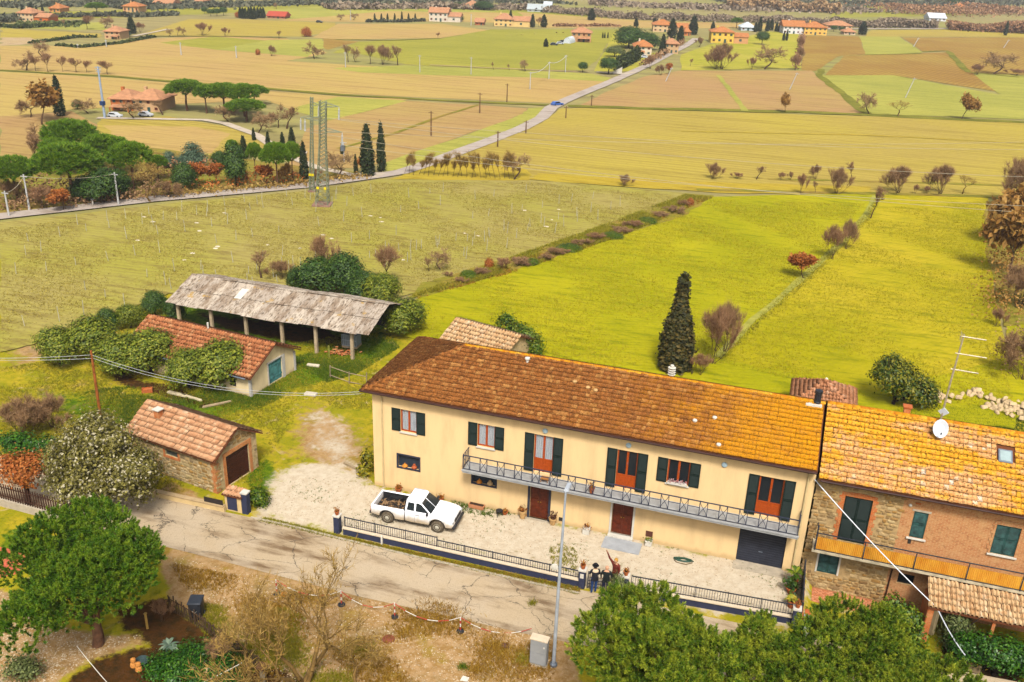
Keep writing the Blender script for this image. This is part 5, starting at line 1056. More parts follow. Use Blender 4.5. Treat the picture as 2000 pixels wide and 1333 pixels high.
# broad old cypress behind the farmhouse
cypk('old_cypress', 33, CYPB, [(0, .62), (.08, .9), (.3, .86), (.5, .66), (.64, .36), (.76, .15), (1, .03)], 1200, .15)
p = G(1317, 722); stand('old_cypress', 'old_cypress', p, 184/ppm_v(p), 56/ppm_h(p), 'broad shaggy cypress with a thin leaning tip behind the roof', 'tree')
for x, y, hp, wp, k, lb in ((1392, 712, 120, 72, 'bare_thicket_b', 'tall bare thicket beside the shaggy cypress'), (1412, 690, 110, 60, 'bare_thicket', 'leaning bare thicket at the ditch end right of the cypress'), (1368, 735, 46, 40, 'bare_thicket_b', 'low bare brush at the foot of the shaggy cypress'),
        (40, 858, 84, 110, 'bare_thicket', 'pale bare shrub above the rust tree at the left edge'), (110, 838, 70, 90, 'bare_thicket', 'pale bare shrub between the left edge and the silvery tree'), (1625, 508, 74, 44, 'bare_thicket_b', 'tall bare bush along the meadow ditch'), (1650, 488, 66, 36, 'bare_thicket', 'bare bush along the ditch beyond the tall one'), (1700, 428, 70, 36, 'bare_vase', 'bare ivy-grown tree at the far end of the meadow ditch'),
        (1570, 546, 52, 52, 'rust_tree', 'small round tree with rust leaves on the meadow ditch'), (860, 528, 48, 42, 'bare_round', 'small bare tree on the bank behind the open shed'), (838, 532, 32, 20, 'bare_vase', 'bare shrub left of the small tree on the bank'), (955, 525, 24, 18, 'rust_bush', 'orange bush on the ditch bank'), (985, 528, 26, 34, 'bare_thicket_b', 'dark bramble right of the orange bush on the bank'), (1348, 402, 18, 14, 'rust_bush', 'small red bush at the top of the ditch bank'),
        (510, 545, 52, 50, 'bare_vase', 'bare tree behind the left half of the corrugated roof'), (548, 548, 42, 52, 'bare_thicket', 'bare brush behind the corrugated roof'), (640, 560, 110, 48, 'bare_slim', 'tall bare tree rising between dark evergreens behind the shed'), (755, 560, 90, 52, 'bare_slim', 'thin bare tree behind the right end of the shed')):
    plant('bare_tree' if k.startswith('bare_') and 'thicket' not in k else ('thicket' if 'thicket' in k else 'small_tree'), k, x, y, hp, wp, lb, 'tree' if 'thicket' not in k and 'bush' not in k else 'shrub')
for i, (x, y) in enumerate(((880, 545), (895, 550), (912, 540), (935, 538), (1012, 522), (1030, 520), (1045, 512), (1062, 508), (1080, 500), (1095, 496), (1112, 492), (1128, 486), (1150, 478), (1170, 470), (1188, 464), (1205, 458), (1225, 450), (1245, 442), (1268, 432), (1290, 424), (1310, 416), (1330, 408))):
    plant('bank_shrub', ['bare_thicket', 'bare_thicket_b', 'green_bush', 'bare_thicket'][i % 4], x+(i*37 % 13)-6, y+(i*53 % 11)-5, 10+(i*29 % 9), 22+(i*31 % 26), ORD[i]+' low shrub along the meadow ditch bank counting from the open shed', 'shrub', 'shrubs on the ditch bank')
# big golden bare tree by the road
r = np.random.RandomState(71); sg, tw = grow(r, 6.2, trunk=.20, spread=.62, levels=4, kids=(2, 3), stems=4, up=.32, tw=3, twl=.7, r0=.11); p = G(590, 1345); bt = empty('golden_bare_tree', p, 0, 'many-stemmed bare tree with golden bark beside the road', 'tree')
V1, F1 = segs_mesh(sg, 5); k_ = 200/ppm_v(p)/V1[:, 2].max(); link('trunk', npmesh('trunk', V1*k_, F1, BARKG), bt); V2, F2 = twig_mesh(tw, .008, r); link('crown', npmesh('crown', V2*k_, F2, TWIGY), bt)
for x, y, hp, wp, k, lb in ((480, 1330, 130, 120, 'gold_tree', 'bare yellowish shrub leaning over the picket fence'), (318, 1215, 44, 40, 'bare_thicket_b', 'brown thicket at the bend of the picket fence'), (420, 1290, 40, 60, 'bare_thicket', 'dry brush inside the picket fence'), (690, 1340, 90, 110, 'gold_tree', 'low golden shrub right of the many-stemmed bare tree')):
    plant('golden_shrub' if k == 'gold_tree' else 'thicket', k, x, y, hp, wp, lb, 'shrub')
# right-hand hedgerow of brown trees at the picture edge
for x, y, hp, wp, k, lb in ((1968, 548, 150, 116, 'ochre_tree', 'ochre-leaved oak in the hedgerow at the right edge'), (1992, 480, 130, 110, 'ochre_tree', 'farther ochre oak behind the first at the right edge'), (1992, 405, 110, 90, 'bare_thicket', 'bare reddish tree at the right edge where the shrub rows end'), (1985, 600, 90, 110, 'bare_thicket', 'brown bare thicket below the ochre oak'), (1995, 745, 110, 96, 'bare_thicket', 'dense dark thicket at the right edge behind the roof'), (1945, 640, 40, 30, 'bare_thicket_b', 'small pale brush on the meadow edge'), (2010, 600, 110, 90, 'bare_oak', 'bare tree partly cut by the right edge')):
    plant('hedgerow_tree' if 'thicket' not in k else 'thicket', k, x, y, hp, wp, lb, 'tree' if 'thicket' not in k else 'shrub')
# garden on the right below the stone house
near_leafy('laurel_bush', 'glossy green climbing bush at the corner of the brick terrace', 1770, 1200, .6, [((0, 0, .2), (.8, .7, .9)), ((-.5, .5, .6), (.6, .5, .5)), ((.5, -.3, -.1), (.6, .6, .7))], IVY, 65, 70, 34, .2, .09, 'shrub', .2)
near_leafy('feathery_bush', 'feathery olive bush right of the cable post', 1868, 1215, .9, [((0, 0, .2), (.75, .75, 1.1)), ((.3, .2, -.4), (.7, .7, .6))], OLIVEL, 66, 70, 34, .2, .09, 'shrub', .2, asp=.25)
near_leafy('ivy_hedge', 'dark ivy hedge below the porch roof', 1960, 1258, 1.2, [((0, 0, .1), (1.6, .8, .8)), ((-1.2, .2, -.1), (1.0, .7, .7)), ((1.4, -.1, .1), (1.2, .8, .8)), ((2.6, 0, .1), (1.2, .8, .8))], LAUREL, 67, 220, 40, .2, .07, 'hedge', .2)
near_leafy('juniper', 'low grey-green juniper at the gate in front of the people', 1206, 1150, .5, [((0, 0, .2), (.5, .5, .6)), ((.35, -.2, -.1), (.45, .45, .4))], OLIVEL, 68, 50, 30, .15, .06, 'shrub', .1, asp=.3)
near_leafy('bin_shrub', 'green bush behind the blue gate pillar', 503, 975, .45, [((0, 0, .1), (.5, .5, .55)), ((.2, .1, -.1), (.45, .45, .4))], IVY, 69, 50, 30, .15, .07, 'shrub', .1)
near_leafy('ivy_cover', 'dark green groundcover inside the picket fence', 395, 1290, .15, [((0, 0, 0), (1.8, 1.2, .35)), ((1.2, -.8, 0), (1.4, .9, .35)), ((-1.0, -.9, 0), (1.3, 1.0, .35))], LAUREL, 70, 240, 40, .2, .06, 'shrub', .1, low=-.1)
near_leafy('hedge_shrub', 'dark green shrub behind the rust tree', 60, 878, .8, [((0, 0, 0), (1.6, .9, .8)), ((1.2, .2, .1), (1.1, .8, .7)), ((-1.4, 0, .1), (1.1, .8, .7))], LAUREL, 72, 120, 36, .2, .09, 'shrub', .2)
near_leafy('corner_shrub', 'small olive shrub in the bottom left corner', 40, 1310, .4, [((0, 0, .1), (.7, .6, .5)), ((.4, .2, 0), (.5, .5, .4))], OLIVEL, 73, 60, 30, .15, .06, 'shrub', .1)
near_leafy('nettle_patch', 'yellow-green climbing leaves at the left corner of the farmhouse', 716, 905, .8, [((0, 0, .1), (.35, .3, .9)), ((-.1, -.1, -.5), (.4, .35, .4))], foliage('yellow_leaf', C(96, 110, 14), C(160, 154, 24), C(214, 186, 40), .3, .5), 74, 36, 24, .14, .09, 'plant', .1)
# ================================================================== THE PLAIN: trees
T_ = plant
# villa with pines on the left
for x, y, hp, wp, k, lb in (
  (82, 245, 92, 86, 'ochre_tree', 'large ochre-leaved oak left of the lone cypress'), (60, 230, 60, 50, 'bare_oak', 'bare tree behind the ochre oak at the left edge'), (118, 227, 80, 20, 'cypress', 'lone dark cypress beside the ochre oak'),
  (366, 217, 64, 68, 'umbrella_pine', 'umbrella pine nearest the red-roofed villa'), (404, 222, 58, 44, 'umbrella_pine_b', 'umbrella pine second from the red-roofed villa'), (440, 224, 64, 70, 'umbrella_pine', 'broad umbrella pine in the middle of the villa grove'), (478, 228, 66, 62, 'umbrella_pine_b', 'umbrella pine near the right end of the villa grove'), (498, 206, 42, 46, 'umbrella_pine', 'small umbrella pine at the far right of the villa grove'), (482, 238, 46, 66, 'umbrella_pine', 'low umbrella pine in front of the villa grove'),
  (446, 238, 40, 44, 'bare_round', 'bare round tree in front of the umbrella pines'), (505, 260, 44, 46, 'bare_round', 'bare reddish tree at the villa lane'), (543, 250, 52, 40, 'bare_oak', 'bare tree right of the villa grove'), (560, 252, 46, 40, 'bare_vase', 'second bare tree right of the villa grove'), (172, 222, 34, 40, 'bare_round', 'bare tree left of the villa mast'), (152, 214, 20, 18, 'dark_evergreen', 'dark bush left of the villa'), (262, 232, 42, 44, 'bare_round', 'bare tree in front of the villa wall'), (318, 225, 30, 40, 'bare_vase', 'bare tree at the right corner of the villa'),
  # wood by the lane, left
  (143, 395, 118, 112, 'umbrella_pine', 'big umbrella pine nearest the lane in the left wood'), (262, 372, 96, 82, 'umbrella_pine_b', 'umbrella pine at the right of the left wood'), (35, 398, 96, 76, 'umbrella_pine', 'flat umbrella pine at the left picture edge'), (145, 330, 98, 100, 'umbrella_pine_b', 'umbrella pine at the top of the left wood'), (205, 350, 90, 76, 'umbrella_pine', 'umbrella pine in the middle of the left wood'), (225, 340, 76, 66, 'umbrella_pine_b', 'umbrella pine behind the middle of the left wood'), (118, 345, 78, 60, 'umbrella_pine', 'umbrella pine hidden behind the big one in the left wood'), (310, 352, 50, 40, 'umbrella_pine_b', 'small umbrella pine between the wood and the blue conifer'),
  (378, 330, 56, 54, 'blue_conifer', 'blue-green conifer above the lane hedge'), (332, 328, 36, 38, 'blue_conifer', 'smaller blue-green conifer left of the first'), (362, 374, 58, 46, 'dark_evergreen', 'dark evergreen below the blue conifer'), (430, 330, 36, 30, 'dark_evergreen', 'dark bush right of the blue conifer'), (462, 366, 90, 46, 'dark_evergreen', 'tall dark evergreen beside the small umbrella pines'), (205, 398, 74, 70, 'dark_evergreen', 'dark undergrowth tree below the left wood'), (235, 388, 60, 50, 'dark_evergreen', 'dark undergrowth tree at the right foot of the left wood'), (170, 392, 50, 60, 'dark_evergreen', 'dark undergrowth tree under the big umbrella pine'),
  (542, 364, 88, 50, 'umbrella_pine', 'slender umbrella pine left of the pylons'), (572, 352, 76, 40, 'umbrella_pine_b', 'slender umbrella pine nearest the pylons'), (500, 350, 74, 28, 'umbrella_pine', 'narrow umbrella pine beside the tall dark evergreen'), (455, 312, 40, 24, 'umbrella_pine_b', 'small pine crown above the dark evergreen'),
  (477, 310, 46, 15, 'cypress', 'cypress above the tall dark evergreen'), (524, 290, 34, 9, 'cypress', 'short cypress on the villa lane'), (552, 285, 28, 9, 'cypress_b', 'short cypress second on the villa lane'), (496, 275, 26, 7, 'cypress', 'short cypress at the lane fork'), (571, 296, 48, 14, 'cypress', 'cypress behind the slender umbrella pines'), (595, 356, 82, 16, 'cypress_b', 'dark cypress directly left of the pylons'), (718, 345, 104, 26, 'cypress', 'left cypress of the pair at the lane gate'), (745, 336, 100, 17, 'cypress_b', 'right cypress of the pair at the lane gate'), (695, 338, 38, 8, 'cypress', 'small cypress left of the gate pair'), (668, 302, 24, 7, 'cypress_b', 'small dark cypress beside the transformer pole'),
  (295, 396, 84, 70, 'gold_tree', 'golden bare tree at the lane in front of the left wood'), (392, 366, 50, 40, 'rust_tree', 'rust-leaved tree right of the golden bare tree'), (428, 362, 46, 34, 'rust_tree', 'rust-leaved tree beside the dark evergreen'), (522, 362, 40, 40, 'rust_tree', 'sparse rust-leaved tree behind the lane'), (473, 352, 26, 24, 'rust_bush', 'orange bush at the foot of the dark evergreens'), (565, 360, 44, 30, 'ochre_tree', 'ochre tree left of the slender pines'), (655, 352, 60, 56, 'bare_round', 'bare tree with brown crown right of the pylons'), (80, 300, 66, 60, 'bare_oak', 'bare pale tree above the left wood'), (60, 330, 70, 56, 'bare_vase', 'bare tree between the flat pine and the left wood'), (20, 400, 56, 50, 'bare_thicket', 'brown thicket at the left edge of the lane'), (90, 408, 50, 60, 'bare_thicket_b', 'brown thicket below the flat umbrella pine'), (125, 412, 46, 44, 'rust_tree', 'rust undergrowth at the lane below the big pine'), (330, 386, 36, 50, 'bare_thicket', 'dry brush at the lane right of the golden bare tree'), (620, 358, 30, 30, 'bare_thicket_b', 'dry brush between the two pylons'), (720, 342, 40, 30, 'rust_tree', 'rust tree at the foot of the left gate cypress'),
  # row left and middle distance
  (52, 138, 42, 44, 'bare_oak', 'bare spreading tree at the left edge of the far tree row'), (70, 140, 36, 18, 'bare_slim', 'slim bare tree next to the spreading one'), (82, 112, 36, 32, 'bare_round', 'pale bare tree behind the far left row'), (94, 142, 42, 20, 'bare_slim', 'slim red-brown tree in the far left row'), (123, 141, 34, 16, 'bare_slim', 'narrow red-brown tree alone in the far left row'), (149, 142, 32, 22, 'bare_slim', 'red-brown tree left of a touching pair in the far row'), (169, 142, 26, 20, 'bare_slim', 'smaller red-brown tree of the touching pair in the far row'), (210, 146, 30, 26, 'bare_slim', 'red-brown tree behind the villa mast top'),
  (330, 72, 18, 14, 'bare_round', 'small bare tree at the left of the distant field row'), (347, 71, 20, 14, 'bare_vase', 'second small bare tree of the distant field row'), (360, 70, 18, 12, 'bare_round', 'third small bare tree of the distant field row'), (396, 70, 28, 30, 'bare_thicket_b', 'clump of reddish bare trunks in the distant field'), (440, 72, 20, 16, 'bare_thicket_b', 'single reddish bare tree right of the distant clump'), (545, 76, 16, 14, 'bare_vase', 'thin bare tree left of the distant red tree'), (598, 72, 22, 18, 'rust_bush', 'round red tree standing alone in the far fields'), (614, 115, 38, 36, 'bare_oak', 'dark bare oak in the far fields'), (530, 110, 24, 16, 'bare_thicket', 'bare bush left of the dark oak'), (504, 108, 14, 9, 'rust_bush', 'tiny brown bush left of the bare bush'),
  (680, 122, 38, 24, 'bare_vase', 'leftmost bare tree of the clump in the central fields'), (694, 122, 34, 20, 'bare_round', 'second bare tree of the central clump'), (723, 126, 42, 24, 'bare_slim', 'third bare tree of the central clump'), (747, 127, 44, 32, 'bare_thicket', 'fourth and bushiest bare tree of the central clump'), (777, 128, 42, 30, 'bare_vase', 'rightmost bare tree of the central clump'), (855, 76, 14, 7, 'bare_slim', 'tiny bare tree at the end of the tan field'), (964, 137, 16, 9, 'bare_vase', 'tiny bare tree on the track right of centre'), (995, 138, 13, 9, 'bare_vase', 'tiniest bare tree on the track right of centre'), (1026, 140, 26, 20, 'bare_round', 'small bare tree beside the white poles'), (664, 40, 14, 15, 'bare_round', 'distant bare tree left of the cypress avenue'), (690, 40, 16, 16, 'bare_round', 'distant bare tree beside the cypress avenue'), (540, 18, 14, 9, 'bare_round', 'distant dark bare tree near the top edge'),
  (1138, 142, 22, 18, 'ball_tree', 'clipped ball tree beside the gravel entrance'), (1188, 146, 36, 34, 'ball_tree', 'large clipped ball tree left of the tall hedge'), (1066, 92, 17, 9, 'cypress', 'short dark cypress beside the parked cars'), (1228, 94, 44, 60, 'dark_evergreen', 'large round pine in front of the right hamlet'), (1262, 98, 36, 46, 'dark_evergreen', 'round pine right of the large one in the hamlet'), (1293, 108, 42, 13, 'cypress', 'black cypress in front of the hamlet house'), (1200, 112, 24, 34, 'olive_tree', 'grey-green tree at the hamlet garden corner'),
  (1270, 135, 30, 20, 'bare_thicket_b', 'reddish bare tree on the lane below the hamlet'), (1290, 148, 24, 22, 'bare_thicket', 'dark bare bush beside the lane pole'), (1304, 146, 24, 14, 'rust_tree', 'rust bush beside the lane pole'), (1312, 75, 40, 18, 'cypress_b', 'tall cypress between the hamlet houses'), (1353, 68, 38, 17, 'cypress', 'tall cypress left of the yellow house'), (1328, 85, 36, 14, 'cypress_b', 'dark cypress at the lane end'), (1242, 52, 16, 9, 'cypress', 'small cypress behind the hamlet, left'), (1278, 50, 16, 9, 'cypress_b', 'small cypress behind the hamlet, middle'), (1392, 58, 16, 8, 'cypress', 'small cypress behind the yellow house'), (1365, 92, 22, 16, 'bare_thicket', 'bare bush left of the yellow house'),
  (1412, 136, 58, 60, 'bare_thicket', 'large bare oak in front of the yellow house'), (1398, 136, 40, 40, 'bare_thicket_b', 'bare undergrowth at the foot of the large oak'), (1493, 136, 52, 54, 'bare_round', 'spreading bare tree right of the large oak'), (1468, 136, 26, 18, 'bare_thicket_b', 'round bare bush between the two large bare trees'), (1553, 138, 34, 22, 'bare_thicket_b', 'purple-brown bush at the end of the garden hedge'), (1560, 118, 30, 16, 'bare_thicket', 'bare hedge bush above the purple-brown one'), (1562, 98, 30, 14, 'bare_thicket_b', 'bare hedge bush at the top of the garden hedge'), (1348, 130, 16, 10, 'bare_vase', 'tiny bare tree on the green by the lane'), (1488, 88, 28, 24, 'ball_tree', 'dark round tree right of the yellow house'),
  (1483, 62, 30, 9, 'cypress', 'tall cypress right of the yellow house'), (1498, 62, 26, 8, 'cypress_b', 'cypress second from the yellow house'), (1506, 60, 24, 8, 'cypress', 'cypress third from the yellow house'), (1516, 62, 18, 7, 'cypress_b', 'short cypress near the white house'), (1523, 62, 20, 7, 'cypress', 'short cypress nearest the white house'), (1475, 63, 20, 8, 'cypress_b', 'short cypress beside the blue tent roof'), (1438, 56, 22, 22, 'umbrella_pine', 'small umbrella pine behind the yellow house'), (1684, 68, 27, 15, 'cypress', 'dark cypress at the right end of the white house garden'), (1628, 62, 13, 14, 'ball_tree', 'dark round bush right of the orange villa'), (1644, 64, 12, 12, 'ball_tree', 'smaller dark bush right of the orange villa'), (1963, 70, 30, 7, 'cypress_b', 'leaning lone cypress near the right edge'), (1530, 80, 20, 5, 'cypress', 'thin cypress in front of the white house'), (1536, 80, 24, 5, 'cypress_b', 'second thin cypress in front of the white house'),
  (1533, 220, 42, 26, 'ochre_tree', 'brown leafy tree on the ditch at the ploughed field'), (1697, 224, 48, 38, 'bare_round', 'bare tree on the ditch, left of a yellowish one'), (1756, 229, 34, 38, 'gold_tree', 'yellowish bare tree on the long ditch'), (1878, 234, 56, 40, 'ochre_tree', 'dense brown oak on the ditch at the right'), (1940, 146, 48, 60, 'bare_round', 'wide bare tree near the right edge'), (1908, 147, 24, 24, 'bare_thicket_b', 'brown bush left of the wide bare tree'), (1985, 148, 14, 40, 'bare_thicket_b', 'low brown bushes at the right edge'),
  (1394, 350, 36, 34, 'bare_thicket', 'double bare bush at the left of the shrub row'), (1440, 350, 14, 24, 'bare_thicket_b', 'low brown bush in the shrub row'), (1477, 352, 30, 26, 'bare_vase', 'pale bare bush in the shrub row'), (1525, 353, 18, 14, 'bare_thicket_b', 'short dark bush in the shrub row'), (1542, 353, 20, 12, 'bare_thicket', 'narrow dark bush in the shrub row'), (1563, 380, 44, 22, 'bare_thicket_b', 'dark bare bush at the start of the near shrub row'), (1592, 352, 34, 22, 'bare_thicket', 'bare bush rising behind the near shrub row'), (1635, 380, 60, 44, 'bare_thicket', 'tall bare clump in the near shrub row'), (1664, 354, 38, 26, 'bare_vase', 'bare tree right of the tall clump'), (1592, 378, 26, 14, 'bare_vase', 'thin bush between two bare clumps'), (1755, 380, 62, 58, 'bare_thicket', 'broad bare tree with rusty base in the near shrub row'), (1787, 380, 22, 10, 'bare_thicket_b', 'thin dark bush right of the broad bare tree'), (1810, 380, 18, 14, 'bare_thicket_b', 'small bush between two large bare trees'), (1838, 381, 66, 58, 'bare_thicket', 'large bare tree in the near shrub row at the right'), (1880, 380, 40, 40, 'gold_tree', 'yellow-tinged bare tree right of the large bare one'), (1222, 364, 26, 30, 'bare_thicket', 'lone grey bush in the golden grass'),
  (1155, 40, 24, 14, 'cypress', 'cypress left of the ruined farmhouse plain'), (1040, 54, 27, 9, 'cypress', 'dark cypress right of the far ochre villa'), (1052, 54, 22, 10, 'bare_slim', 'brown slim tree beside the far cypress'), (1062, 54, 26, 12, 'cypress_b', 'dark cypress second right of the far ochre villa'), (997, 50, 30, 8, 'cypress', 'cypress in front of the far ochre villa'), (893, 42, 14, 22, 'dark_evergreen', 'dark bush right of the far stone farmhouse'), (897, 16, 12, 12, 'dark_evergreen', 'far dark tree near the top edge'), (945, 20, 18, 36, 'dark_evergreen', 'far dark spreading tree near the top edge'),
  (190, 30, 26, 36, 'umbrella_pine', 'dark umbrella pine at the top left hamlet'), (62, 26, 22, 9, 'cypress', 'cypress left of the top left hamlet house'), (72, 28, 16, 6, 'cypress_b', 'small cypress beside the hamlet cypress'), (84, 26, 18, 5, 'cypress', 'thin cypress at the hamlet roof'), (44, 24, 14, 6, 'cypress_b', 'small cypress at the far left hamlet'), (258, 66, 34, 16, 'cypress', 'dark cypress behind the hedged house'), (245, 72, 18, 18, 'blue_conifer', 'blue-green conifer beside the hedged house'), (274, 64, 22, 18, 'bare_thicket_b', 'bare bush right of the dark cypress'), (170, 58, 30, 24, 'bare_slim', 'reddish bare tree above the olive grove'), (205, 56, 26, 22, 'bare_round', 'bare tree above the hedged house'), (215, 50, 22, 20, 'bare_oak', 'bare tree between hamlet and hedged house'), (128, 55, 18, 12, 'bare_vase', 'bare tree in the olive grove'), (318, 8, 14, 6, 'cypress', 'thin cypress at the top edge'), (400, 28, 15, 11, 'ball_tree', 'dark small tree left of the distant tree group'), (412, 32, 15, 14, 'ball_tree', 'first tree of the distant group of three'), (424, 32, 16, 14, 'ball_tree', 'second tree of the distant group of three'), (437, 31, 18, 14, 'ball_tree', 'third tree of the distant group of three'), (464, 35, 14, 10, 'rust_bush', 'rust bush beside the distant cypress block'), (1862, 10, 14, 26, 'dark_evergreen', 'dark tree clump near the top right'), (1940, 22, 14, 50, 'dark_evergreen', 'dark blue-green trees at the top right')):
    nm = 'cypress' if 'cypress' in k else ('umbrella_pine' if 'pine' in k else ('shrub' if 'thicket' in k or 'bush' in k else ('bare_tree' if 'bare' in k else 'tree')))
    T_(nm, k, x, y, hp, wp, lb, 'shrub' if nm == 'shrub' else 'tree')
cyb = [(470, 36, 22), (475, 37, 23), (480, 37, 22), (487, 37, 24), (492, 38, 26), (498, 38, 25), (504, 36, 22), (510, 36, 22), (515, 36, 22)]
for i, (x, y, h_) in enumerate(cyb): T_('cypress', 'cypress_b', x, y, h_, 8, ORD[i]+' cypress from the left in the dense dark block near the top', 'tree', 'block of cypresses near the top left')
for i, x in enumerate((732, 745, 757, 771, 785, 798, 811)): T_('cypress', 'cypress', x, 43, 17+(4 if i == 4 else 0), 4.5, ORD[i]+' thin cypress from the left in the avenue before the far stone farmhouse', 'tree', 'cypress avenue')
for i, x in enumerate((1177, 1181, 1187)): T_('cypress', 'cypress', x, 75, 12, 3, ORD[i]+' tiny cypress from the left in the row of three behind the cars', 'tree', 'three tiny cypresses')
# lane-side row of saplings and its round end
for i in range(24):
    t = i/23; x = 790+t*215; y = 342+t*10+(i % 3-1); T_('sapling', 'sapling', x, y, 42+8*sin(i*1.7)+16*t, 26, ORD[i]+' bare sapling from the left in the dense roadside row', 'tree', 'saplings along the lane')
T_('bare_tree', 'bare_round', 1004, 352, 56, 52, 'rounded bare tree at the right end of the sapling row', 'tree')
# olive grove dots, garden hedges, belts of far trees
def leaf_belt(name, line, hpx, mat, label, cat, kind=None, n_=900, dep=2.0, leaf=.3, seed=1, gap=.0):
    """a hedge or tree belt along a line of the ground"""
    r = np.random.RandomState(seed); pts = [G(x, y) for x, y in line]; P = []; tot = sum((b-a).length for a, b in zip(pts, pts[1:]))
    for a, b in zip(pts, pts[1:]):
        k = max(2, int(n_*(b-a).length/tot)); t = r.rand(k); hh = hpx/ppm_v((a+b)/2); d = (b-a).normalized(); s = Vector((-d.y, d.x, 0)); sw = r.normal(size=k)*dep*.35
        top = hh*(.72+.28*np.sin(t*tot/dep*1.3+seed)*np.sin(t*tot/dep*.57))
        P.append(np.stack([a.x+(b.x-a.x)*t+s.x*sw, a.y+(b.y-a.y)*t+s.y*sw, r.rand(k)**.7*top], 1))
    P = np.concatenate(P); v, f = leafquads(P, r.normal(size=P.shape)+[0, 0, .6], leaf, r, .7); o = link(name, npmesh(name, v, f, mat)); tag(o, label, cat, None, kind); return o
HEDG = foliage('hedge_leaf', C(30, 44, 14), C(56, 72, 22), C(96, 104, 36), .1, .7); FARW = foliage('far_wood', C(120, 100, 80), C(156, 134, 108), C(184, 164, 136), .1, .9); FARD = foliage('far_dark_wood', C(60, 66, 50), C(92, 96, 72), C(130, 126, 98), .1, .9)
leaf_belt('garden_hedge', [(110, 90), (158, 94), (235, 86), (300, 73)], 6, HEDG, 'clipped dark hedge along the front of the hedged garden', 'hedge', n_=1400, dep=1.2, leaf=.35, seed=2)
leaf_belt('garden_hedge', [(58, 86), (105, 80), (150, 74), (190, 74)], 6, HEDG, 'dark hedge along the back of the hedged garden', 'hedge', n_=900, dep=1.2, leaf=.35, seed=3)
leaf_belt('boundary_hedge', [(0, 53), (40, 56), (100, 52), (170, 46)], 7, HEDG, 'dark hedge below the top left hamlet', 'hedge', n_=1200, dep=2, leaf=.5, seed=4)
leaf_belt('boundary_hedge', [(0, 45), (30, 38), (60, 42)], 14, FARD, 'dark shrubs left of the top left hamlet house', 'hedge', n_=900, dep=6, leaf=.6, seed=5)
leaf_belt('boundary_hedge', [(90, 34), (160, 34), (215, 32), (270, 34), (345, 30)], 10, FARD, 'long dark hedge behind the olive grove hamlet', 'hedge', n_=2200, dep=3, leaf=.6, seed=6)
leaf_belt('boundary_hedge', [(715, 44), (790, 44), (830, 42)], 7, FARD, 'hedge at the foot of the cypress avenue', 'hedge', n_=700, dep=1.5, leaf=.5, seed=7)
leaf_belt('tall_hedge', [(1204, 140), (1225, 130), (1248, 118)], 34, HEDG, 'tall clipped hedge beside the gravel entrance', 'hedge', n_=2600, dep=1.0, leaf=.35, seed=8)
leaf_belt('lane_hedge', [(1255, 130), (1290, 112), (1335, 86)], 14, TWIGB, 'bare brown hedge along the lane at the hamlet', 'hedge', n_=1200, dep=1.5, leaf=.3, seed=9)
leaf_belt('garden_hedge', [(1555, 136), (1562, 100), (1566, 75)], 16, TWIGR, 'bare purple-brown hedge beside the ploughed field', 'hedge', n_=900, dep=1.5, leaf=.3, seed=10)
for i, (l, hp, mt, dep, n_, lf) in enumerate((([(1070, 24), (1240, 38), (1400, 42), (1640, 48)], 16, FARW, 10, 9000, .5), ([(1640, 52), (1800, 54), (1830, 56)], 20, FARW, 8, 5000, .5), ([(1850, 58), (2010, 66)], 24, TWIGR, 9, 6000, .5), ([(640, 18), (800, 16), (1000, 18), (1080, 22)], 12, FARW, 12, 3000, 1.0), ([(0, 14), (200, 9), (420, 10)], 10, FARD, 14, 2600, 1.0), ([(230, 18), (460, 12), (560, 8)], 7, FARD, 14, 1800, 1.0), ([(1150, 8), (1400, 18), (1700, 22)], 8, FARW, 30, 3000, 1.2), ([(1760, 28), (1900, 24), (2010, 26)], 22, TWIGR, 40, 8000, .6), ([(560, 8), (800, 4), (1100, 6)], 6, FARD, 20, 2000, 1.2), ([(1420, 18), (1560, 22), (1640, 26)], 26, TWIGG, 10, 2600, .8), ([(1080, 52), (1210, 52)], 6, TWIGR, 2, 700, .5), ([(1000, 70), (1000, 70.5), (1212, 57)], 2, TWIGB, 1, 10, .3), ([(1400, 4), (1700, 12), (2010, 6)], 8, FARD, 40, 3000, 1.4))):
    leaf_belt('woods', l, hp, mt, None, None, 'stuff', n_, dep, lf, 20+i)
leaf_belt('hedgerow', [(1950, 640), (1962, 560), (1962, 480), (1985, 420), (2040, 400)], 62, OCHRE, 'dense brown hedgerow along the right edge of the meadow', 'hedge', None, 2600, 3.2, .13, 55)
leaf_belt('hedgerow', [(1960, 735), (2010, 700), (2030, 650)], 70, TWIGB, 'dark brown scrub at the right edge behind the yellow roof', 'hedge', None, 1500, 2.0, .10, 56)
for i, (l, hp, mt, n_) in enumerate((([(0, 412), (120, 404), (250, 392), (330, 384)], 34, TWIGB, 1500), ([(330, 384), (450, 374), (600, 361), (720, 346)], 13, TWIGY, 1500), ([(40, 380), (200, 372), (320, 352), (420, 340)], 40, TWIGR, 1500), ([(330, 376), (470, 366), (600, 354)], 34, RUST, 500))): leaf_belt('undergrowth', l, hp, mt, None, None, 'stuff', n_, 2.2, .16, 40+i)
for i in range(9): 
    a = 25+i*15; leaf_belt('olive_row', [(a+18, 44), (a, 54)], 5, OLIVEL, ORD[i]+' row of small olives from the left below the hamlet', 'tree', None, 160, 1.2, .4, 60+i)['group'] = 'olive grove rows'
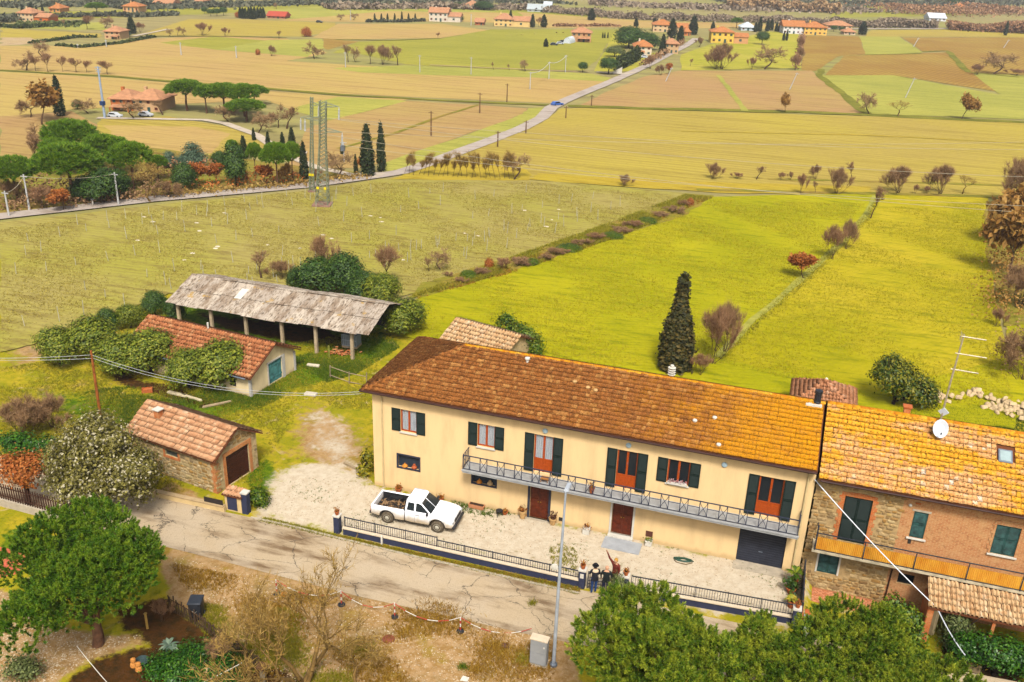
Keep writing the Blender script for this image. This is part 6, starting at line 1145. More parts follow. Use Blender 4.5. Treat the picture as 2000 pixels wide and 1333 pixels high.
# ================================================================== THE PLAIN: houses
ROOFR = plain('far_roof_rust', C(202, 130, 74), .95, .2, 1.5); ROOFP = plain('far_roof_pink', C(204, 146, 104), .95, .2, 1.5); FWALL = {}
def fw(c): 
    k = 'far_wall_%d_%d_%d' % c
    return plain(k, C(*c), .9, .08, .8)
def villa(name, label, px, py, wpx, hpx, dep, wall, roof, floors=2, nw=4, hip=True, rz=0.0, chim=1, cat='house', awn=None, wing=None):
    """house whose front foot runs wpx to the right of the ground point (px,py)"""
    p = G(px, py); q = G(px+wpx, py+wpx*.041); W = (q-p).length; a = math.atan2(q.y-p.y, q.x-p.x)+rz; H = hpx/ppm_v(p); root = empty(name, p, a, label, cat); eo = .4; rh = max(.5, dep*.22)
    m = MB(); m.bb(0, W, 0, dep, 0, H); m.build('wall', fw(wall), root); m = MB()
    if hip: pts = [(-eo, -eo, H), (W+eo, -eo, H), (W+eo, dep+eo, H), (-eo, dep+eo, H)]; i = min(W*.45, dep/2); r1, r2 = (i, dep/2, H+rh), (W-i, dep/2, H+rh); fs = [[pts[0], pts[1], r2, r1], [pts[2], pts[3], r1, r2], [pts[1], pts[2], r2], [pts[3], pts[0], r1]]
    else: pts = [(-eo, -eo, H), (W+eo, -eo, H), (W+eo, dep+eo, H), (-eo, dep+eo, H)]; r1, r2 = (-eo, dep/2, H+rh), (W+eo, dep/2, H+rh); fs = [[pts[0], pts[1], r2, r1], [pts[2], pts[3], r1, r2], [pts[1], pts[2], r2], [pts[3], pts[0], r1]]
    for f in fs: m.poly(f)
    dn_ = Vector((0, 0, -.15)); lo = [Vector(v)+dn_ for v in pts]; m.poly(lo[::-1])
    for i in range(4): m.poly([lo[i], lo[(i+1) % 4], pts[(i+1) % 4], pts[i]])
    rf = m.build('roof', roof, root)
    for i in range(chim): MB().bb(W*(.3+.4*i)-.25, W*(.3+.4*i)+.25, dep/2-.25, dep/2+.25, H+rh*.6, H+rh+.3).build('chimney', fw(wall), rf)
    fh = H/floors; ww, wh = min(.9, W/nw*.4), fh*.42
    for f in range(floors):
        for i in range(nw):
            x = W*(i+.5)/nw; dr = f == 0 and i == nw//2; z0 = f*fh+(.02 if dr else fh*.32); z1 = f*fh+fh*.32+wh
            MB().bb(x-ww/2, x+ww/2, -.03, .02, z0, z1).build('door' if dr else 'window', GREENWOOD2 if (i+f) % 3 else WOODD, root)
    for f in range(floors): MB().bb(-.03, .02, dep*.4, dep*.4+.8, f*fh+fh*.3, f*fh+fh*.3+wh).build('window', GREENWOOD2, root)
    if awn:
        m = MB(); m.prism([(W*awn[0], -1.6, fh*.75), (W*awn[1], -1.6, fh*.75), (W*awn[1], -.02, fh), (W*awn[0], -.02, fh)], (0, 0, .08)); m.build('porch_roof', roof, root)
        for t in awn: MB().box((W*t, -1.5, fh*.37), (.15, .15, fh*.74)).build('post', fw(wall), root)
    if wing: 
        m = MB(); m.bb(W+.01, W+wing[0], .3, dep-.3, 0, H*wing[1]); m.build('wing_wall', fw(wing[2] if len(wing) > 2 else wall), root); m = MB(); z = H*wing[1]; x1 = W+wing[0]+.3
        m.poly([(W+.01, 0, z), (x1, 0, z), (x1, dep/2, z+rh*.8), (W+.01, dep/2, z+rh*.8)]); m.poly([(x1, dep, z), (W+.01, dep, z), (W+.01, dep/2, z+rh*.8), (x1, dep/2, z+rh*.8)]); m.poly([(x1, 0, z), (x1, dep, z), (x1, dep/2, z+rh*.8)]); m.build('wing_roof', roof, root); MB().bb(W+wing[0]*.4, W+wing[0]*.4+.8, .27, .32, z*.35, z*.7).build('window', GREENWOOD2, root)
    return root
villa('villa', 'brick-red villa with tiled hip roof among the left pines', 218, 216, 42, 24, 6, (206, 120, 60), ROOFP, 2, 3, True, awn=(.1, .95))
villa('villa', 'pink villa wing with hip roof right of the brick-red villa', 256, 217, 58, 24, 6.5, (220, 176, 128), ROOFP, 2, 4, True, rz=-.05, chim=1)
villa('farmhouse', 'pale stone farmhouse inside the hedged garden', 205, 76, 30, 15, 6, (226, 184, 134), ROOFP, 2, 3, True, awn=(.5, .98))
villa('farmhouse', 'pale stone house of the top left hamlet', 36, 42, 30, 17, 7, (230, 196, 150), ROOFP, 2, 4, True, wing=(5, .55, (226, 120, 50)))
villa('pavilion', 'orange-roofed pavilion right of the top left hamlet house', 97, 24, 20, 8, 7, (224, 160, 90), ROOFR, 1, 3, True)
villa('farmhouse', 'orange-tiled house behind the dark hamlet hedge', 241, 24, 30, 12, 7, (224, 176, 120), ROOFR, 1, 4, True)
villa('white_house', 'small pale house at the very top edge, left of centre', 300, 12, 36, 6, 9, (234, 226, 214), ROOFP, 1, 4, False, chim=0)
villa('cream_house', 'cream house at the top edge left of centre', 382, 11, 14, 9, 8, (240, 216, 150), ROOFP, 2, 2, True)
villa('red_barn', 'low red-roofed shed right of the cypress block', 522, 36, 34, 5, 7, (190, 130, 100), plain('red_roof', C(196, 84, 60), .9), 1, 4, False, chim=0)
villa('farmhouse', 'white stone farmhouse at the end of the cypress avenue', 838, 42, 36, 18, 8, (236, 220, 196), ROOFP, 2, 4, False, wing=(5, .6))
villa('villa', 'cream villa with orange roof between far cypresses', 965, 51, 36, 14, 9, (244, 206, 130), ROOFP, 2, 4, True, wing=(7, .8))
villa('barn', 'small red brick barn left of the far ochre villa', 928, 49, 16, 6, 6, (200, 110, 60), ROOFP, 1, 2, False, chim=0)
villa('ruined_farmhouse', 'brown stone farmhouse beside the parked cars', 1116, 82, 38, 19, 7, (214, 164, 112), ROOFP, 2, 4, True, awn=(.3, .95))
villa('villa', 'orange-roofed villa of the right hamlet behind cypresses', 1275, 62, 38, 14, 8, (236, 200, 150), ROOFR, 2, 4, True, wing=(6, .7))
villa('farmhouse', 'white house with orange roof behind the tall hedge', 1238, 108, 34, 18, 7, (240, 220, 190), ROOFR, 2, 3, True, awn=(.05, .6))
villa('stone_farmhouse', 'buff stone house on the lane right of the black cypress', 1298, 105, 26, 20, 6, (220, 180, 130), ROOFP, 2, 3, True)
villa('yellow_house', 'bright yellow house behind the large bare oak', 1388, 84, 44, 22, 7, (246, 206, 84), ROOFR, 2, 4, True, wing=(5, .6, (230, 170, 110)))
villa('orange_house', 'small orange house at the end of the hamlet lane', 1336, 70, 12, 8, 6, (230, 140, 70), ROOFR, 1, 2, True)
villa('white_house', 'long white house with orange roof at the far right hamlet', 1529, 66, 42, 15, 9, (244, 240, 236), ROOFR, 2, 5, False, wing=(.1, .5))
villa('villa', 'orange-yellow villa joined to the white house', 1570, 68, 44, 15, 9, (250, 200, 96), ROOFR, 2, 5, True)
villa('cottage', 'low pink-roofed cottage right of the orange-yellow villa', 1648, 68, 22, 6, 6, (236, 206, 170), ROOFP, 1, 3, True)
villa('terrace', 'buff houses behind the dark bushes of the far right hamlet', 1614, 56, 50, 7, 8, (226, 190, 140), ROOFP, 1, 5, True, chim=0)
villa('farm_building', 'long white farm building on the plain near the top right', 1815, 41, 32, 6, 10, (244, 246, 250), plain('white_roof', C(226, 232, 240), .7), 1, 4, False, chim=0)
villa('house', 'pink house among brown trees at the top right', 1866, 22, 20, 8, 10, (232, 180, 140), ROOFR, 2, 3, True)
villa('house', 'small white house at the top right edge', 1905, 24, 14, 5, 8, (240, 230, 220), ROOFP, 1, 3, True)
villa('farm_building', 'pale farm buildings right of centre near the top', 1030, 23, 44, 5, 10, (214, 220, 214), plain('grey_sheet_roof', C(196, 204, 204), .7), 1, 4, False, chim=0)
villa('farm_building', 'tiny white house in the far wood right of centre', 1062, 16, 14, 5, 8, (240, 236, 230), plain('white_roof', C(226, 232, 240), .7), 1, 2, False, chim=0)
villa('farm_building', 'dark-roofed farm left of the far dark tree near the top', 905, 18, 30, 7, 10, (206, 150, 120), ROOFP, 1, 4, True, chim=0)
villa('glasshouse', 'pale blue tent roof beside the yellow house', 1447, 60, 28, 7, 8, (214, 224, 226), plain('tent_white', C(226, 234, 236), .7), 1, 3, True, chim=0)
# arched tunnel and parked cars at the brown farmhouse
tm = MB(); p = G(1112, 84); k = 1/ppm_v(p)
for i in range(9):
    a0, a1 = pi*i/9, pi*(i+1)/9; tm.poly([(cos(a0)*8*k, -3, sin(a0)*12*k), (cos(a1)*8*k, -3, sin(a1)*12*k), (cos(a1)*8*k, 3, sin(a1)*12*k), (cos(a0)*8*k, 3, sin(a0)*12*k)])
tm.poly([(cos(pi*i/9)*8*k, -2.9, sin(pi*i/9)*12*k) for i in range(10)]); o = tm.build('polytunnel', plain('tent_white', C(226, 234, 236), .7)); o.location = p; tag(o, 'white arched tunnel beside the brown stone farmhouse', 'tunnel')
def car_small(px, py, rz, col, label, L=4.0):
    p = G(px, py); r = empty('parked_car', p, rz, label, 'car'); r.scale = (.62, .62, .62); m = MB(); prof = [(-2, .35), (-2, .8), (-1.75, .9), (-1.3, 1.4), (.3, 1.42), (.95, .95), (1.85, .82), (2, .6), (2, .35)]
    m.prism([(x, -.8, z) for x, z in prof], (0, 1.6, 0)); m.build('body', plain('car_%d_%d_%d' % col, C(*col), .3, .05, 2, spec=.5), r)
    m = MB(); m.prism([(x, -.815, z) for x, z in ((-1.35, .95), (-1.15, 1.33), (.25, 1.35), (.75, .95))], (0, 1.63, 0)); m.build('side_window', GLASS, r)
    wm = MB(); wm.M = Matrix.Rotation(pi/2, 4, 'X'); wm.lathe((0, 0, -.1), [(.2, 0), (.32, .02), (.32, .18), (.2, .2)], 12); wme = wm.mesh('wheel', BLACK)
    for x in (-1.25, 1.25):
        for y in (-.75, .75): link('wheel', wme, r, loc=(x, y, .32))
    return r
car_small(1082, 89, .3, (60, 66, 80), 'dark car at the left of the cars parked by the brown farmhouse'); car_small(1094, 87, .3, (206, 212, 220), 'silver car in the middle of the cars by the brown farmhouse'); car_small(1100, 84, .25, (50, 56, 66), 'dark car behind the silver car by the brown farmhouse')
car_small(1260, 114, .2, (226, 230, 236), 'white car parked at the hedge of the right hamlet'); car_small(1088, 207, .9, (70, 110, 190), 'blue car driving on the lane at the ditch crossing'); car_small(225, 230, .1, (226, 230, 232), 'white car parked below the villa mast'); car_small(285, 228, .1, (220, 224, 230), 'white car parked in front of the pink villa wing'); car_small(624, 45, .1, (60, 70, 70), 'dark car on the track far left of the cypress avenue')
# white ramp-like wall at the gravel entrance
o = MB().prism([(0, 0, 0), (3.2, 0, 0), (3.2, 0, 1.8)], (0, .25, 0)).build('entrance_wall', WHITE); o.location = G(1190, 144); tag(o, 'white triangular wall at the gravel entrance', 'wall'); MB()
# ---- poles
POLEC = plain('pale_pole', C(206, 204, 200), .8, .1, 2); POLEW = plain('brown_pole', C(120, 84, 52), .9, .25, 3); WIRE = plain('wire', C(190, 178, 150), .6, .1, 2); CABLE = plain('pale_cable', C(206, 206, 206), .6, .05, 2)
def pole(px, py, hp, label, mat=POLEC, r=.10, arm=True, name='utility_pole', lean=0):
    p = G(px, py); h = hp/ppm_v(p); o = empty(name, p, 0, label, 'pole'); MB().tube([(0, 0, 0), (lean*.5, 0, h*.5), (lean, 0, h)], [r, r*.85, r*.7], 7).build('shaft', mat, o)
    if arm: MB().box((lean, 0, h-.25), (.9, .08, .08)).build('crossarm', mat, o)
    return p+Vector((lean, 0, h-.2))
PT = {}
for k, x, y, hp, mt, lb in (('a', 1035, 175, 34, POLEC, 'white pole with transformer nearest the lane in the brown field'), ('b', 1072, 155, 34, POLEC, 'middle white pole of the three in the right centre fields'), ('c', 1104, 142, 34, POLEC, 'farthest white pole of the three in the right centre fields'), ('d', 675, 132, 30, POLEC, 'white pole left of the bare tree clump in the fields'), ('e', 820, 142, 34, POLEC, 'pale pole on the track left of centre'), ('f', 920, 146, 34, POLEC, 'pale pole on the green strip right of the tree clump'), ('g', 354, 108, 25, POLEC, 'white pole in the tan fields at the left'), ('h', 462, 114, 24, POLEC, 'pale pole at the right of the tan fields'), ('i', 208, 92, 14, POLEC, 'pale pole behind the hedged garden'), ('j', 152, 94, 8, POLEC, 'pale post at the hedge corner'), ('k', 990, 200, 36, POLEW, 'brown pole in the central brown field'), ('l', 937, 222, 40, POLEW, 'brown pole at the corner of the ploughed field'), ('m', 842, 266, 48, POLEW, 'brown pole in the middle of the ploughed field'), ('n', 972, 288, 32, POLEW, 'brown pole beside the lane below the bend'), ('o', 1027, 262, 26, POLEW, 'brown pole beside the lane bend'), ('p', 1105, 232, 24, POLEW, 'brown pole in the field right of the lane bend'), ('q', 1155, 208, 22, POLEW, 'short brown pole at the ditch right of the lane'), ('r', 1300, 160, 28, POLEC, 'pale leaning pole beside the lane hedge'), ('s', 1542, 176, 34, POLEC, 'pale leaning pole in the ploughed field right of centre'), ('t', 1768, 192, 40, POLEC, 'pale leaning pole in the bright green field'), ('u', 1784, 92, 18, POLEC, 'pale leaning pole in the far brown field'), ('v', 1960, 94, 16, POLEC, 'pale leaning pole near the far right edge'), ('w', 232, 402, 64, POLEC, 'pale concrete pole at the lane in front of the left wood'), ('x', 58, 412, 70, POLEC, 'pale pole among the brown thicket at the left lane edge'), ('y', 18, 424, 50, POLEC, 'pale pole at the left end of the lane'), ('z', 1006, 58, 2, POLEC, ''),('aa', 685, 40, 20, POLEC, 'pale pole between two distant bare trees'), ('ab', 920, 50, 22, POLEC, 'pale pole near the far ochre villa')):
    if lb: PT[k] = pole(x, y, hp, lb, mt, .12 if y > 130 else .16, lean=1.2 if 'leaning' in lb else 0)
def wire(pts, sag, label, r=.02, mat=WIRE, name='power_line', n_=14, group=None, off=0):
    m = MB()
    for a, b in zip(pts, pts[1:]):
        a, b = Vector(a), Vector(b); m.tube([a.lerp(b, i/n_)-Vector((0, 0, sag*4*(i/n_)*(1-i/n_))) for i in range(n_+1)], r, 4)
    return tag(m.build(name, mat), label, 'cable', group)
wire([PT['a'], PT['b'], PT['c']], .7, 'sagging white cables between the three white poles', .07, POLEC)
wire([PT['y'], PT['x'], PT['w']], .4, 'cable between the poles along the left lane', .025)
# transformer boxes on two poles
for k, lb in (('a', 'grey transformer box on the nearest of three white poles'), ('b', 'grey transformer box on the middle white pole')): pass
# mast with transformer at the villa
p = G(205, 232); h = 100/ppm_v(p); mt = empty('transformer_mast', p, 0, 'tall blue-white mast with transformer beside the red-roofed villa', 'mast'); MB().tube([(0, 0, 0), (0, 0, h)], [.22, .14], 8).build('shaft', plain('mast_blue', C(170, 186, 206), .6, .1), mt); MB().box((0, -.1, h*.3), (.7, .6, .7)).build('transformer', plain('deep_blue', C(40, 70, 120), .6), mt)
for i in range(3): MB().box((0, 0, h-.2-.35*i), (1.3-.2*i, .1, .1)).build('crossarm', plain('mast_blue', C(170, 186, 206), .6, .1), mt)
p = G(672, 318); h = 40/ppm_v(p); mt = empty('transformer_pole', p, 0, 'pole with grey transformer between the pylons and the gate cypresses', 'mast'); MB().tube([(0, 0, 0), (0, 0, h)], .09, 7).build('shaft', POLEC, mt); MB().box((0, -.2, h*.72), (.5, .5, .8)).build('transformer', STEEL, mt); MB().box((0, 0, h-.1), (1.0, .08, .08)).build('crossarm', POLEC, mt)
# ---- lattice pylons
GALV = plain('green_galvanised', C(150, 156, 124), .6, .2, 3); YEL = plain('yellow_plate', C(250, 226, 10), .5, .05); INSU = plain('pale_insulator', C(206, 206, 202), .5, .08, 3)
def pylon(px, py, hp, half, arms, label, mat=GALV):
    p = G(px, py); h = hp/ppm_v(p); root = empty('lattice_pylon', p, .3, label, 'pylon'); root.rotation_euler = (0, .05, .3); m = MB(); wz = lambda z: half*(1-.5*min(1, z/(h*.6)))
    cn = [(-1, -1), (1, -1), (1, 1), (-1, 1)]; lv = [0]; z = 0
    while z < h-.3: z += max(.38, wz(z)*1.1); lv.append(min(z, h))
    legs = []
    for a, b in cn: legs.append(MB().tube([(a*wz(t), b*wz(t), t) for t in lv], .055, 4))
    for l in legs: l.build('leg', mat, root)
    for z0, z1 in zip(lv, lv[1:]):
        for i in range(4):
            a, b = cn[i], cn[(i+1) % 4]; m.tube([(a[0]*wz(z0), a[1]*wz(z0), z0), (b[0]*wz(z1), b[1]*wz(z1), z1)], .034, 3, False); m.tube([(b[0]*wz(z0), b[1]*wz(z0), z0), (a[0]*wz(z1), a[1]*wz(z1), z1)], .034, 3, False)
    m.build('bracing', mat, root)['kind'] = 'stuff'; tips = []
    for z, s, ln in arms:
        z *= h; a = MB(); w_ = wz(z); tip = (s*(w_+ln), 0, z+.15)
        for y in (-w_, w_): a.tube([(s*w_, y, z+.45), tip], .035, 4); a.tube([(s*w_, y, z), tip], .035, 4)
        a.tube([(s*(w_+ln*.5), -w_*.5, z+.1), (s*(w_+ln*.5), w_*.5, z+.1)], .025, 4); ao = a.build('crossarm', mat, root)
        ins = MB().lathe((tip[0], 0, z-1.35), [(.04, 0)]+[x for k in range(8) for x in ((.13, .06+k*.15), (.06, .12+k*.15))]+[(.03, 1.45)], 8).build('insulator', INSU, ao); tips.append(root.matrix_basis @ Vector((tip[0], 0, z-1.35)))
    MB().bb(-half*1.5, half*1.5, -half*1.5, half*1.5, 0, .28).build('footing', plain('rust_concrete', C(168, 130, 110), .9, .25, 2), root)
    for a, b in ((-.6, -1.05), (.6, -1.05)): MB().box((a*half, b*half, 2.3), (.3, .03, .3)).build('warning_plate', YEL, root)
    return root, tips
def rm(o): o.matrix_basis = Matrix.LocRotScale(o.location, o.rotation_euler, o.scale); return o
_, tp1 = pylon(630, 402, 200, .72, ((.93, 1, 1.5), (.70, 1, 1.9), (.80, -1, 1.7)), 'green lattice pylon standing in the young vineyard'); _, tp2 = pylon(609, 376, 182, .28, ((.76, -1, 1.2), (.9, 1, .7)), 'slimmer lattice pylon just behind the first one')
for i, (a, e, lb) in enumerate(((tp1[0], (2200, 352, 8.0), 'upper power line crossing the field to the right'), (tp1[1], (2200, 410, 7.0), 'middle power line crossing the shrub rows'), (tp1[2], (2200, 428, 7.0), 'lower power line crossing the shrub rows'), (tp2[1], (2200, 292, 8.0), 'faint upper power line over the olive field'), (tp2[0], (2200, 272, 8.0), 'faintest power line over the olive field'))):
    wire([a, G(*e)], 1.2, lb, .022)
# ---- stakes of the young vineyard and a few root balls
STK = plain('stake', C(206, 200, 178), .8, .1, 3); sm_ = MB().tube([(0, 0, 0), (0, 0, 1.0)], [.03, .026], 4).mesh('stake', STK); PAIL = plain('pale_stone', C(232, 218, 190), .9); r = random.Random(77); cnt = 0
rows_ = [((60, 470), (700, 372)), ((40, 500), (900, 372)), ((30, 540), (1050, 372)), ((40, 590), (1180, 385)), ((60, 640), (1250, 400)), ((210, 585), (1200, 425)), ((340, 555), (1120, 452)), ((480, 560), (1040, 478)), ((560, 530), (960, 500)), ((300, 440), (800, 368)), ((150, 440), (600, 380)), ((640, 525), (900, 512))]
for (x0, y0), (x1, y1) in rows_:
    a, b = G(x0, y0), G(x1, y1); k = int((b-a).length/2.6)
    for i in range(k):
        if cnt >= 290 or r.random() < .12: continue
        q = a.lerp(b, (i+r.uniform(-.2, .2))/k); hh = r.uniform(.8, 1.5); o = link('vine_stake', sm_, loc=(q.x+r.uniform(-.5, .5), q.y+r.uniform(-.5, .5), 0), rot=(r.uniform(-.08, .08), r.uniform(-.12, .12), r.random()*6), sc=(1, 1, hh)); tag(o, 'thin pale stake standing in the young vineyard', 'stake', 'stakes in the young vineyard'); cnt += 1
for i in range(26):
    q = G(r.uniform(250, 1100), r.uniform(400, 520)); m = MB(); m.lathe((0, 0, 0), [(.28, 0), (.30, .07), (.2, .13), (.03, .15)], 7); o = m.build('pale_stone', PAIL, loc=(q.x, q.y, 0)); o.scale = (r.uniform(.6, 1.5), r.uniform(.5, 1), 1); tag(o, 'flat pale stone lying in the young vineyard', 'stone', 'stones in the young vineyard')
# roadside marker
p = G(182, 402); o = empty('roadside_marker', p, 0, 'short white marker post on the lane verge', 'post'); MB().tube([(0, 0, 0), (0, 0, .7)], .09, 6).build('shaft', WHITE, o); MB().box((0, 0, .72), (.24, .24, .14)).build('cap', GREYST, o)
# ================================================================== PICKUP TRUCK
n = N('dusty_white_paint'); P = n.objc(); sz = n.n('SeparateXYZ'); n.set(sz.inputs[0], P); f = n.noise(3.5, P, detail=5)
dz = n.math('MULTIPLY', n.step(n.math('ADD', sz.outputs[2], n.math('MULTIPLY', n.math('SUBTRACT', f, .5), .5)), 1.0, .42), .9)
n.color(n.mix(dz, C(250, 250, 252, 1.6), C(206, 178, 132))); n.rough(n.ramp(dz, [(0, (.25, .25, .25)), (1, (.8, .8, .8))])); n.b.inputs['Specular IOR Level'].default_value = .5; PAINT = n.done()
RUB = plain('muddy_tyre', C(110, 96, 76), .9, .35, 8); RIM = plain('steel_rim', C(206, 198, 176), .5, .2, 6); TRIM = plain('dark_trim', C(62, 60, 62), .6, .2, 4); BEDL = plain('bed_liner', C(40, 38, 38), .8, .35, 4); MUD = plain('bed_debris', C(168, 132, 92), .95, .4, 5)
pr0, pf0 = G(757, 1021), G(854.5, 1040); hd = (pf0-pr0).normalized(); lf = Vector((-hd.y, hd.x, 0)); mid = (pr0+pf0)/2+lf*.72
tk = empty('pickup_truck', (mid.x, mid.y, .02), math.atan2(hd.y, hd.x), 'white extended-cab pickup truck with muddy wheels parked on the gravel', 'truck')
XR_, XF = -1.46, 1.46; WR = .36
def arch(xc, n_=9, r=.46, z0=.40): return [(xc+r*cos(pi*i/n_), z0+r*sin(pi*i/n_)*.95) for i in range(n_+1)]        # from +x to -x
def bev(o, w_=.03, s=2):
    b = o.modifiers.new('bevel', 'BEVEL'); b.width = w_; b.segments = s; b.limit_method = 'ANGLE'; b.angle_limit = radians(35)
    for p in o.data.polygons: p.use_smooth = True
    return o
front = [(-.42, .40), (-.42, 1.02), (1.02, 1.06), (1.30, 1.05), (2.02, .96), (2.28, .86), (2.38, .66), (2.38, .44), (2.0, .40)]+arch(XF)[0:]+[(.9, .38), (0, .36)]
m = MB(); m.prism([(x, -.82, z) for x, z in front][::-1], (0, 1.64, 0)); body = bev(m.build('body', PAINT, tk), .05)
side = [(-2.40, .50), (-2.40, 1.02), (-.46, 1.03), (-.46, .40), (-.95, .38)]+arch(XR_)
for s in (-1, 1):
    m = MB(); y0 = .82*s; m.prism([(x, y0-(.10*s if s > 0 else 0)+(0 if s > 0 else 0), z) for x, z in side], (0, .10, 0)); o = bev(m.build('bed_side', PAINT, tk), .02)
MB().bb(-2.40, -2.32, -.718, .718, .50, 1.0).build('tailgate', PAINT, tk); MB().bb(-.56, -.47, -.718, .718, .5, 1.02).build('bed_front', BEDL, tk)
MB().bb(-2.31, -.565, -.716, .716, .56, .62).build('bed_floor', BEDL, tk)
for s in (-1, 1): MB().bb(-2.31, -.57, s*.712-.004, s*.712+.004, .625, .985).build('bed_liner', BEDL, tk); MB().bb(-1.8, -1.1, s*.60-.09, s*.60+.09, .622, .84).build('wheel_arch', BEDL, tk)
r = np.random.RandomState(4); P_ = np.stack([r.uniform(-2.2, -.7, 140), r.uniform(-.55, .5, 140), r.uniform(.63, .70, 140)], 1); link('load', npmesh('load', *leafquads(P_, r.normal(size=P_.shape)*[.5, .5, 1]+[0, 0, 1], .12, r, .4), MUD), tk)['kind'] = 'stuff'
zb, zt, yb, yt = 1.04, 1.66, .775, .62; xb0, xb1, xt0, xt1 = -.44, 1.10, -.36, .40
yy = lambda z: yb+(yt-yb)*(z-zb)/(zt-zb)
m = MB(); v8 = [m.P(p) for p in ((xb0, -yb, zb-.02), (xb1, -yb, zb-.02), (xb1, yb, zb-.02), (xb0, yb, zb-.02), (xt0, -yt, zt), (xt1, -yt, zt), (xt1, yt, zt), (xt0, yt, zt))]
for q in ((3, 2, 1, 0), (4, 5, 6, 7), (0, 1, 5, 4), (1, 2, 6, 5), (2, 3, 7, 6), (3, 0, 4, 7)): m.face([v8[i] for i in q])
cab = bev(m.build('cab', PAINT, tk), .07, 3)
TINT = N('tinted_glass'); TINT.color((.012, .016, .018, 1)); TINT.rough(.06); TINT.b.inputs['Specular IOR Level'].default_value = .6; TINT = TINT.done()
for s in (-1, 1):
    def sq(pts, nm, mt=TINT, off=.008): m = MB(); l = [(x, s*(yy(z)+off), z) for x, z in pts]; m.prism(l if s < 0 else l[::-1], (0, -.012*s, 0)); return m.build(nm, mt, tk)
    sq([(-.30, 1.10), (.12, 1.09), (.12, 1.52), (-.24, 1.53)], 'rear_side_window'); sq([(.22, 1.09), (.98, 1.09), (.86, 1.20), (.52, 1.49), (.34, 1.54), (.22, 1.54)], 'door_window')
    MB().bb(.20, .47, s*.826-.004, s*.826+.004, .87, .90).build('door_handle', TRIM, tk); MB().bb(.16, .172, s*.823-.002, s*.823+.002, .42, 1.03).build('door_seam', TRIM, tk); MB().bb(1.04, 1.052, s*.823-.002, s*.823+.002, .5, 1.03).build('door_seam', TRIM, tk)
    MB().box((.93, s*.90, 1.12), (.10, .17, .13)).build('mirror', TRIM, tk); MB().bb(2.14, 2.372, s*.72-.085, s*.72+.085, .66, .80).build('headlight', plain('lamp_glass', C(226, 230, 232), .15, .05), tk); MB().bb(-2.42, -2.38, s*.765-.05, s*.765+.05, .62, .90).build('tail_light', plain('red_lens', C(170, 30, 24), .25, .1), tk)
    MB().box((-.02, s*.55, zt+.012), (.66, .03, .03)).build('roof_rail', plain('grey_rail', C(196, 198, 204), .4), tk)
    m = MB(); m.prism([(xb1-.03+.012, s*yb*.93, zb+.04), (xb1-.03+.016, s*yb*.05, zb+.04), (xt1+.03+.012, s*yt*.05, zt-.07), (xt1+.03+.012, s*yt*.92, zt-.07)][::(1 if s < 0 else -1)], (.015, 0, .012)); m.build('windscreen', TINT, tk)
m = MB(); m.prism([(xb0-.002, -yb*.8, 1.14), (xb0-.002, yb*.8, 1.14), (xt0-.03, yt*.84, zt-.10), (xt0-.03, -yt*.84, zt-.10)], (-.02, 0, .0)); m.build('rear_window', TINT, tk)
MB().bb(2.36, 2.396, -.48, .48, .66, .84).build('grille', TRIM, tk); bev(MB().bb(2.28, 2.48, -.82, .82, .40, .58).build('bumper', TRIM, tk), .04); bev(MB().bb(-2.52, -2.41, -.78, .78, .42, .56).build('bumper', TRIM, tk), .03); MB().bb(2.40, 2.404, -.24, .24, .62, .655).build('number_plate', WHITE, tk); MB().bb(-1.0, .95, -.60, .60, .30, .40).build('chassis', BLACK, tk); MB().bb(-2.2, -.9, -.5, .5, .36, .55).build('chassis', BLACK, tk)
wm = MB(); wm.M = Matrix.Rotation(pi/2, 4, 'X'); wm.lathe((0, 0, -.12), [(.20, 0), (.30, -.01), (.35, .03), (WR, .07), (WR, .17), (.35, .21), (.30, .25), (.20, .24)], 22); tyre = wm.mesh('tyre', RUB, True)
rm_ = MB(); rm_.M = Matrix.Rotation(pi/2, 4, 'X'); rm_.lathe((0, 0, .10), [(.22, 0), (.22, .02), (.20, .025), (.18, .0), (.09, .03), (.03, .05)], 18); rime = rm_.mesh('rim', RIM)
for x in (XR_, XF):
    for s in (-1, 1): w1_ = link('wheel', tyre, tk, loc=(x, s*.70, WR-.02), rot=(0, 0, 0 if s < 0 else pi)); ri = link('rim', rime, w1_); 
    
# ================================================================== FRONT WALL, RAILING, GATE
NAVY = plain('navy_render', C(58, 62, 88), .85, .12, 3); COP = plain('cream_coping', C(244, 222, 190), .85, .08, 4)
def rail_wall(a, b, label, hw, hr, first=None):
    a, b = Vector(a), Vector(b); d = b-a; L = d.length; r = empty('railing_wall', a, math.atan2(d.y, d.x), label, 'wall')
    MB().bb(0, L, -.10, .10, 0, hw).build('wall', NAVY, r); MB().bb(-.02, L+.02, -.17, .17, hw+.001, hw+.06).build('coping', COP, r); z0 = hw+.06
    bm = {h: MB().box((0, 0, h/2), (.018, .018, h)).mesh('bar', IRON) for h in {hr, first[1] if first else hr}}; x = .12
    while x < L-.05: h = first[1] if first and x < first[0] else hr; link('bar', bm[h], r, loc=(x, .02, z0)); x += .125
    for xa, xb, h in ([(0.05, first[0], first[1]), (first[0], L-.02, hr)] if first else [(.05, L-.02, hr)]):
        MB().box(((xa+xb)/2, .02, z0+h), (xb-xa, .045, .045)).build('top_rail', IRON, r); MB().box(((xa+xb)/2, .02, z0+.05), (xb-xa, .03, .025)).build('bottom_rail', IRON, r); k = max(1, int((xb-xa)/1.35))
        for i in range(k+1): MB().box((xa+(xb-xa)*i/k, .02, z0+(h+.06)/2), (.035, .035, h+.06)).build('post', IRON, r)
    return r
FA, FB = G(672, 1043), G(1130, 1145); rail_wall(FA, FB, 'low navy wall with cream coping and black railing along the drive', .42, .42, (5.4, .58))
P3 = G(1217, 1158); F3e = G(1548, 1218)
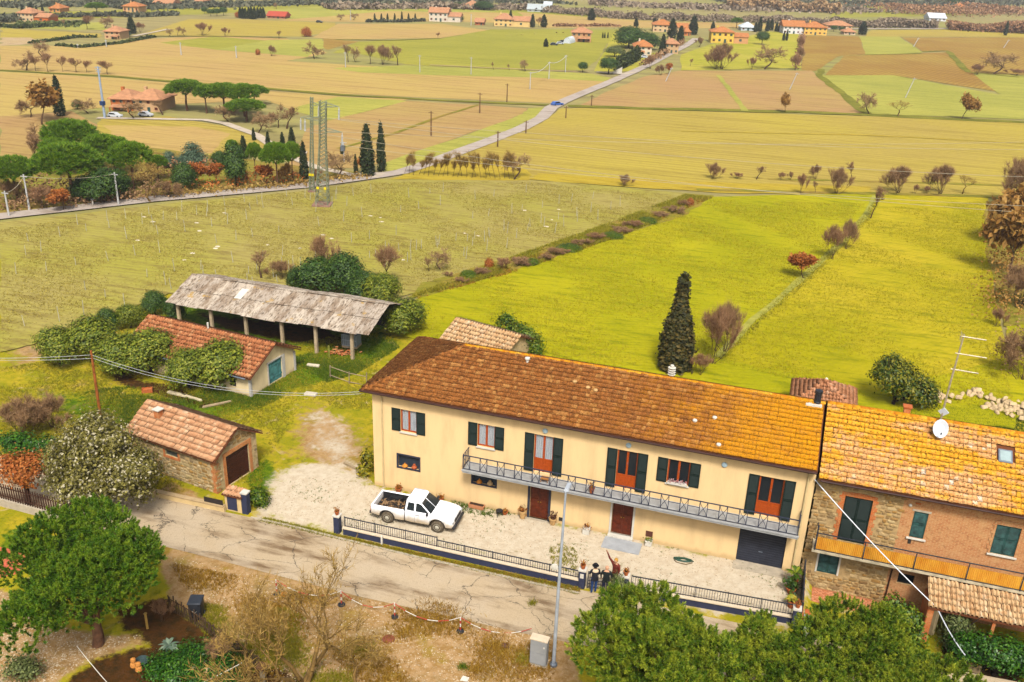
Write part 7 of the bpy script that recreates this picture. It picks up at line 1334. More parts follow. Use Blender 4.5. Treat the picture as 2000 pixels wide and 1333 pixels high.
rail_wall(P3+Vector((.3, .02, 0)), F3e, 'navy wall with black railing below the drive, right of the gate', .42, .60)
def pillar(px, py, label, h=1.05, w_=.32):
    p = G(px, py); o = empty('gate_pillar', p, .02, label, 'pillar'); MB().box((0, 0, h/2), (w_, w_, h)).build('shaft', NAVY, o); MB().box((0, 0, h+.045), (w_+.08, w_+.08, .08)).build('cap', WHITE, o); return Vector((p.x, p.y, h+.085)), o
DRY = foliage('dry_plant', C(120, 60, 20), C(180, 100, 30), C(214, 150, 50), .2, .7); GRN = foliage('pot_green', C(50, 80, 14), C(100, 130, 24), C(170, 176, 50), .25, .5)
def pot(p, label, r0=.14, h=.24, mat=TERRA, leaf=DRY, lh=.18, square=False, n_=60, name='flower_pot', lr=None):
    o = empty(name, p, 0, label, 'pot'); m = MB()
    if square: m.box((0, 0, h/2), (r0*2, r0*2, h)); m.box((0, 0, h+.012), (r0*2.12, r0*2.12, .022))
    else: m.lathe((0, 0, 0), [(r0*.66, 0), (r0*.95, h*.8), (r0*1.08, h*.82), (r0*1.08, h), (r0*.92, h), (r0*.9, h*.9)], 14)
    m.build('vessel', mat, o); MB().lathe((0, 0, h*.88), [(r0*.9, 0), (r0*.05, .02)], 10).build('soil', plain('potting_soil', C(70, 46, 28), .95), o)
    if leaf: rr = np.random.RandomState(int(abs(p[0]*97+p[1]*31)) % 9999); lr = lr or r0; Q = rr.normal(size=(n_, 3))*[lr*.6, lr*.6, lh*.35]+[0, 0, h+lh*.5]; link('plant', npmesh('plant', *leafquads(Q, rr.normal(size=Q.shape)+[0, 0, .4], lr*.35, rr, .5), leaf), o)
    return o
for x, y, lb, lb2 in ((660, 1040, 'navy pillar at the left end of the railing wall', 'terracotta pot on the left railing pillar'), (1136, 1147, 'navy pillar with white plate left of the garden gate', 'terracotta pot with orange plant on the pillar left of the gate'), (1219, 1160, 'navy pillar right of the garden gate', 'red pot with orange plant on the pillar right of the gate'), (1551, 1224, 'navy pillar at the right end of the drive', 'red pot on the pillar at the right end of the drive')):
    t, o = pillar(x, y, lb); pot(t, lb2, .13, .24)
    if 'plate' in lb: MB().box((0, -.168, .78), (.18, .02, .26)).build('plate', WHITE, o)
ga, gb = G(1146, 1150), G(1213, 1160); gd_ = gb-ga
for k, (o_, ang_, Lg, lb) in enumerate(((ga, math.atan2(gd_.y, gd_.x)+.05, gd_.length*.48, 'left leaf of the black iron garden gate'), (gb, math.atan2(gd_.y, gd_.x)+pi-.9, gd_.length*.5, 'right leaf of the garden gate, standing ajar'))):
    g_ = empty('gate_leaf', o_, ang_, lb, 'gate'); MB().box((.02, 0, .55), (.04, .04, 1.0)).build('stile', IRON, g_); MB().box((Lg, 0, .55), (.04, .04, 1.0)).build('stile', IRON, g_); MB().tube([(.02, 0, 1.05), (Lg*.5, 0, 1.02), (Lg, 0, .98)], .022, 5).build('top_rail', IRON, g_)
    for z in (.12, .32, .52, .72): MB().box((Lg/2, 0, z), (Lg, .025, .025)).build('rail', IRON, g_)
    bm = MB().box((0, 0, .55), (.018, .018, .9)).mesh('bar', IRON); x = .12
    while x < Lg: link('bar', bm, g_, loc=(x, 0, 0)); x += .14
p = G(746, 1065); o = empty('road_marker', p, 0, 'short white marker post in front of the navy wall', 'post'); MB().box((0, 0, .28), (.09, .09, .56)).build('shaft', WHITE, o); MB().box((0, 0, .585), (.10, .10, .05), taper=.5).build('cap', WHITE, o)
# meter housing and low cream wall by the stone shed
mp = G(441, 996); mr_ = math.atan2(*(reversed((G(484, 1003)-mp)[:2]))) if False else .0
o = empty('meter_housing', mp, 0, 'cream meter housing with small tile roof and dark door beside the road', 'housing'); MB().bb(0, 1.05, 0, .5, 0, 1.0).build('wall', plain('cream_wall', C(246, 212, 150), .9, .1, 3), o); MB().bb(.16, .78, -.025, .02, .1, .92).build('door', NAVY, o)
m = MB(); m.prism([(-.1, -.12, 1.0), (-.1, .6, 1.14), (-.1, .6, 1.18), (-.1, -.12, 1.06)], (1.25, 0, 0)); rf = m.build('roof', DECK, o); pieces(rf, 'tile', [pan_tile(.2, .36)], [(0, M) for M in tile_plane((-.1, -.12, 1.06), (1.15, -.12, 1.06), (1.15, .6, 1.18), (-.1, .6, 1.18), .2, .36, rng)], TILES_, 50)
p = mp+Vector((1.25, .05, 0)); o = empty('gate_pillar', p, 0, 'navy pillar with white cap beside the meter housing', 'pillar'); MB().box((0, .1, .65), (.34, .34, 1.3)).build('shaft', NAVY, o); MB().box((0, .1, 1.34), (.42, .42, .08)).build('cap', WHITE, o)
a, b = G(288, 966), G(440, 1000); d = b-a; o = empty('cream_wall', a, math.atan2(d.y, d.x), 'low cream wall in front of the stone shed', 'wall'); MB().bb(0, d.length, -.1, .1, 0, .34).build('wall', plain('cream_wall', C(246, 212, 150), .9, .1, 3), o); MB().bb(-.02, d.length-.02, -.14, .14, .341, .40).build('coping', plain('buff_coping', C(206, 176, 130), .9), o); MB().bb(d.length-1.3, d.length-.1, -.02, .0, .4, .72).build('mesh_panel', plain('dark_mesh', C(60, 50, 44), .9), o)
# low wall with slatted fence at the left edge
a, b = G(-30, 978), G(190, 1038); d = b-a; o = empty('garden_fence', a, math.atan2(d.y, d.x), 'dark slatted fence on a low concrete wall at the left edge', 'fence'); L = d.length; MB().bb(0, L, -.1, .1, 0, .45).build('wall', CONC, o)
pk = MB().box((0, 0, .5), (.07, .03, 1.0)).mesh('picket', plain('dark_picket', C(84, 50, 34), .9, .25, 4)); x = .1
while x < L: link('picket', pk, o, loc=(x, .02, .45)); x += .17
for z in (.65, 1.2): MB().box((L/2, .045, z), (L, .02, .06)).build('rail', plain('dark_picket', C(84, 50, 34), .9, .25, 4), o)
sheet('red_pavement', [tuple(G(*q)[:2]) for q in ((-40, 1060), (-5, 1068), (62, 1082), (40, 1120), (-40, 1140))], plain('red_paving', C(226, 110, 80), .9, .15, 4), .012)
# ================================================================== STREET FURNITURE
p = G(1081, 1300); lp = empty('street_lamp', p, 0, 'tall grey lamp post standing beside the grey cabinet', 'street lamp'); MB().tube([(0, 0, 0), (0, 0, 3), (.02, 0, 6), (.05, .02, 9.1)], [.085, .075, .06, .045], 10).build('post', plain('lamp_grey', C(190, 196, 204), .5), lp); MB().lathe((0, 0, .0), [(.17, 0), (.17, .12), (.11, .2)], 10).build('base', STEEL, lp)
m = MB(); m.box((.06, .35, 9.14), (.20, .62, .10), 0, .8); hd_ = m.build('lamp_head', plain('lamp_grey', C(176, 190, 206), .5), lp); MB().box((.06, .42, 9.08), (.15, .36, .03)).build('lens', WHITE, hd_); mm = MB(); mm.M = Matrix.Translation((.02, -.05, 5.35)) @ Matrix.Rotation(pi/2, 4, 'X'); mm.lathe((-.22, 0, 0), [(.16, 0), (.16, .05), (.05, .07)], 14); mm.build('round_plate', WHITE, lp)
p = G(1052, 1296); cb = empty('service_cabinet', p, -.02, 'grey street cabinet with pale top beside the lamp post', 'cabinet'); CG = plain('cabinet_grey', C(172, 172, 170), .7, .08, 3); m = MB(); m.box((0, 0, .72), (.76, .34, 1.36)); m.build('body', CG, cb); MB().box((0, 0, 1.43), (.82, .42, .05)).build('top', COP, cb); MB().bb(-.35, .35, -.19, -.172, .1, .70).build('door', CG, cb); MB().bb(-.35, .35, -.19, -.172, .73, 1.36).build('door', CG, cb); MB().box((.26, -.2, 1.1), (.06, .03, .08)).build('lock', WHITE, cb); MB().box((0, 0, .02), (.84, .44, .06)).build('plinth', CONC, cb)
REDW = plain('barrier_red', C(206, 70, 50), .6, .1); tops = []
for i, (x, y, lb) in enumerate(((541, 1160, 'red and white barrier post nearest the black bin'), (667, 1182, 'red and white barrier post behind the golden bare tree'), (771, 1206, 'red and white barrier post left of the rusty manhole'), (899, 1234, 'red and white barrier post right of the rusty manhole'))):
    p = G(x, y); o = empty('barrier_post', p, 0, lb, 'barrier'); MB().lathe((0, 0, 0), [(.19, 0), (.18, .05), (.07, .10), (.05, .12)], 12).build('base', BLACK, o)
    for k in range(4): MB().lathe((0, 0, .12+.18*k), [(.035, 0), (.035, .178)], 8).build('band', WHITE if k % 2 else REDW, o)
    tops.append(p+Vector((0, 0, .82)))
tops.append(G(1038, 1238)+Vector((0, 0, .3))); ch = empty('barrier_chain', tops[0], 0, 'red and white barrier chain strung between the roadside posts', 'chain'); cml = {}
for a, b in zip(tops, tops[1:]):
    k = max(4, int((b-a).length/.48)); pts = [a.lerp(b, i/k)-Vector((0, 0, .55*4*(i/k)*(1-i/k)))-tops[0] for i in range(k+1)]
    for i in range(k): MB().tube([pts[i], pts[i+1]], .02, 5).build('chain_length', WHITE if i % 2 else REDW, ch)
p = G(555, 1163); tag(MB().lathe((0, 0, 0), [(.16, 0), (.14, .12), (.05, .2), (.02, .22)], 10).build('warning_lamp', plain('orange_plastic', C(236, 140, 30), .5), loc=p), 'orange warning lamp at the foot of the first barrier post', 'lamp')
tag(MB().lathe((0, 0, 0), [(.30, 0), (.30, .02), (.27, .03), (.02, .032)], 20).build('manhole_cover', plain('rusty_iron', C(150, 84, 56), .8, .25, 5), loc=G(759, 1249)), 'round rusty manhole cover beside an orange weed clump', 'manhole'); tag(MB().box((0, 0, .02), (.34, .34, .04), .3).build('drain_cover', plain('drain_brown', C(110, 76, 66), .8), loc=G(987, 1262)), 'small square brown drain cover left of the cabinet', 'drain')
# wheeled bin
p = G(386, 1206); wb_ = empty('wheeled_bin', p, .35, 'black wheeled bin at the bend of the picket fence', 'bin'); m = MB(); m.box((0, 0, .52), (.52, .58, .92), 0, 1.12); bev(m.build('body', BLACK, wb_), .03); m = MB(); m.box((0, 0, 1.03), (.66, .74, .07), 0, .9); bev(m.build('lid', plain('bin_lid', C(52, 58, 68), .5, .1), wb_), .02); MB().tube([(-.25, .38, .98), (.25, .38, .98)], .02, 6).build('handle', BLACK, wb_)
for s in (-1, 1): mm = MB(); mm.M = Matrix.Translation((s*.27, .26, .10)) @ Matrix.Rotation(pi/2, 4, 'Y'); mm.lathe((0, 0, -.03), [(.10, 0), (.10, .06)], 12); mm.build('wheel', BLACK, wb_)
MB().prism([(-.10, -.335, .62), (.0, -.325, .46), (.12, -.335, .64), (.02, -.33, .54)], (0, -.01, 0)).build('sticker', WHITE, wb_)
# picket fence curving down
fl_ = [G(*q) for q in ((332, 1192), (372, 1215), (415, 1245), (470, 1283), (510, 1312))]; pf_ = empty('picket_fence', fl_[0], 0, 'old dark picket fence running down from the black bin', 'fence'); PKT = plain('old_picket', C(96, 72, 48), .95, .3, 4); pk = MB().box((0, 0, .42), (.06, .025, .85)).mesh('picket', PKT); rr = random.Random(5)
for a, b in zip(fl_, fl_[1:]):
    k = int((b-a).length/.14); az = math.atan2((b-a).y, (b-a).x)
    for i in range(k): q = a.lerp(b, i/k)-fl_[0]; link('picket', pk, pf_, loc=q, rot=(rr.uniform(-.08, .08), rr.uniform(-.06, .06), az), sc=(1, 1, rr.uniform(.85, 1.1)))
    for z in (.25, .65): mdd = (a+b)/2-fl_[0]; MB().box(mdd+Vector((0, .03, z)), ((b-a).length, .02, .05), az).build('rail', PKT, pf_)
def post(px, py, h, w_, mat, label, name='post', cap=None, lean=(0, 0)):
    o = empty(name, G(px, py), 0, label, 'post'); m = MB(); m.tube([(0, 0, 0), (lean[0], lean[1], h)], w_*.6, 4); m.build('shaft', mat, o)
    if cap: MB().box((lean[0], lean[1], h+.03), (w_*1.9, w_*1.9, .08)).build('cap', cap, o)
    else: MB().box((lean[0], lean[1], h+.012), (w_*1.0, w_*1.0, .03)).build('cap', mat, o)
    return o
post(514, 1338, 1.0, .22, plain('grey_concrete', C(150, 132, 104), .95, .2), 'grey concrete gate post with brown cap among the golden shrubs', 'gate_post', plain('brown_cap', C(110, 76, 44), .9)); post(288, 1228, .85, .12, plain('raw_timber', C(186, 146, 70), .9), 'short raw timber post beside the corner pine'); post(1818, 1238, 1.5, .24, POLEW if False else plain('grey_timber_post', C(170, 150, 110), .9), 'weathered timber post carrying the white cable below the terrace', 'cable_post')
# wooden pole and its cables
WP = plain('rusty_wood', C(170, 96, 36), .9, .3, 5); pb = G(196, 812); pt_ = Vector((pb.x-.1, pb.y+.2, 0)); h_ = 4.6; wp_ = empty('wooden_pole', pb, 0, 'leaning rust-brown wooden pole in front of the evergreens', 'pole'); MB().tube([(0, 0, 0), (-.06, .1, h_*.5), (-.12, .2, h_)], [.10, .09, .075], 8).build('shaft', WP, wp_); MB().tube([(-.12, .0, h_-.3), (-.12, .4, h_-.3)], .03, 5).build('bracket', IRON, wp_); tp = pb+Vector((-.12, .2, h_-.3))
for i, (dz_, lb) in enumerate(((0, 'upper cable from the wooden pole to the farmhouse corner'), (-.22, 'lower cable from the wooden pole to the farmhouse corner'))): wire([tp+Vector((0, 0, dz_)), Vector((-.4, -.3, 6.2+dz_*.6))], 1.0, lb, .013, CABLE, 'overhead_cable')
for i, (dz_, lb) in enumerate(((0, 'upper cable from the wooden pole out of the left edge'), (-.25, 'lower cable from the wooden pole out of the left edge'))): wire([tp+Vector((0, 0, dz_)), G(-260, 690, 4.2+dz_)], .3, lb, .013, CABLE, 'overhead_cable')
qc = G(1818, 1238)+Vector((0, 0, 1.5)); wire([Vector((24.15, -.1, 5.75)), qc], .15, 'thick white cable from the farmhouse corner to the timber post', .03, plain('white_cable', C(236, 240, 246), .5), 'white_cable'); wire([qc, G(1885, 1280, .8)], .12, 'white cable from the timber post down into the pine', .03, plain('white_cable', C(236, 240, 246), .5), 'white_cable')
wire([G(150, 1262, .5), G(215, 1340, .4)], .05, 'white cable hanging below the corner pine', .018, WHITE, 'white_cable'); wire([G(385, 1338, .5), G(472, 1295, .6)], .04, 'white cable over the groundcover in the garden', .022, WHITE, 'white_cable')
# ================================================================== THINGS ALONG THE FACADE
def gp(px, py): v = G(px, py); return (v.x, min(v.y, -.22), .02)
o = empty('planter', gp(936, 986), -.02, 'long terracotta planter by the wall in front of the truck', 'planter'); m = MB(); m.box((0, 0, .13), (.85, .26, .24), 0, 1.1); m.build('trough', TERRAL if False else plain('salmon_clay', C(224, 150, 104), .9), o); MB().box((0, 0, .262), (.82, .22, .012)).build('soil', plain('potting_soil', C(70, 46, 28), .95), o)
pot(gp(987, 1003), 'small terracotta pot left of the first front door', .17, .20, TERRA, DRY, .08); pot(gp(1023, 1008), 'ribbed buff barrel pot left of the first front door', .22, .50, TERRAL, DRY, .22); pot(gp(1081, 1021), 'buff barrel pot with dark plant right of the first front door', .22, .42, TERRAL, foliage('dead_leaf', C(60, 30, 18), C(84, 44, 24), C(110, 64, 36), .1), .34, name='barrel_pot'); pot(gp(1145, 1042), 'white square planter with russet plant between the two doors', .18, .32, WHITE, DRY, .25, True); pot(gp(1268, 1060), 'white square planter under the small wall grille', .18, .26, WHITE, GRN, .14, True); pot(gp(864, 975), 'orange pot by the wall behind the bonnet of the truck', .17, .22, TERRA, DRY, .14); pot(gp(786, 952), 'orange pot by the wall behind the truck cab', .18, .26, TERRA, DRY, .16)
v = VP(1268, 1043, 0); tag(MB().box((v.x, -.012, v.z), (.38, .02, .34)).build('wall_grille', plain('rust_grille', C(110, 64, 48), .8)), 'small rusty grille low on the wall right of the second door', 'grille'); v = VP(1095, 1014, 0); tag(MB().box((v.x, -.02, v.z), (.20, .03, .22)).build('meter_box', DARKIN), 'small dark meter hatch right of the first door', 'hatch')
p = gp(975, 1008); st_ = empty('garden_stool', p, .3, 'small black metal stool on the gravel by the wall', 'stool'); MB().lathe((0, 0, .32), [(.20, 0), (.20, .03), (.02, .035)], 12).build('seat', BLACK, st_)
for i in range(3): a = i*2.1; MB().tube([(cos(a)*.14, sin(a)*.14, .32), (cos(a)*.20, sin(a)*.20, 0)], .02, 5).build('leg', BLACK, st_)
# garden hose, coiled, and stone step
p = gp(1335, 1090); hs_ = empty('garden_hose', (p[0], p[1]-.25, .02), .05, 'coiled dark green hose lying on weeds by the wall', 'hose'); m = MB(); m.tube([(cos(t*.7)*(.55-.01*t), sin(t*.7)*(.18-.003*t), .03+.012*(t % 3)) for t in range(34)], .03, 5); m.build('coil', plain('hose_green', C(46, 84, 66), .6), hs_); MB().tube([(.5, -.1, .03), (.2, -.35, .02), (-.3, -.3, .02), (-.45, -.12, .02)], .02, 5).build('loose_end', plain('hose_brown', C(120, 96, 60), .7), hs_)
a = G(1160, 1052); tag(MB().bb(14.0, 16.05, -1.35, -.31, .006, .045).build('stone_slab', plain('blue_grey_slab', C(186, 188, 190), .9, .12, 2)), 'pale grey stone slab on the ground outside the second door', 'slab')
o = empty('flower_box', (17.49, -.05, 3.95), 0, 'flower box with red and white blooms on the third window sill', 'flower box'); MB().box((0, -.03, .07), (1.0, .16, .13)).build('box', WHITE, o); rr = np.random.RandomState(3); Q = rr.uniform(-1, 1, (90, 3))*[.48, .10, .07]+[0, -.04, .2]; link('flowers', npmesh('flowers', *leafquads(Q, rr.normal(size=Q.shape)+[0, -.5, .5], .05, rr, .8), foliage('geranium', C(196, 40, 40), C(226, 170, 170), C(240, 236, 236), .2)), o)
for i, (wdw, xs_) in enumerate(((low[0], (.30, .72)), (low[1], (.28, .72)))):
    for j, t in enumerate(xs_):
        x = wdw[0]+(wdw[1]-wdw[0])*t; o = MB().lathe((0, 0, 0), [(.06, 0), (.15, .06), (.17, .14), (.10, .22), (.05, .26), (.08, .31), (.02, .34)] if j else [(.05, 0), (.16, .05), (.17, .10), (.12, .17), (.03, .24), (.015, .3)], 12).build('pumpkin' if not j else 'clay_jug', plain('gourd_orange', C(236, 150, 50), .7, .2, 8) if not j else (plain('jug_red', C(196, 96, 50), .7) if not i else plain('jug_buff', C(226, 186, 130), .8)), loc=(x, .11, wdw[2]+.004))
        tag(o, [['orange gourd in the left display window', 'red clay jug in the left display window'], ['orange gourd in the display window under the balcony', 'buff clay jug in the display window under the balcony']][i][j], 'pottery')
pot((BXL+7.55-.9+.62, -.75, BZ+.005), 'tall terracotta pot on the balcony right of the first balcony door', .15, .36, TERRA, DRY, .25)
o = empty('wicker_chair', (BXL+4.6, -.55, BZ+.003), 0, 'low wicker stool on the balcony in front of the first balcony door', 'stool'); MB().box((0, 0, .22), (.42, .34, .04)).build('seat', plain('wicker', C(190, 130, 70), .9), o)
for x in (-.18, .18):
    for y in (-.13, .13): MB().box((x, y, .1), (.03, .03, .2)).build('leg', plain('wicker', C(190, 130, 70), .9), o)
# palm, planters and dark boundary screen at the right end of the drive
def fronds(p, label, n_, L, mat, seed, potr=.2, name='potted_palm', up=.6):
    o = empty(name, p, 0, label, 'plant'); MB().lathe((0, 0, 0), [(potr*.7, 0), (potr, .30), (potr*1.08, .34), (potr*.9, .34)], 12).build('pot', TERRA, o); MB().tube([(0, 0, .3), (0, 0, .75*up+.3)], .07, 7).build('trunk', BARK, o); r = np.random.RandomState(seed)
    for i in range(n_):
        a = i*2.4; el = r.uniform(.2, 1.1); d = np.array([cos(a)*cos(el), sin(a)*cos(el), sin(el)]); s = np.array([-sin(a), cos(a), 0]); P = []; z0 = np.array([0, 0, .75*up+.3])
        for k in range(7): t = k/6; c = z0+d*L*t-np.array([0, 0, .45*L*t*t]); w_ = .07*sin(pi*(.12+.86*t)); P += [c-s*w_, c+s*w_]
        link('frond', npmesh('frond', np.array(P), np.array([(2*k, 2*k+1, 2*k+3, 2*k+2) for k in range(6)]), mat), o)
    return o
fronds((24.0, -1.05, .01), 'spiky potted palm beside the garage door', 22, .62, GRN, 5); fronds((23.95, -2.9, .01), 'yellow-green potted agave near the end of the drive', 20, .42, foliage('agave_pot', C(110, 130, 30), C(180, 176, 50), C(226, 196, 70), .2), 6, .2, 'potted_agave', .2); pot((23.9, -1.75, .01), 'large terracotta pot with dark shrub beside the garage', .26, .32, TERRA, EVERD, .5, n_=140, lr=.34)
o = empty('boundary_screen', (24.42, -4.0, 0), pi/2, 'narrow black boundary fence between the two houses', 'fence'); MB().bb(0, 3.6, -.03, .03, .02, 1.15).build('panel', IRON, o); MB().bb(-.3, 3.9, -.12, -.032, 0, .35).build('kerb_wall', BRICKO, o)
for x in (0, 1.2, 2.4, 3.6): MB().box((x, 0, .6), (.06, .07, 1.24)).build('post', IRON, o)
for i, (x, y, h_, lb) in enumerate(((24.75, -4.3, .9, 'grey brick pier right of the last navy pillar'), (24.8, -3.6, .7, 'brick pier with a white plant at the edge of the lawn'))):
    o = empty('brick_pier', (x, y, -.3), 0, lb, 'pier'); MB().box((0, 0, h_/2), (.34, .34, h_)).build('shaft', BRICKO if i else GREYST, o); MB().box((0, 0, h_+.03), (.42, .42, .06)).build('cap', TERRA if i else GREYST, o)
p = G(1905, 1290); pot((p.x, p.y, -.5), 'stone planter with yellow flowers in front of the ivy hedge', .26, .34, plain('stone_planter', C(176, 150, 110), .9), foliage('yellow_bloom', C(150, 120, 20), C(206, 160, 30), C(236, 196, 60), .2), .22, True, 90)
# ================================================================== YARD CLUTTER
for x, y, L, w_, a_, nm, mt, lb in ((346, 772, 1.6, .26, -.05, 'stone_trough', plain('pale_block', C(222, 204, 166), .9), 'pale stone block on the grass in front of the barn'), (374, 779, 1.9, .16, -.15, 'concrete_beam', plain('pale_block', C(222, 204, 166), .9), 'long pale beam on the grass right of the stone block'), (424, 792, 2.0, .10, .85, 'timber_plank', plain('grey_plank', C(190, 166, 130), .9), 'thin leaning plank on the grass behind the stone shed'), (612, 716, 1.0, .3, .1, 'flat_stone', PAIL, 'flat white stone in the yard near the shed'), (607, 772, .9, .45, .1, 'flat_stone', PAIL, 'flat pale stone in the middle of the yard'), (690, 915, 1.7, .12, -.35, 'timber_plank', plain('grey_plank', C(190, 166, 130), .9), 'weathered plank on the gravel left of the house')):
    o = MB().box((0, 0, .09), (L, w_, .16), 0, .94).build(nm, mt, loc=G(x, y)); o.rotation_euler = (0, 0, a_); bev(o, .02); tag(o, lb, 'stone' if 'stone' in nm or 'beam' in nm else 'plank')
p = G(288, 766); o = empty('clay_crate', p, .6, 'orange crate of bricks on the grass below the evergreens', 'crate'); m = MB(); m.bb(-.35, .35, -.2, -.17, 0, .28); m.bb(-.35, .35, .17, .2, 0, .28); m.bb(-.35, -.32, -.169, .169, 0, .279); m.bb(.32, .35, -.169, .169, 0, .279); m.bb(-.319, .319, -.169, .169, .0, .03); m.build('box', TERRA, o); MB().bb(-.28, .28, -.14, .14, .031, .2).build('bricks', BRICKO, o)
# old broken paddock rails by the farmhouse corner
pp = [G(645, 738), G(682, 750), G(716, 752)]; o = empty('broken_fence', pp[0], 0, 'broken grey fence rails left of the farmhouse roof corner', 'fence'); GT = plain('grey_rail_wood', C(166, 146, 116), .9, .2)
for q in pp: MB().tube([q-pp[0], q-pp[0]+Vector((.03, 0, 1.0))], .04, 5).build('post', GT, o)
for z in (.9, .2): MB().tube([Vector((0, 0, z)), pp[1]-pp[0]+Vector((0, 0, z-.05)), pp[2]-pp[0]+Vector((0, 0, z-.25))], .035, 4).build('rail', GT, o)
post(643, 700, 1.0, .12, plain('mossy_post', C(150, 150, 60), .9), 'short mossy post in the grass in front of the shed', 'fence_post')
# under the open shed
o = empty('wire_crate', (-10.3, 17.3, 0), .05, 'white wire cage crate under the right end of the open shed', 'crate'); CW = plain('cage_white', C(196, 206, 210), .5)
for i in range(9): MB().box((-.6+.15*i, -.5, .95), (.03, .03, .9)).build('bar', CW, o)
for z in (.5, .95, 1.4): MB().box((0, -.5, z+.001), (1.24, .04, .04)).build('rail', CW, o)
MB().bb(-.58, .58, -.45, .5, .45, 1.36).build('liner', plain('dull_white', C(150, 160, 164), .7), o); MB().bb(-.62, .62, -.5, .5, .3, .44).build('pallet', plain('grey_plank', C(190, 166, 130), .9), o)
r = random.Random(6); o = empty('brick_pile', (-10.6, 16.2, 0), 0, 'heap of red bricks under the right end of the open shed', 'brick pile'); it = [(0, Matrix.Translation((r.gauss(0, .45), r.gauss(0, .22), abs(r.gauss(0, .16))+.03)) @ Matrix.Rotation(r.random()*6, 4, 'Z') @ Matrix.Rotation(r.uniform(-.4, .4), 4, 'X') @ Matrix.Diagonal((1, 1, 3, 1))) for _ in range(70)]; pieces(o, 'brick', [(bv, bf)], it, BRICKO, 90)
for i, (x, y, L, h_, lb) in enumerate(((-19.6, 20.2, 4.0, 1.1, 'stack of dark timber at the back of the open shed, left'), (-14.6, 20.4, 3.2, 1.3, 'stack of dark timber at the back of the open shed, middle'))):
    o = empty('timber_stack', (x, y, 0), 0, lb, 'timber'); lm = MB().tube([(-L/2, 0, 0), (L/2, 0, 0)], .09, 7).mesh('log', plain('dark_log', C(96, 66, 44), .95, .3, 3))
    for a in range(int(h_/.17)):
        for b in range(5): link('log', lm, o, loc=(r.uniform(-.2, .2), b*.19+(a % 2)*.09, .1+a*.17))
# rubble heaps behind the stone house
for x, y, n_, rx, lb in ((1832, 778, 26, 1.1, 'small heap of pale rubble behind the aerial mast'), (1905, 775, 18, .9, 'small pale rubble heap left of the big one'), (1968, 800, 80, 1.8, 'big heap of pale rubble at the right edge behind the roof')):
    o = empty('rubble_heap', G(x, y), 0, lb, 'rubble'); it = [(r.randrange(7), Matrix.Translation((r.gauss(0, rx*.45), r.gauss(0, rx*.35), abs(r.gauss(0, .16)))) @ Matrix.Rotation(r.random()*6, 4, 'Z') @ Matrix.Rotation(r.uniform(-.6, .6), 4, 'X') @ Matrix.Diagonal((r.uniform(.25, .6), r.uniform(.2, .4), r.uniform(.15, .3), 1))) for _ in range(n_)]; pieces(o, 'stone', SPROTO, it, plain('pale_rubble', C(226, 196, 150), .95, .2, 3), 120)
# garden bits, bottom left
fronds(G(331, 1272), 'blue-grey agave in the dark garden at the bottom left', 14, .55, foliage('agave', C(80, 104, 90), C(116, 138, 116), C(150, 168, 140), .1), 9, .16, 'agave', .05)
for i, (x, y, lb) in enumerate(((262, 1304, 'left of two orange garden ornaments in the dark garden'), (272, 1312, 'right of two orange garden ornaments in the dark garden'), (405, 1324, 'cream garden ornament beside the white cable'))):
    o = MB().lathe((0, 0, 0), [(.10, 0), (.16, .10), (.14, .24), (.09, .30), (.12, .38), (.10, .48), (.02, .52)], 10).build('garden_ornament', plain('ornament_cream', C(236, 196, 140), .8) if i == 2 else plain('ornament_orange', C(226, 150, 70), .8, .25, 9), loc=G(x, y)); tag(o, lb, 'ornament')
o = MB().lathe((0, 0, 0), [(.28, 0), (.32, .18), (.30, .2), (.26, .05), (.02, .05)], 14).build('garden_bowl', plain('teal_bowl', C(70, 90, 90), .6), loc=G(278, 1296)); tag(o, 'dark teal bowl beside the orange ornaments', 'bowl')
m = MB(); m.prism([(0, 0, .01), (.35, .02, .03), (.33, .3, .02), (.05, .28, .05)], (0, 0, .01)); o = m.build('litter', WHITE, loc=G(898, 1330)); tag(o, 'crumpled white sheet on the verge below a green tuft', 'litter')
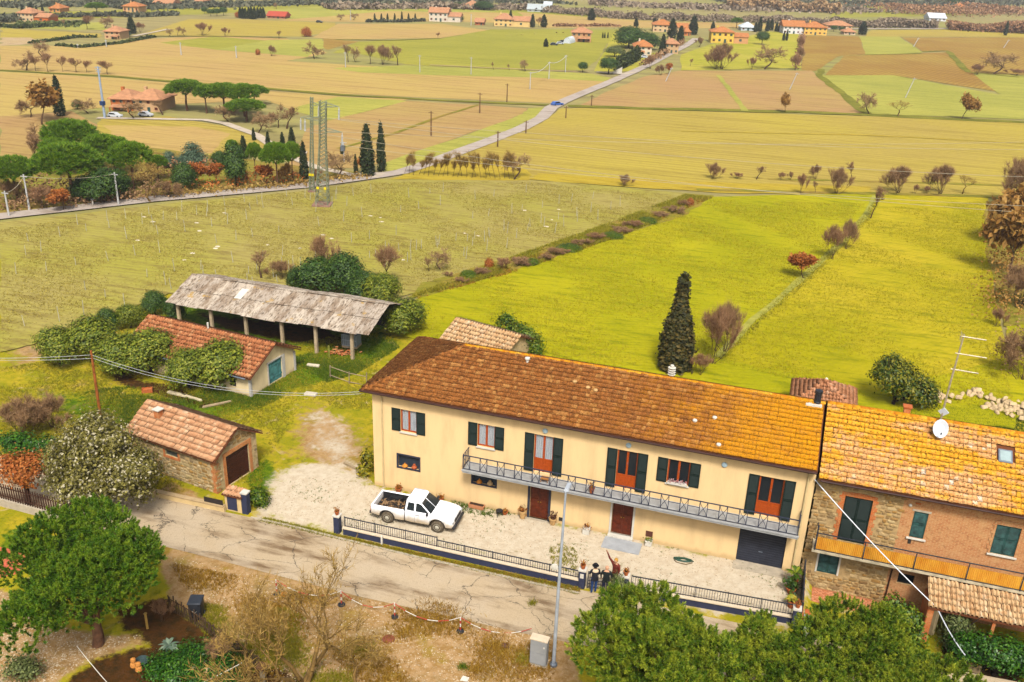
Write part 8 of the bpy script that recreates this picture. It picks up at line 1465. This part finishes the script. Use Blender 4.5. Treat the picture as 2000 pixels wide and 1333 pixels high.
# ================================================================== PEOPLE at the gate
SKIN = plain('skin', C(226, 170, 132), .6, .05, 8)
def person(label, p, rz, arms, cl, hair, hat=None, scarf=None, h=1.0):
    """one continuous skinned figure; facing local +Y. arms: per side (elbow, wrist) points; cl = materials for coat, trousers, shoes"""
    J = {'pel': (0, 0, .95, .155, .115), 'sp': (0, .0, 1.15, .15, .11), 'ch': (0, .01, 1.34, .18, .12), 'nk': (0, .01, 1.49, .06, .06), 'hb': (0, .03, 1.57, .072, .085), 'hm': (0, .035, 1.65, .082, .10), 'ht': (0, .02, 1.73, .06, .075), 'nose': (0, .145, 1.635, .016, .016)}
    E = [('pel', 'sp'), ('sp', 'ch'), ('ch', 'nk'), ('nk', 'hb'), ('hb', 'hm'), ('hm', 'ht'), ('hm', 'nose')]; part = {k: 'coat' for k in ('pel', 'sp', 'ch')}; part.update({k: 'skin' for k in ('nk', 'hb', 'hm', 'nose')}); part['ht'] = 'hair'
    for i, s in enumerate((-1, 1)):
        t = 'l' if s < 0 else 'r'; el, wr = arms[i]; d = (np.array(wr)-np.array(el)); d = d/np.linalg.norm(d); hnd = np.array(wr)+d*.085
        J.update({'sh'+t: (s*.19, 0, 1.42, .07, .07), 'el'+t: (*el, .052, .052), 'wr'+t: (*wr, .034, .034), 'hd'+t: (*hnd, .038, .024), 'ear'+t: (s*.098, .02, 1.64, .014, .02), 'hp'+t: (s*.095, 0, .88, .115, .115), 'kn'+t: (s*.10, .02+.04*(s > 0), .50, .075, .075), 'an'+t: (s*.105, -.01+.06*(s > 0), .10, .05, .05), 'to'+t: (s*.12, .15+.06*(s > 0), .05, .048, .04)})
        E += [('ch', 'sh'+t), ('sh'+t, 'el'+t), ('el'+t, 'wr'+t), ('wr'+t, 'hd'+t), ('hm', 'ear'+t), ('pel', 'hp'+t), ('hp'+t, 'kn'+t), ('kn'+t, 'an'+t), ('an'+t, 'to'+t)]
        part.update({'sh'+t: 'coat', 'el'+t: 'coat', 'wr'+t: 'coat', 'hd'+t: 'skin', 'ear'+t: 'skin', 'hp'+t: 'trs', 'kn'+t: 'trs', 'an'+t: 'trs', 'to'+t: 'shoe'})
        sd_ = np.cross(d, [0, 1, .2]); sd_ = sd_/np.linalg.norm(sd_)
        for f in range(5):
            if f < 4: b0 = hnd+sd_*(f-1.5)*.019+d*.02; tip = b0+d*(.065+.012*(1 if f in (1, 2) else 0))+np.array([0, .012, 0])
            else: b0 = np.array(wr)+d*.04-sd_*.03*s; tip = b0+d*.05-sd_*.03*s
            J['f%d%s' % (f, t)] = (*b0, .010, .010); J['g%d%s' % (f, t)] = (*tip, .008, .008); E += [('hd'+t, 'f%d%s' % (f, t)), ('f%d%s' % (f, t), 'g%d%s' % (f, t))]; part['f%d%s' % (f, t)] = part['g%d%s' % (f, t)] = 'skin'
    ks = list(J); me = bpy.data.meshes.new('person'); me.from_pydata([J[k][:3] for k in ks], [(ks.index(a), ks.index(b)) for a, b in E], []); ob = bpy.data.objects.new('person_build', me); COL.objects.link(ob)
    sk = ob.modifiers.new('skin', 'SKIN'); sk.use_smooth_shade = True
    for i, k in enumerate(ks): v = me.skin_vertices[0].data[i]; v.radius = J[k][3:5]; v.use_root = k == 'pel'
    ss_ = ob.modifiers.new('sub', 'SUBSURF'); ss_.levels = 1; ss_.render_levels = 1
    dg = bpy.context.evaluated_depsgraph_get(); m2 = bpy.data.meshes.new_from_object(ob.evaluated_get(dg)); bpy.data.objects.remove(ob); m2.materials.clear()
    mats = {'coat': cl[0], 'trs': cl[1], 'shoe': cl[2], 'skin': SKIN, 'hair': hair}; order = list(mats)
    for k in order: m2.materials.append(mats[k])
    A = np.array([J[a][:3] for a, b in E]); B_ = np.array([J[b][:3] for a, b in E]); eb = [(part[a], part[b]) for a, b in E]; L2 = ((B_-A)**2).sum(1)
    for pl_ in m2.polygons:
        c = np.array(pl_.center); t = np.clip(((c-A)*(B_-A)).sum(1)/L2, 0, 1); dd = np.linalg.norm(c-(A+(B_-A)*t[:, None]), axis=1); i = int(dd.argmin()); k = eb[i][0] if t[i] < .5 else eb[i][1]
        if c[2] < .10: k = 'shoe'
        if .80 < c[2] < .95 and k == 'trs' and cl[3]: k = 'coat'
        if c[2] > 1.62 and c[1] < .02 and k == 'skin': k = 'hair'
        pl_.material_index = order.index(k)
    m2.name = 'person'; o = link('person', m2, loc=p); o.rotation_euler = (0, 0, rz); o.scale = (h, h, h); tag(o, label, 'person')
    hb = MB(); hb.lathe((0, .005, 1.60), [(.096, 0), (.104, .05), (.098, .11), (.06, .155), (.01, .165)], 12); 
    if hair is not SKIN: hb.build('hair', hair, o)
    for s in (-1, 1): MB().lathe((s*.035, .118, 1.655), [(.004, -.008), (.010, 0), (.004, .008)], 6).build('eye', BLACK, o)
    MB().box((0, .118, 1.585), (.045, .01, .012)).build('mouth', plain('lips', C(170, 90, 80), .6), o)
    if hat: MB().lathe((0, .01, 1.69), [(.17, 0), (.17, .012), (.105, .02), (.10, .10), (.05, .125), (.01, .13)], 14).build('hat', hat, o)
    if scarf: MB().lathe((0, 0, 1.42), [(.18, -.03), (.16, .03), (.10, .09), (.075, .10)], 14, False).build('scarf', scarf, o)
    return o
dn = ((-.27, .02, 1.16), (-.26, .14, .93)), ((.27, .02, 1.16), (.26, .14, .93))
NAVYC = plain('navy_coat', C(34, 36, 48), .85, .2, 6); JEAN = plain('blue_jeans', C(40, 74, 130), .9, .25, 6); BLKC = plain('dark_green_coat', C(26, 34, 34), .85, .2, 6); MAROON = plain('maroon_jacket', C(132, 50, 36), .85, .25, 6); SHOEW = plain('white_shoe', C(226, 222, 216), .7)
person('person in navy coat, pale scarf, black hat and jeans at the gate', G(1159, 1160)+Vector((0, 0, .01)), .5, (((-.26, .08, 1.17), (-.12, .24, 1.12)), ((.27, .04, 1.16), (.20, .22, .99))), (NAVYC, JEAN, SHOEW, True), plain('black_hair', C(24, 20, 22), .7), plain('black_felt', C(20, 20, 26), .9), plain('cream_scarf', C(232, 206, 170), .9))
person('person in long dark coat with pale bald head beside the gate', G(1181, 1163)+Vector((0, 0, .01)), .1, dn, (BLKC, plain('navy_trousers', C(30, 36, 70), .9), BLACK, True), SKIN)
person('person in maroon jacket with one arm raised behind the gate', G(1198, 1150)+Vector((0, .1, .01)), 2.7, (((-.27, .02, 1.16), (-.24, .16, .96)), ((.34, .10, 1.66), (.44, .16, 1.95))), (MAROON, plain('brown_trousers', C(86, 60, 44), .9), BLACK, False), plain('fair_hair', C(206, 150, 60), .7))
# ================================================================== GRASS, WEEDS AND STONES that nobody could count
def tufts(name, pix, n_, hgt, wd, mat, seed, blades=5, lean=.5, keep=None, zf=None):
    r = np.random.RandomState(seed); poly = [tuple(G(x, y)[:2]) for x, y in pix]; A = np.array(poly); P = []
    while sum(len(a) for a in P) < n_:
        Q = r.uniform(A.min(0), A.max(0), (n_*2, 2)); Q = Q[inpoly(Q[:, 0], Q[:, 1], poly) > 0]
        if keep is not None: Q = Q[keep(Q, r)]
        P.append(Q)
    P = np.concatenate(P)[:n_]; z = yardz(P[:, 0], P[:, 1]) if zf is None else np.full(len(P), zf); C3 = np.repeat(np.stack([P[:, 0], P[:, 1], z], 1), blades, 0); m_ = len(C3)
    C3[:, :2] += r.normal(size=(m_, 2))*wd*2.5; D = np.stack([r.normal(size=m_)*lean, r.normal(size=m_)*lean, np.ones(m_)], 1); h = (hgt*r.uniform(.5, 1.3, m_))[:, None]; s = unit(np.cross(D, r.normal(size=D.shape)))*wd
    v = np.stack([C3-s, C3+s, C3+unit(D)*h], 1).reshape(-1, 3); o = link(name, npmesh(name, v, np.arange(len(v)).reshape(-1, 3), mat)); tag(o, kind='stuff'); return o
GRS = foliage('grass_blade', C(112, 122, 14), C(164, 158, 22), C(206, 186, 52), .3, .7); GRD = foliage('dark_grass', C(50, 86, 8), C(88, 122, 12), C(140, 154, 26), .3, .7); GRL = foliage('meadow_blade', C(176, 168, 8), C(196, 182, 14), C(220, 198, 44), .3, .7); GRY = foliage('dry_weed', C(140, 96, 20), C(186, 136, 30), C(214, 170, 54), .3, .8); GRV = foliage('field_weed', C(150, 134, 40), C(186, 166, 66), C(206, 188, 96), .2, .9)
patch = lambda f, t: (lambda Q, r: np.sin(Q[:, 0]*f+1.3*np.sin(Q[:, 1]*f*.8))+np.sin(Q[:, 1]*f*1.3+Q[:, 0]*.4)+r.normal(size=len(Q))*.5 > t)
tufts('grass', [(0, 720), (200, 690), (480, 690), (740, 640), (735, 800), (590, 800), (520, 900), (500, 1000), (250, 960), (0, 900)], 26000, .14, .012, GRS, 1, 4, keep=patch(.9, -.4))
tufts('grass', [(430, 740), (600, 690), (760, 650), (780, 680), (700, 730), (560, 775), (480, 810), (300, 840), (60, 790), (200, 760)], 12000, .17, .014, GRD, 2, 4, keep=patch(.7, .1))
tufts('verge_grass', [(520, 1012), (660, 1046), (900, 1100), (1135, 1150), (1130, 1163), (900, 1110), (640, 1050), (500, 1018)], 2600, .13, .012, GRS, 3, 5)
tufts('verge_grass', [(660, 1046), (900, 1100), (1135, 1150), (1130, 1160), (900, 1108), (650, 1048)], 900, .14, .012, GRY, 31, 5)
tufts('verge_weeds', [(330, 1100), (700, 1170), (1090, 1245), (1080, 1340), (560, 1345), (420, 1250)], 6500, .16, .012, GRY, 4, 5, keep=patch(1.1, .5))
tufts('verge_weeds', [(380, 1180), (560, 1190), (700, 1260), (690, 1340), (480, 1330), (400, 1250)], 3500, .18, .012, GRS, 5, 5, keep=patch(1.3, .3))
tufts('gravel_weeds', [(540, 930), (700, 930), (1000, 1005), (1550, 1120), (1540, 1200), (1140, 1130), (660, 1030)], 420, .08, .012, GRD, 6, 5, keep=patch(1.2, 1.0))
tufts('gravel_weeds', [(880, 975), (1000, 995), (1010, 1005), (960, 1010), (890, 1000)], 260, .16, .016, GRD, 7, 6); tufts('gravel_weeds', [(1070, 1060), (1125, 1070), (1130, 1120), (1080, 1115)], 160, .16, .016, GRS, 8, 6)
tufts('lawn', [(1575, 1180), (1790, 1215), (1850, 1290), (1570, 1260)], 4000, .10, .012, GRD, 9, 4)
tufts('lawn', [(1740, 800), (1990, 790), (2010, 850), (1750, 830)], 3500, .16, .016, GRD, 10, 4)
tufts('meadow_grass', [(760, 645), (822, 590), (1200, 470), (1390, 392), (1690, 400), (1560, 550), (1390, 700), (1200, 720), (1000, 690)], 26000, .13, .03, GRL, 11, 2, .8, keep=patch(.35, -.6), zf=.10)
tufts('meadow_grass', [(1400, 710), (1560, 560), (1700, 410), (1920, 395), (1945, 600), (1980, 800), (1700, 780)], 20000, .13, .03, GRL, 12, 2, .8, keep=patch(.35, -.6), zf=.11)
tufts('field_weeds', [(0, 450), (300, 410), (740, 358), (1034, 358), (1380, 390), (1000, 500), (820, 560), (500, 580), (330, 560), (0, 680)], 30000, .15, .04, GRV, 13, 2, 1.1, keep=patch(.4, -.5), zf=.10)
tufts('bank_grass', [(800, 585), (900, 540), (1180, 442), (1340, 382), (1392, 388), (1200, 468), (1000, 534)], 7000, .35, .03, GRS, 14, 4, .8, keep=patch(.6, -.3), zf=.10); tufts('bank_grass', [(800, 590), (900, 552), (1180, 452), (1360, 390), (1392, 388), (1200, 468), (1000, 536)], 1500, .24, .03, GRY, 15, 4, .9, keep=patch(.8, .2), zf=.10)
tufts('ditch_grass', [(1395, 704), (1560, 548), (1690, 420), (1715, 380), (1722, 384), (1700, 428), (1570, 560), (1410, 706)], 1100, .18, .03, GRS, 16, 4, .8, zf=.11)
for i, (x, y, rx_, ry_, mt) in enumerate(((862, 1190, 1.2, .5, GRY), (600, 1170, 1.4, .5, GRY), (955, 1265, .8, 1.0, GRY), (790, 1240, .45, .5, GRY), (1040, 1180, .2, .2, GRS), (930, 1310, .5, .6, GRY), (905, 1305, .25, .2, GRD), (1020, 1290, .4, .5, GRS), (700, 1270, .8, .6, GRS))):
    p = G(x, y); r = np.random.RandomState(90+i); k = int(900*rx_*ry_)+120; Q = np.stack([p.x+r.normal(size=k)*rx_*.5, p.y+r.normal(size=k)*ry_*.5, np.zeros(k)], 1); D = np.stack([r.normal(size=k)*.6, r.normal(size=k)*.6, np.ones(k)], 1); s = unit(np.cross(D, r.normal(size=D.shape)))*.014; v = np.stack([Q-s, Q+s, Q+unit(D)*(.26*r.uniform(.4, 1.3, k))[:, None]], 1).reshape(-1, 3)
    tag(link('weed_patch', npmesh('weed_patch', v, np.arange(len(v)).reshape(-1, 3), mt)), kind='stuff')
def pebbles(name, pix, n_, s0, s1, mat, seed):
    r = np.random.RandomState(seed); poly = [tuple(G(x, y)[:2]) for x, y in pix]; A = np.array(poly); Q = r.uniform(A.min(0), A.max(0), (n_*4, 2)); Q = Q[inpoly(Q[:, 0], Q[:, 1], poly) > 0][:n_]; k = len(Q)
    b = np.array([(1, 0, 0), (.3, .9, 0), (-.8, .5, 0), (-.7, -.6, 0), (.4, -.9, 0), (.05, 0, .75)]); f = np.array([(0, 1, 5), (1, 2, 5), (2, 3, 5), (3, 4, 5), (4, 0, 5)]); a = r.uniform(0, 6.28, k); s = r.uniform(s0, s1, k)*r.uniform(.5, 1, k)
    v = np.repeat(b[None], k, 0)*s[:, None, None]; vx = v[..., 0]*np.cos(a)[:, None]-v[..., 1]*np.sin(a)[:, None]; vy = v[..., 0]*np.sin(a)[:, None]+v[..., 1]*np.cos(a)[:, None]
    V = np.stack([vx+Q[:, :1], vy+Q[:, 1:], v[..., 2]+yardz(Q[:, 0], Q[:, 1])[:, None]], -1).reshape(-1, 3); F_ = (f[None]+(np.arange(k)*6)[:, None, None]).reshape(-1, 3); tag(link(name, npmesh(name, V, F_, mat)), kind='stuff')
n = N('pebble'); n.color(n.ramp(n.rnd(), [(0, C(150, 120, 84)), (.4, C(206, 180, 142)), (1, C(222, 202, 170))])); PEB = n.done()
pebbles('gravel', [(330, 1085), (700, 1170), (1090, 1240), (1080, 1340), (560, 1345), (400, 1230)], 5200, .02, .055, PEB, 1); pebbles('gravel', [(540, 930), (700, 935), (1000, 1005), (1550, 1120), (1540, 1205), (1140, 1130), (660, 1030), (520, 1005)], 5200, .015, .05, PEB, 2); pebbles('gravel', [(0, 1155), (110, 1220), (190, 1245), (280, 1240), (180, 1285), (90, 1340), (0, 1340)], 2400, .02, .06, PEB, 3)
# ================================================================== AIR
n = bpy.data.materials.new('haze'); n.use_nodes = True; t_ = n.node_tree; t_.nodes.clear(); vo = t_.nodes.new('ShaderNodeVolumePrincipled'); vo.inputs['Color'].default_value = (.93, .95, 1.0, 1); vo.inputs['Density'].default_value = .0002; vo.inputs['Anisotropy'].default_value = .3; ou = t_.nodes.new('ShaderNodeOutputMaterial'); t_.links.new(vo.outputs[0], ou.inputs['Volume'])
tag(MB().bb(-6100, 6100, -2600, 7100, -2, 33).build('haze', n), kind='stuff')
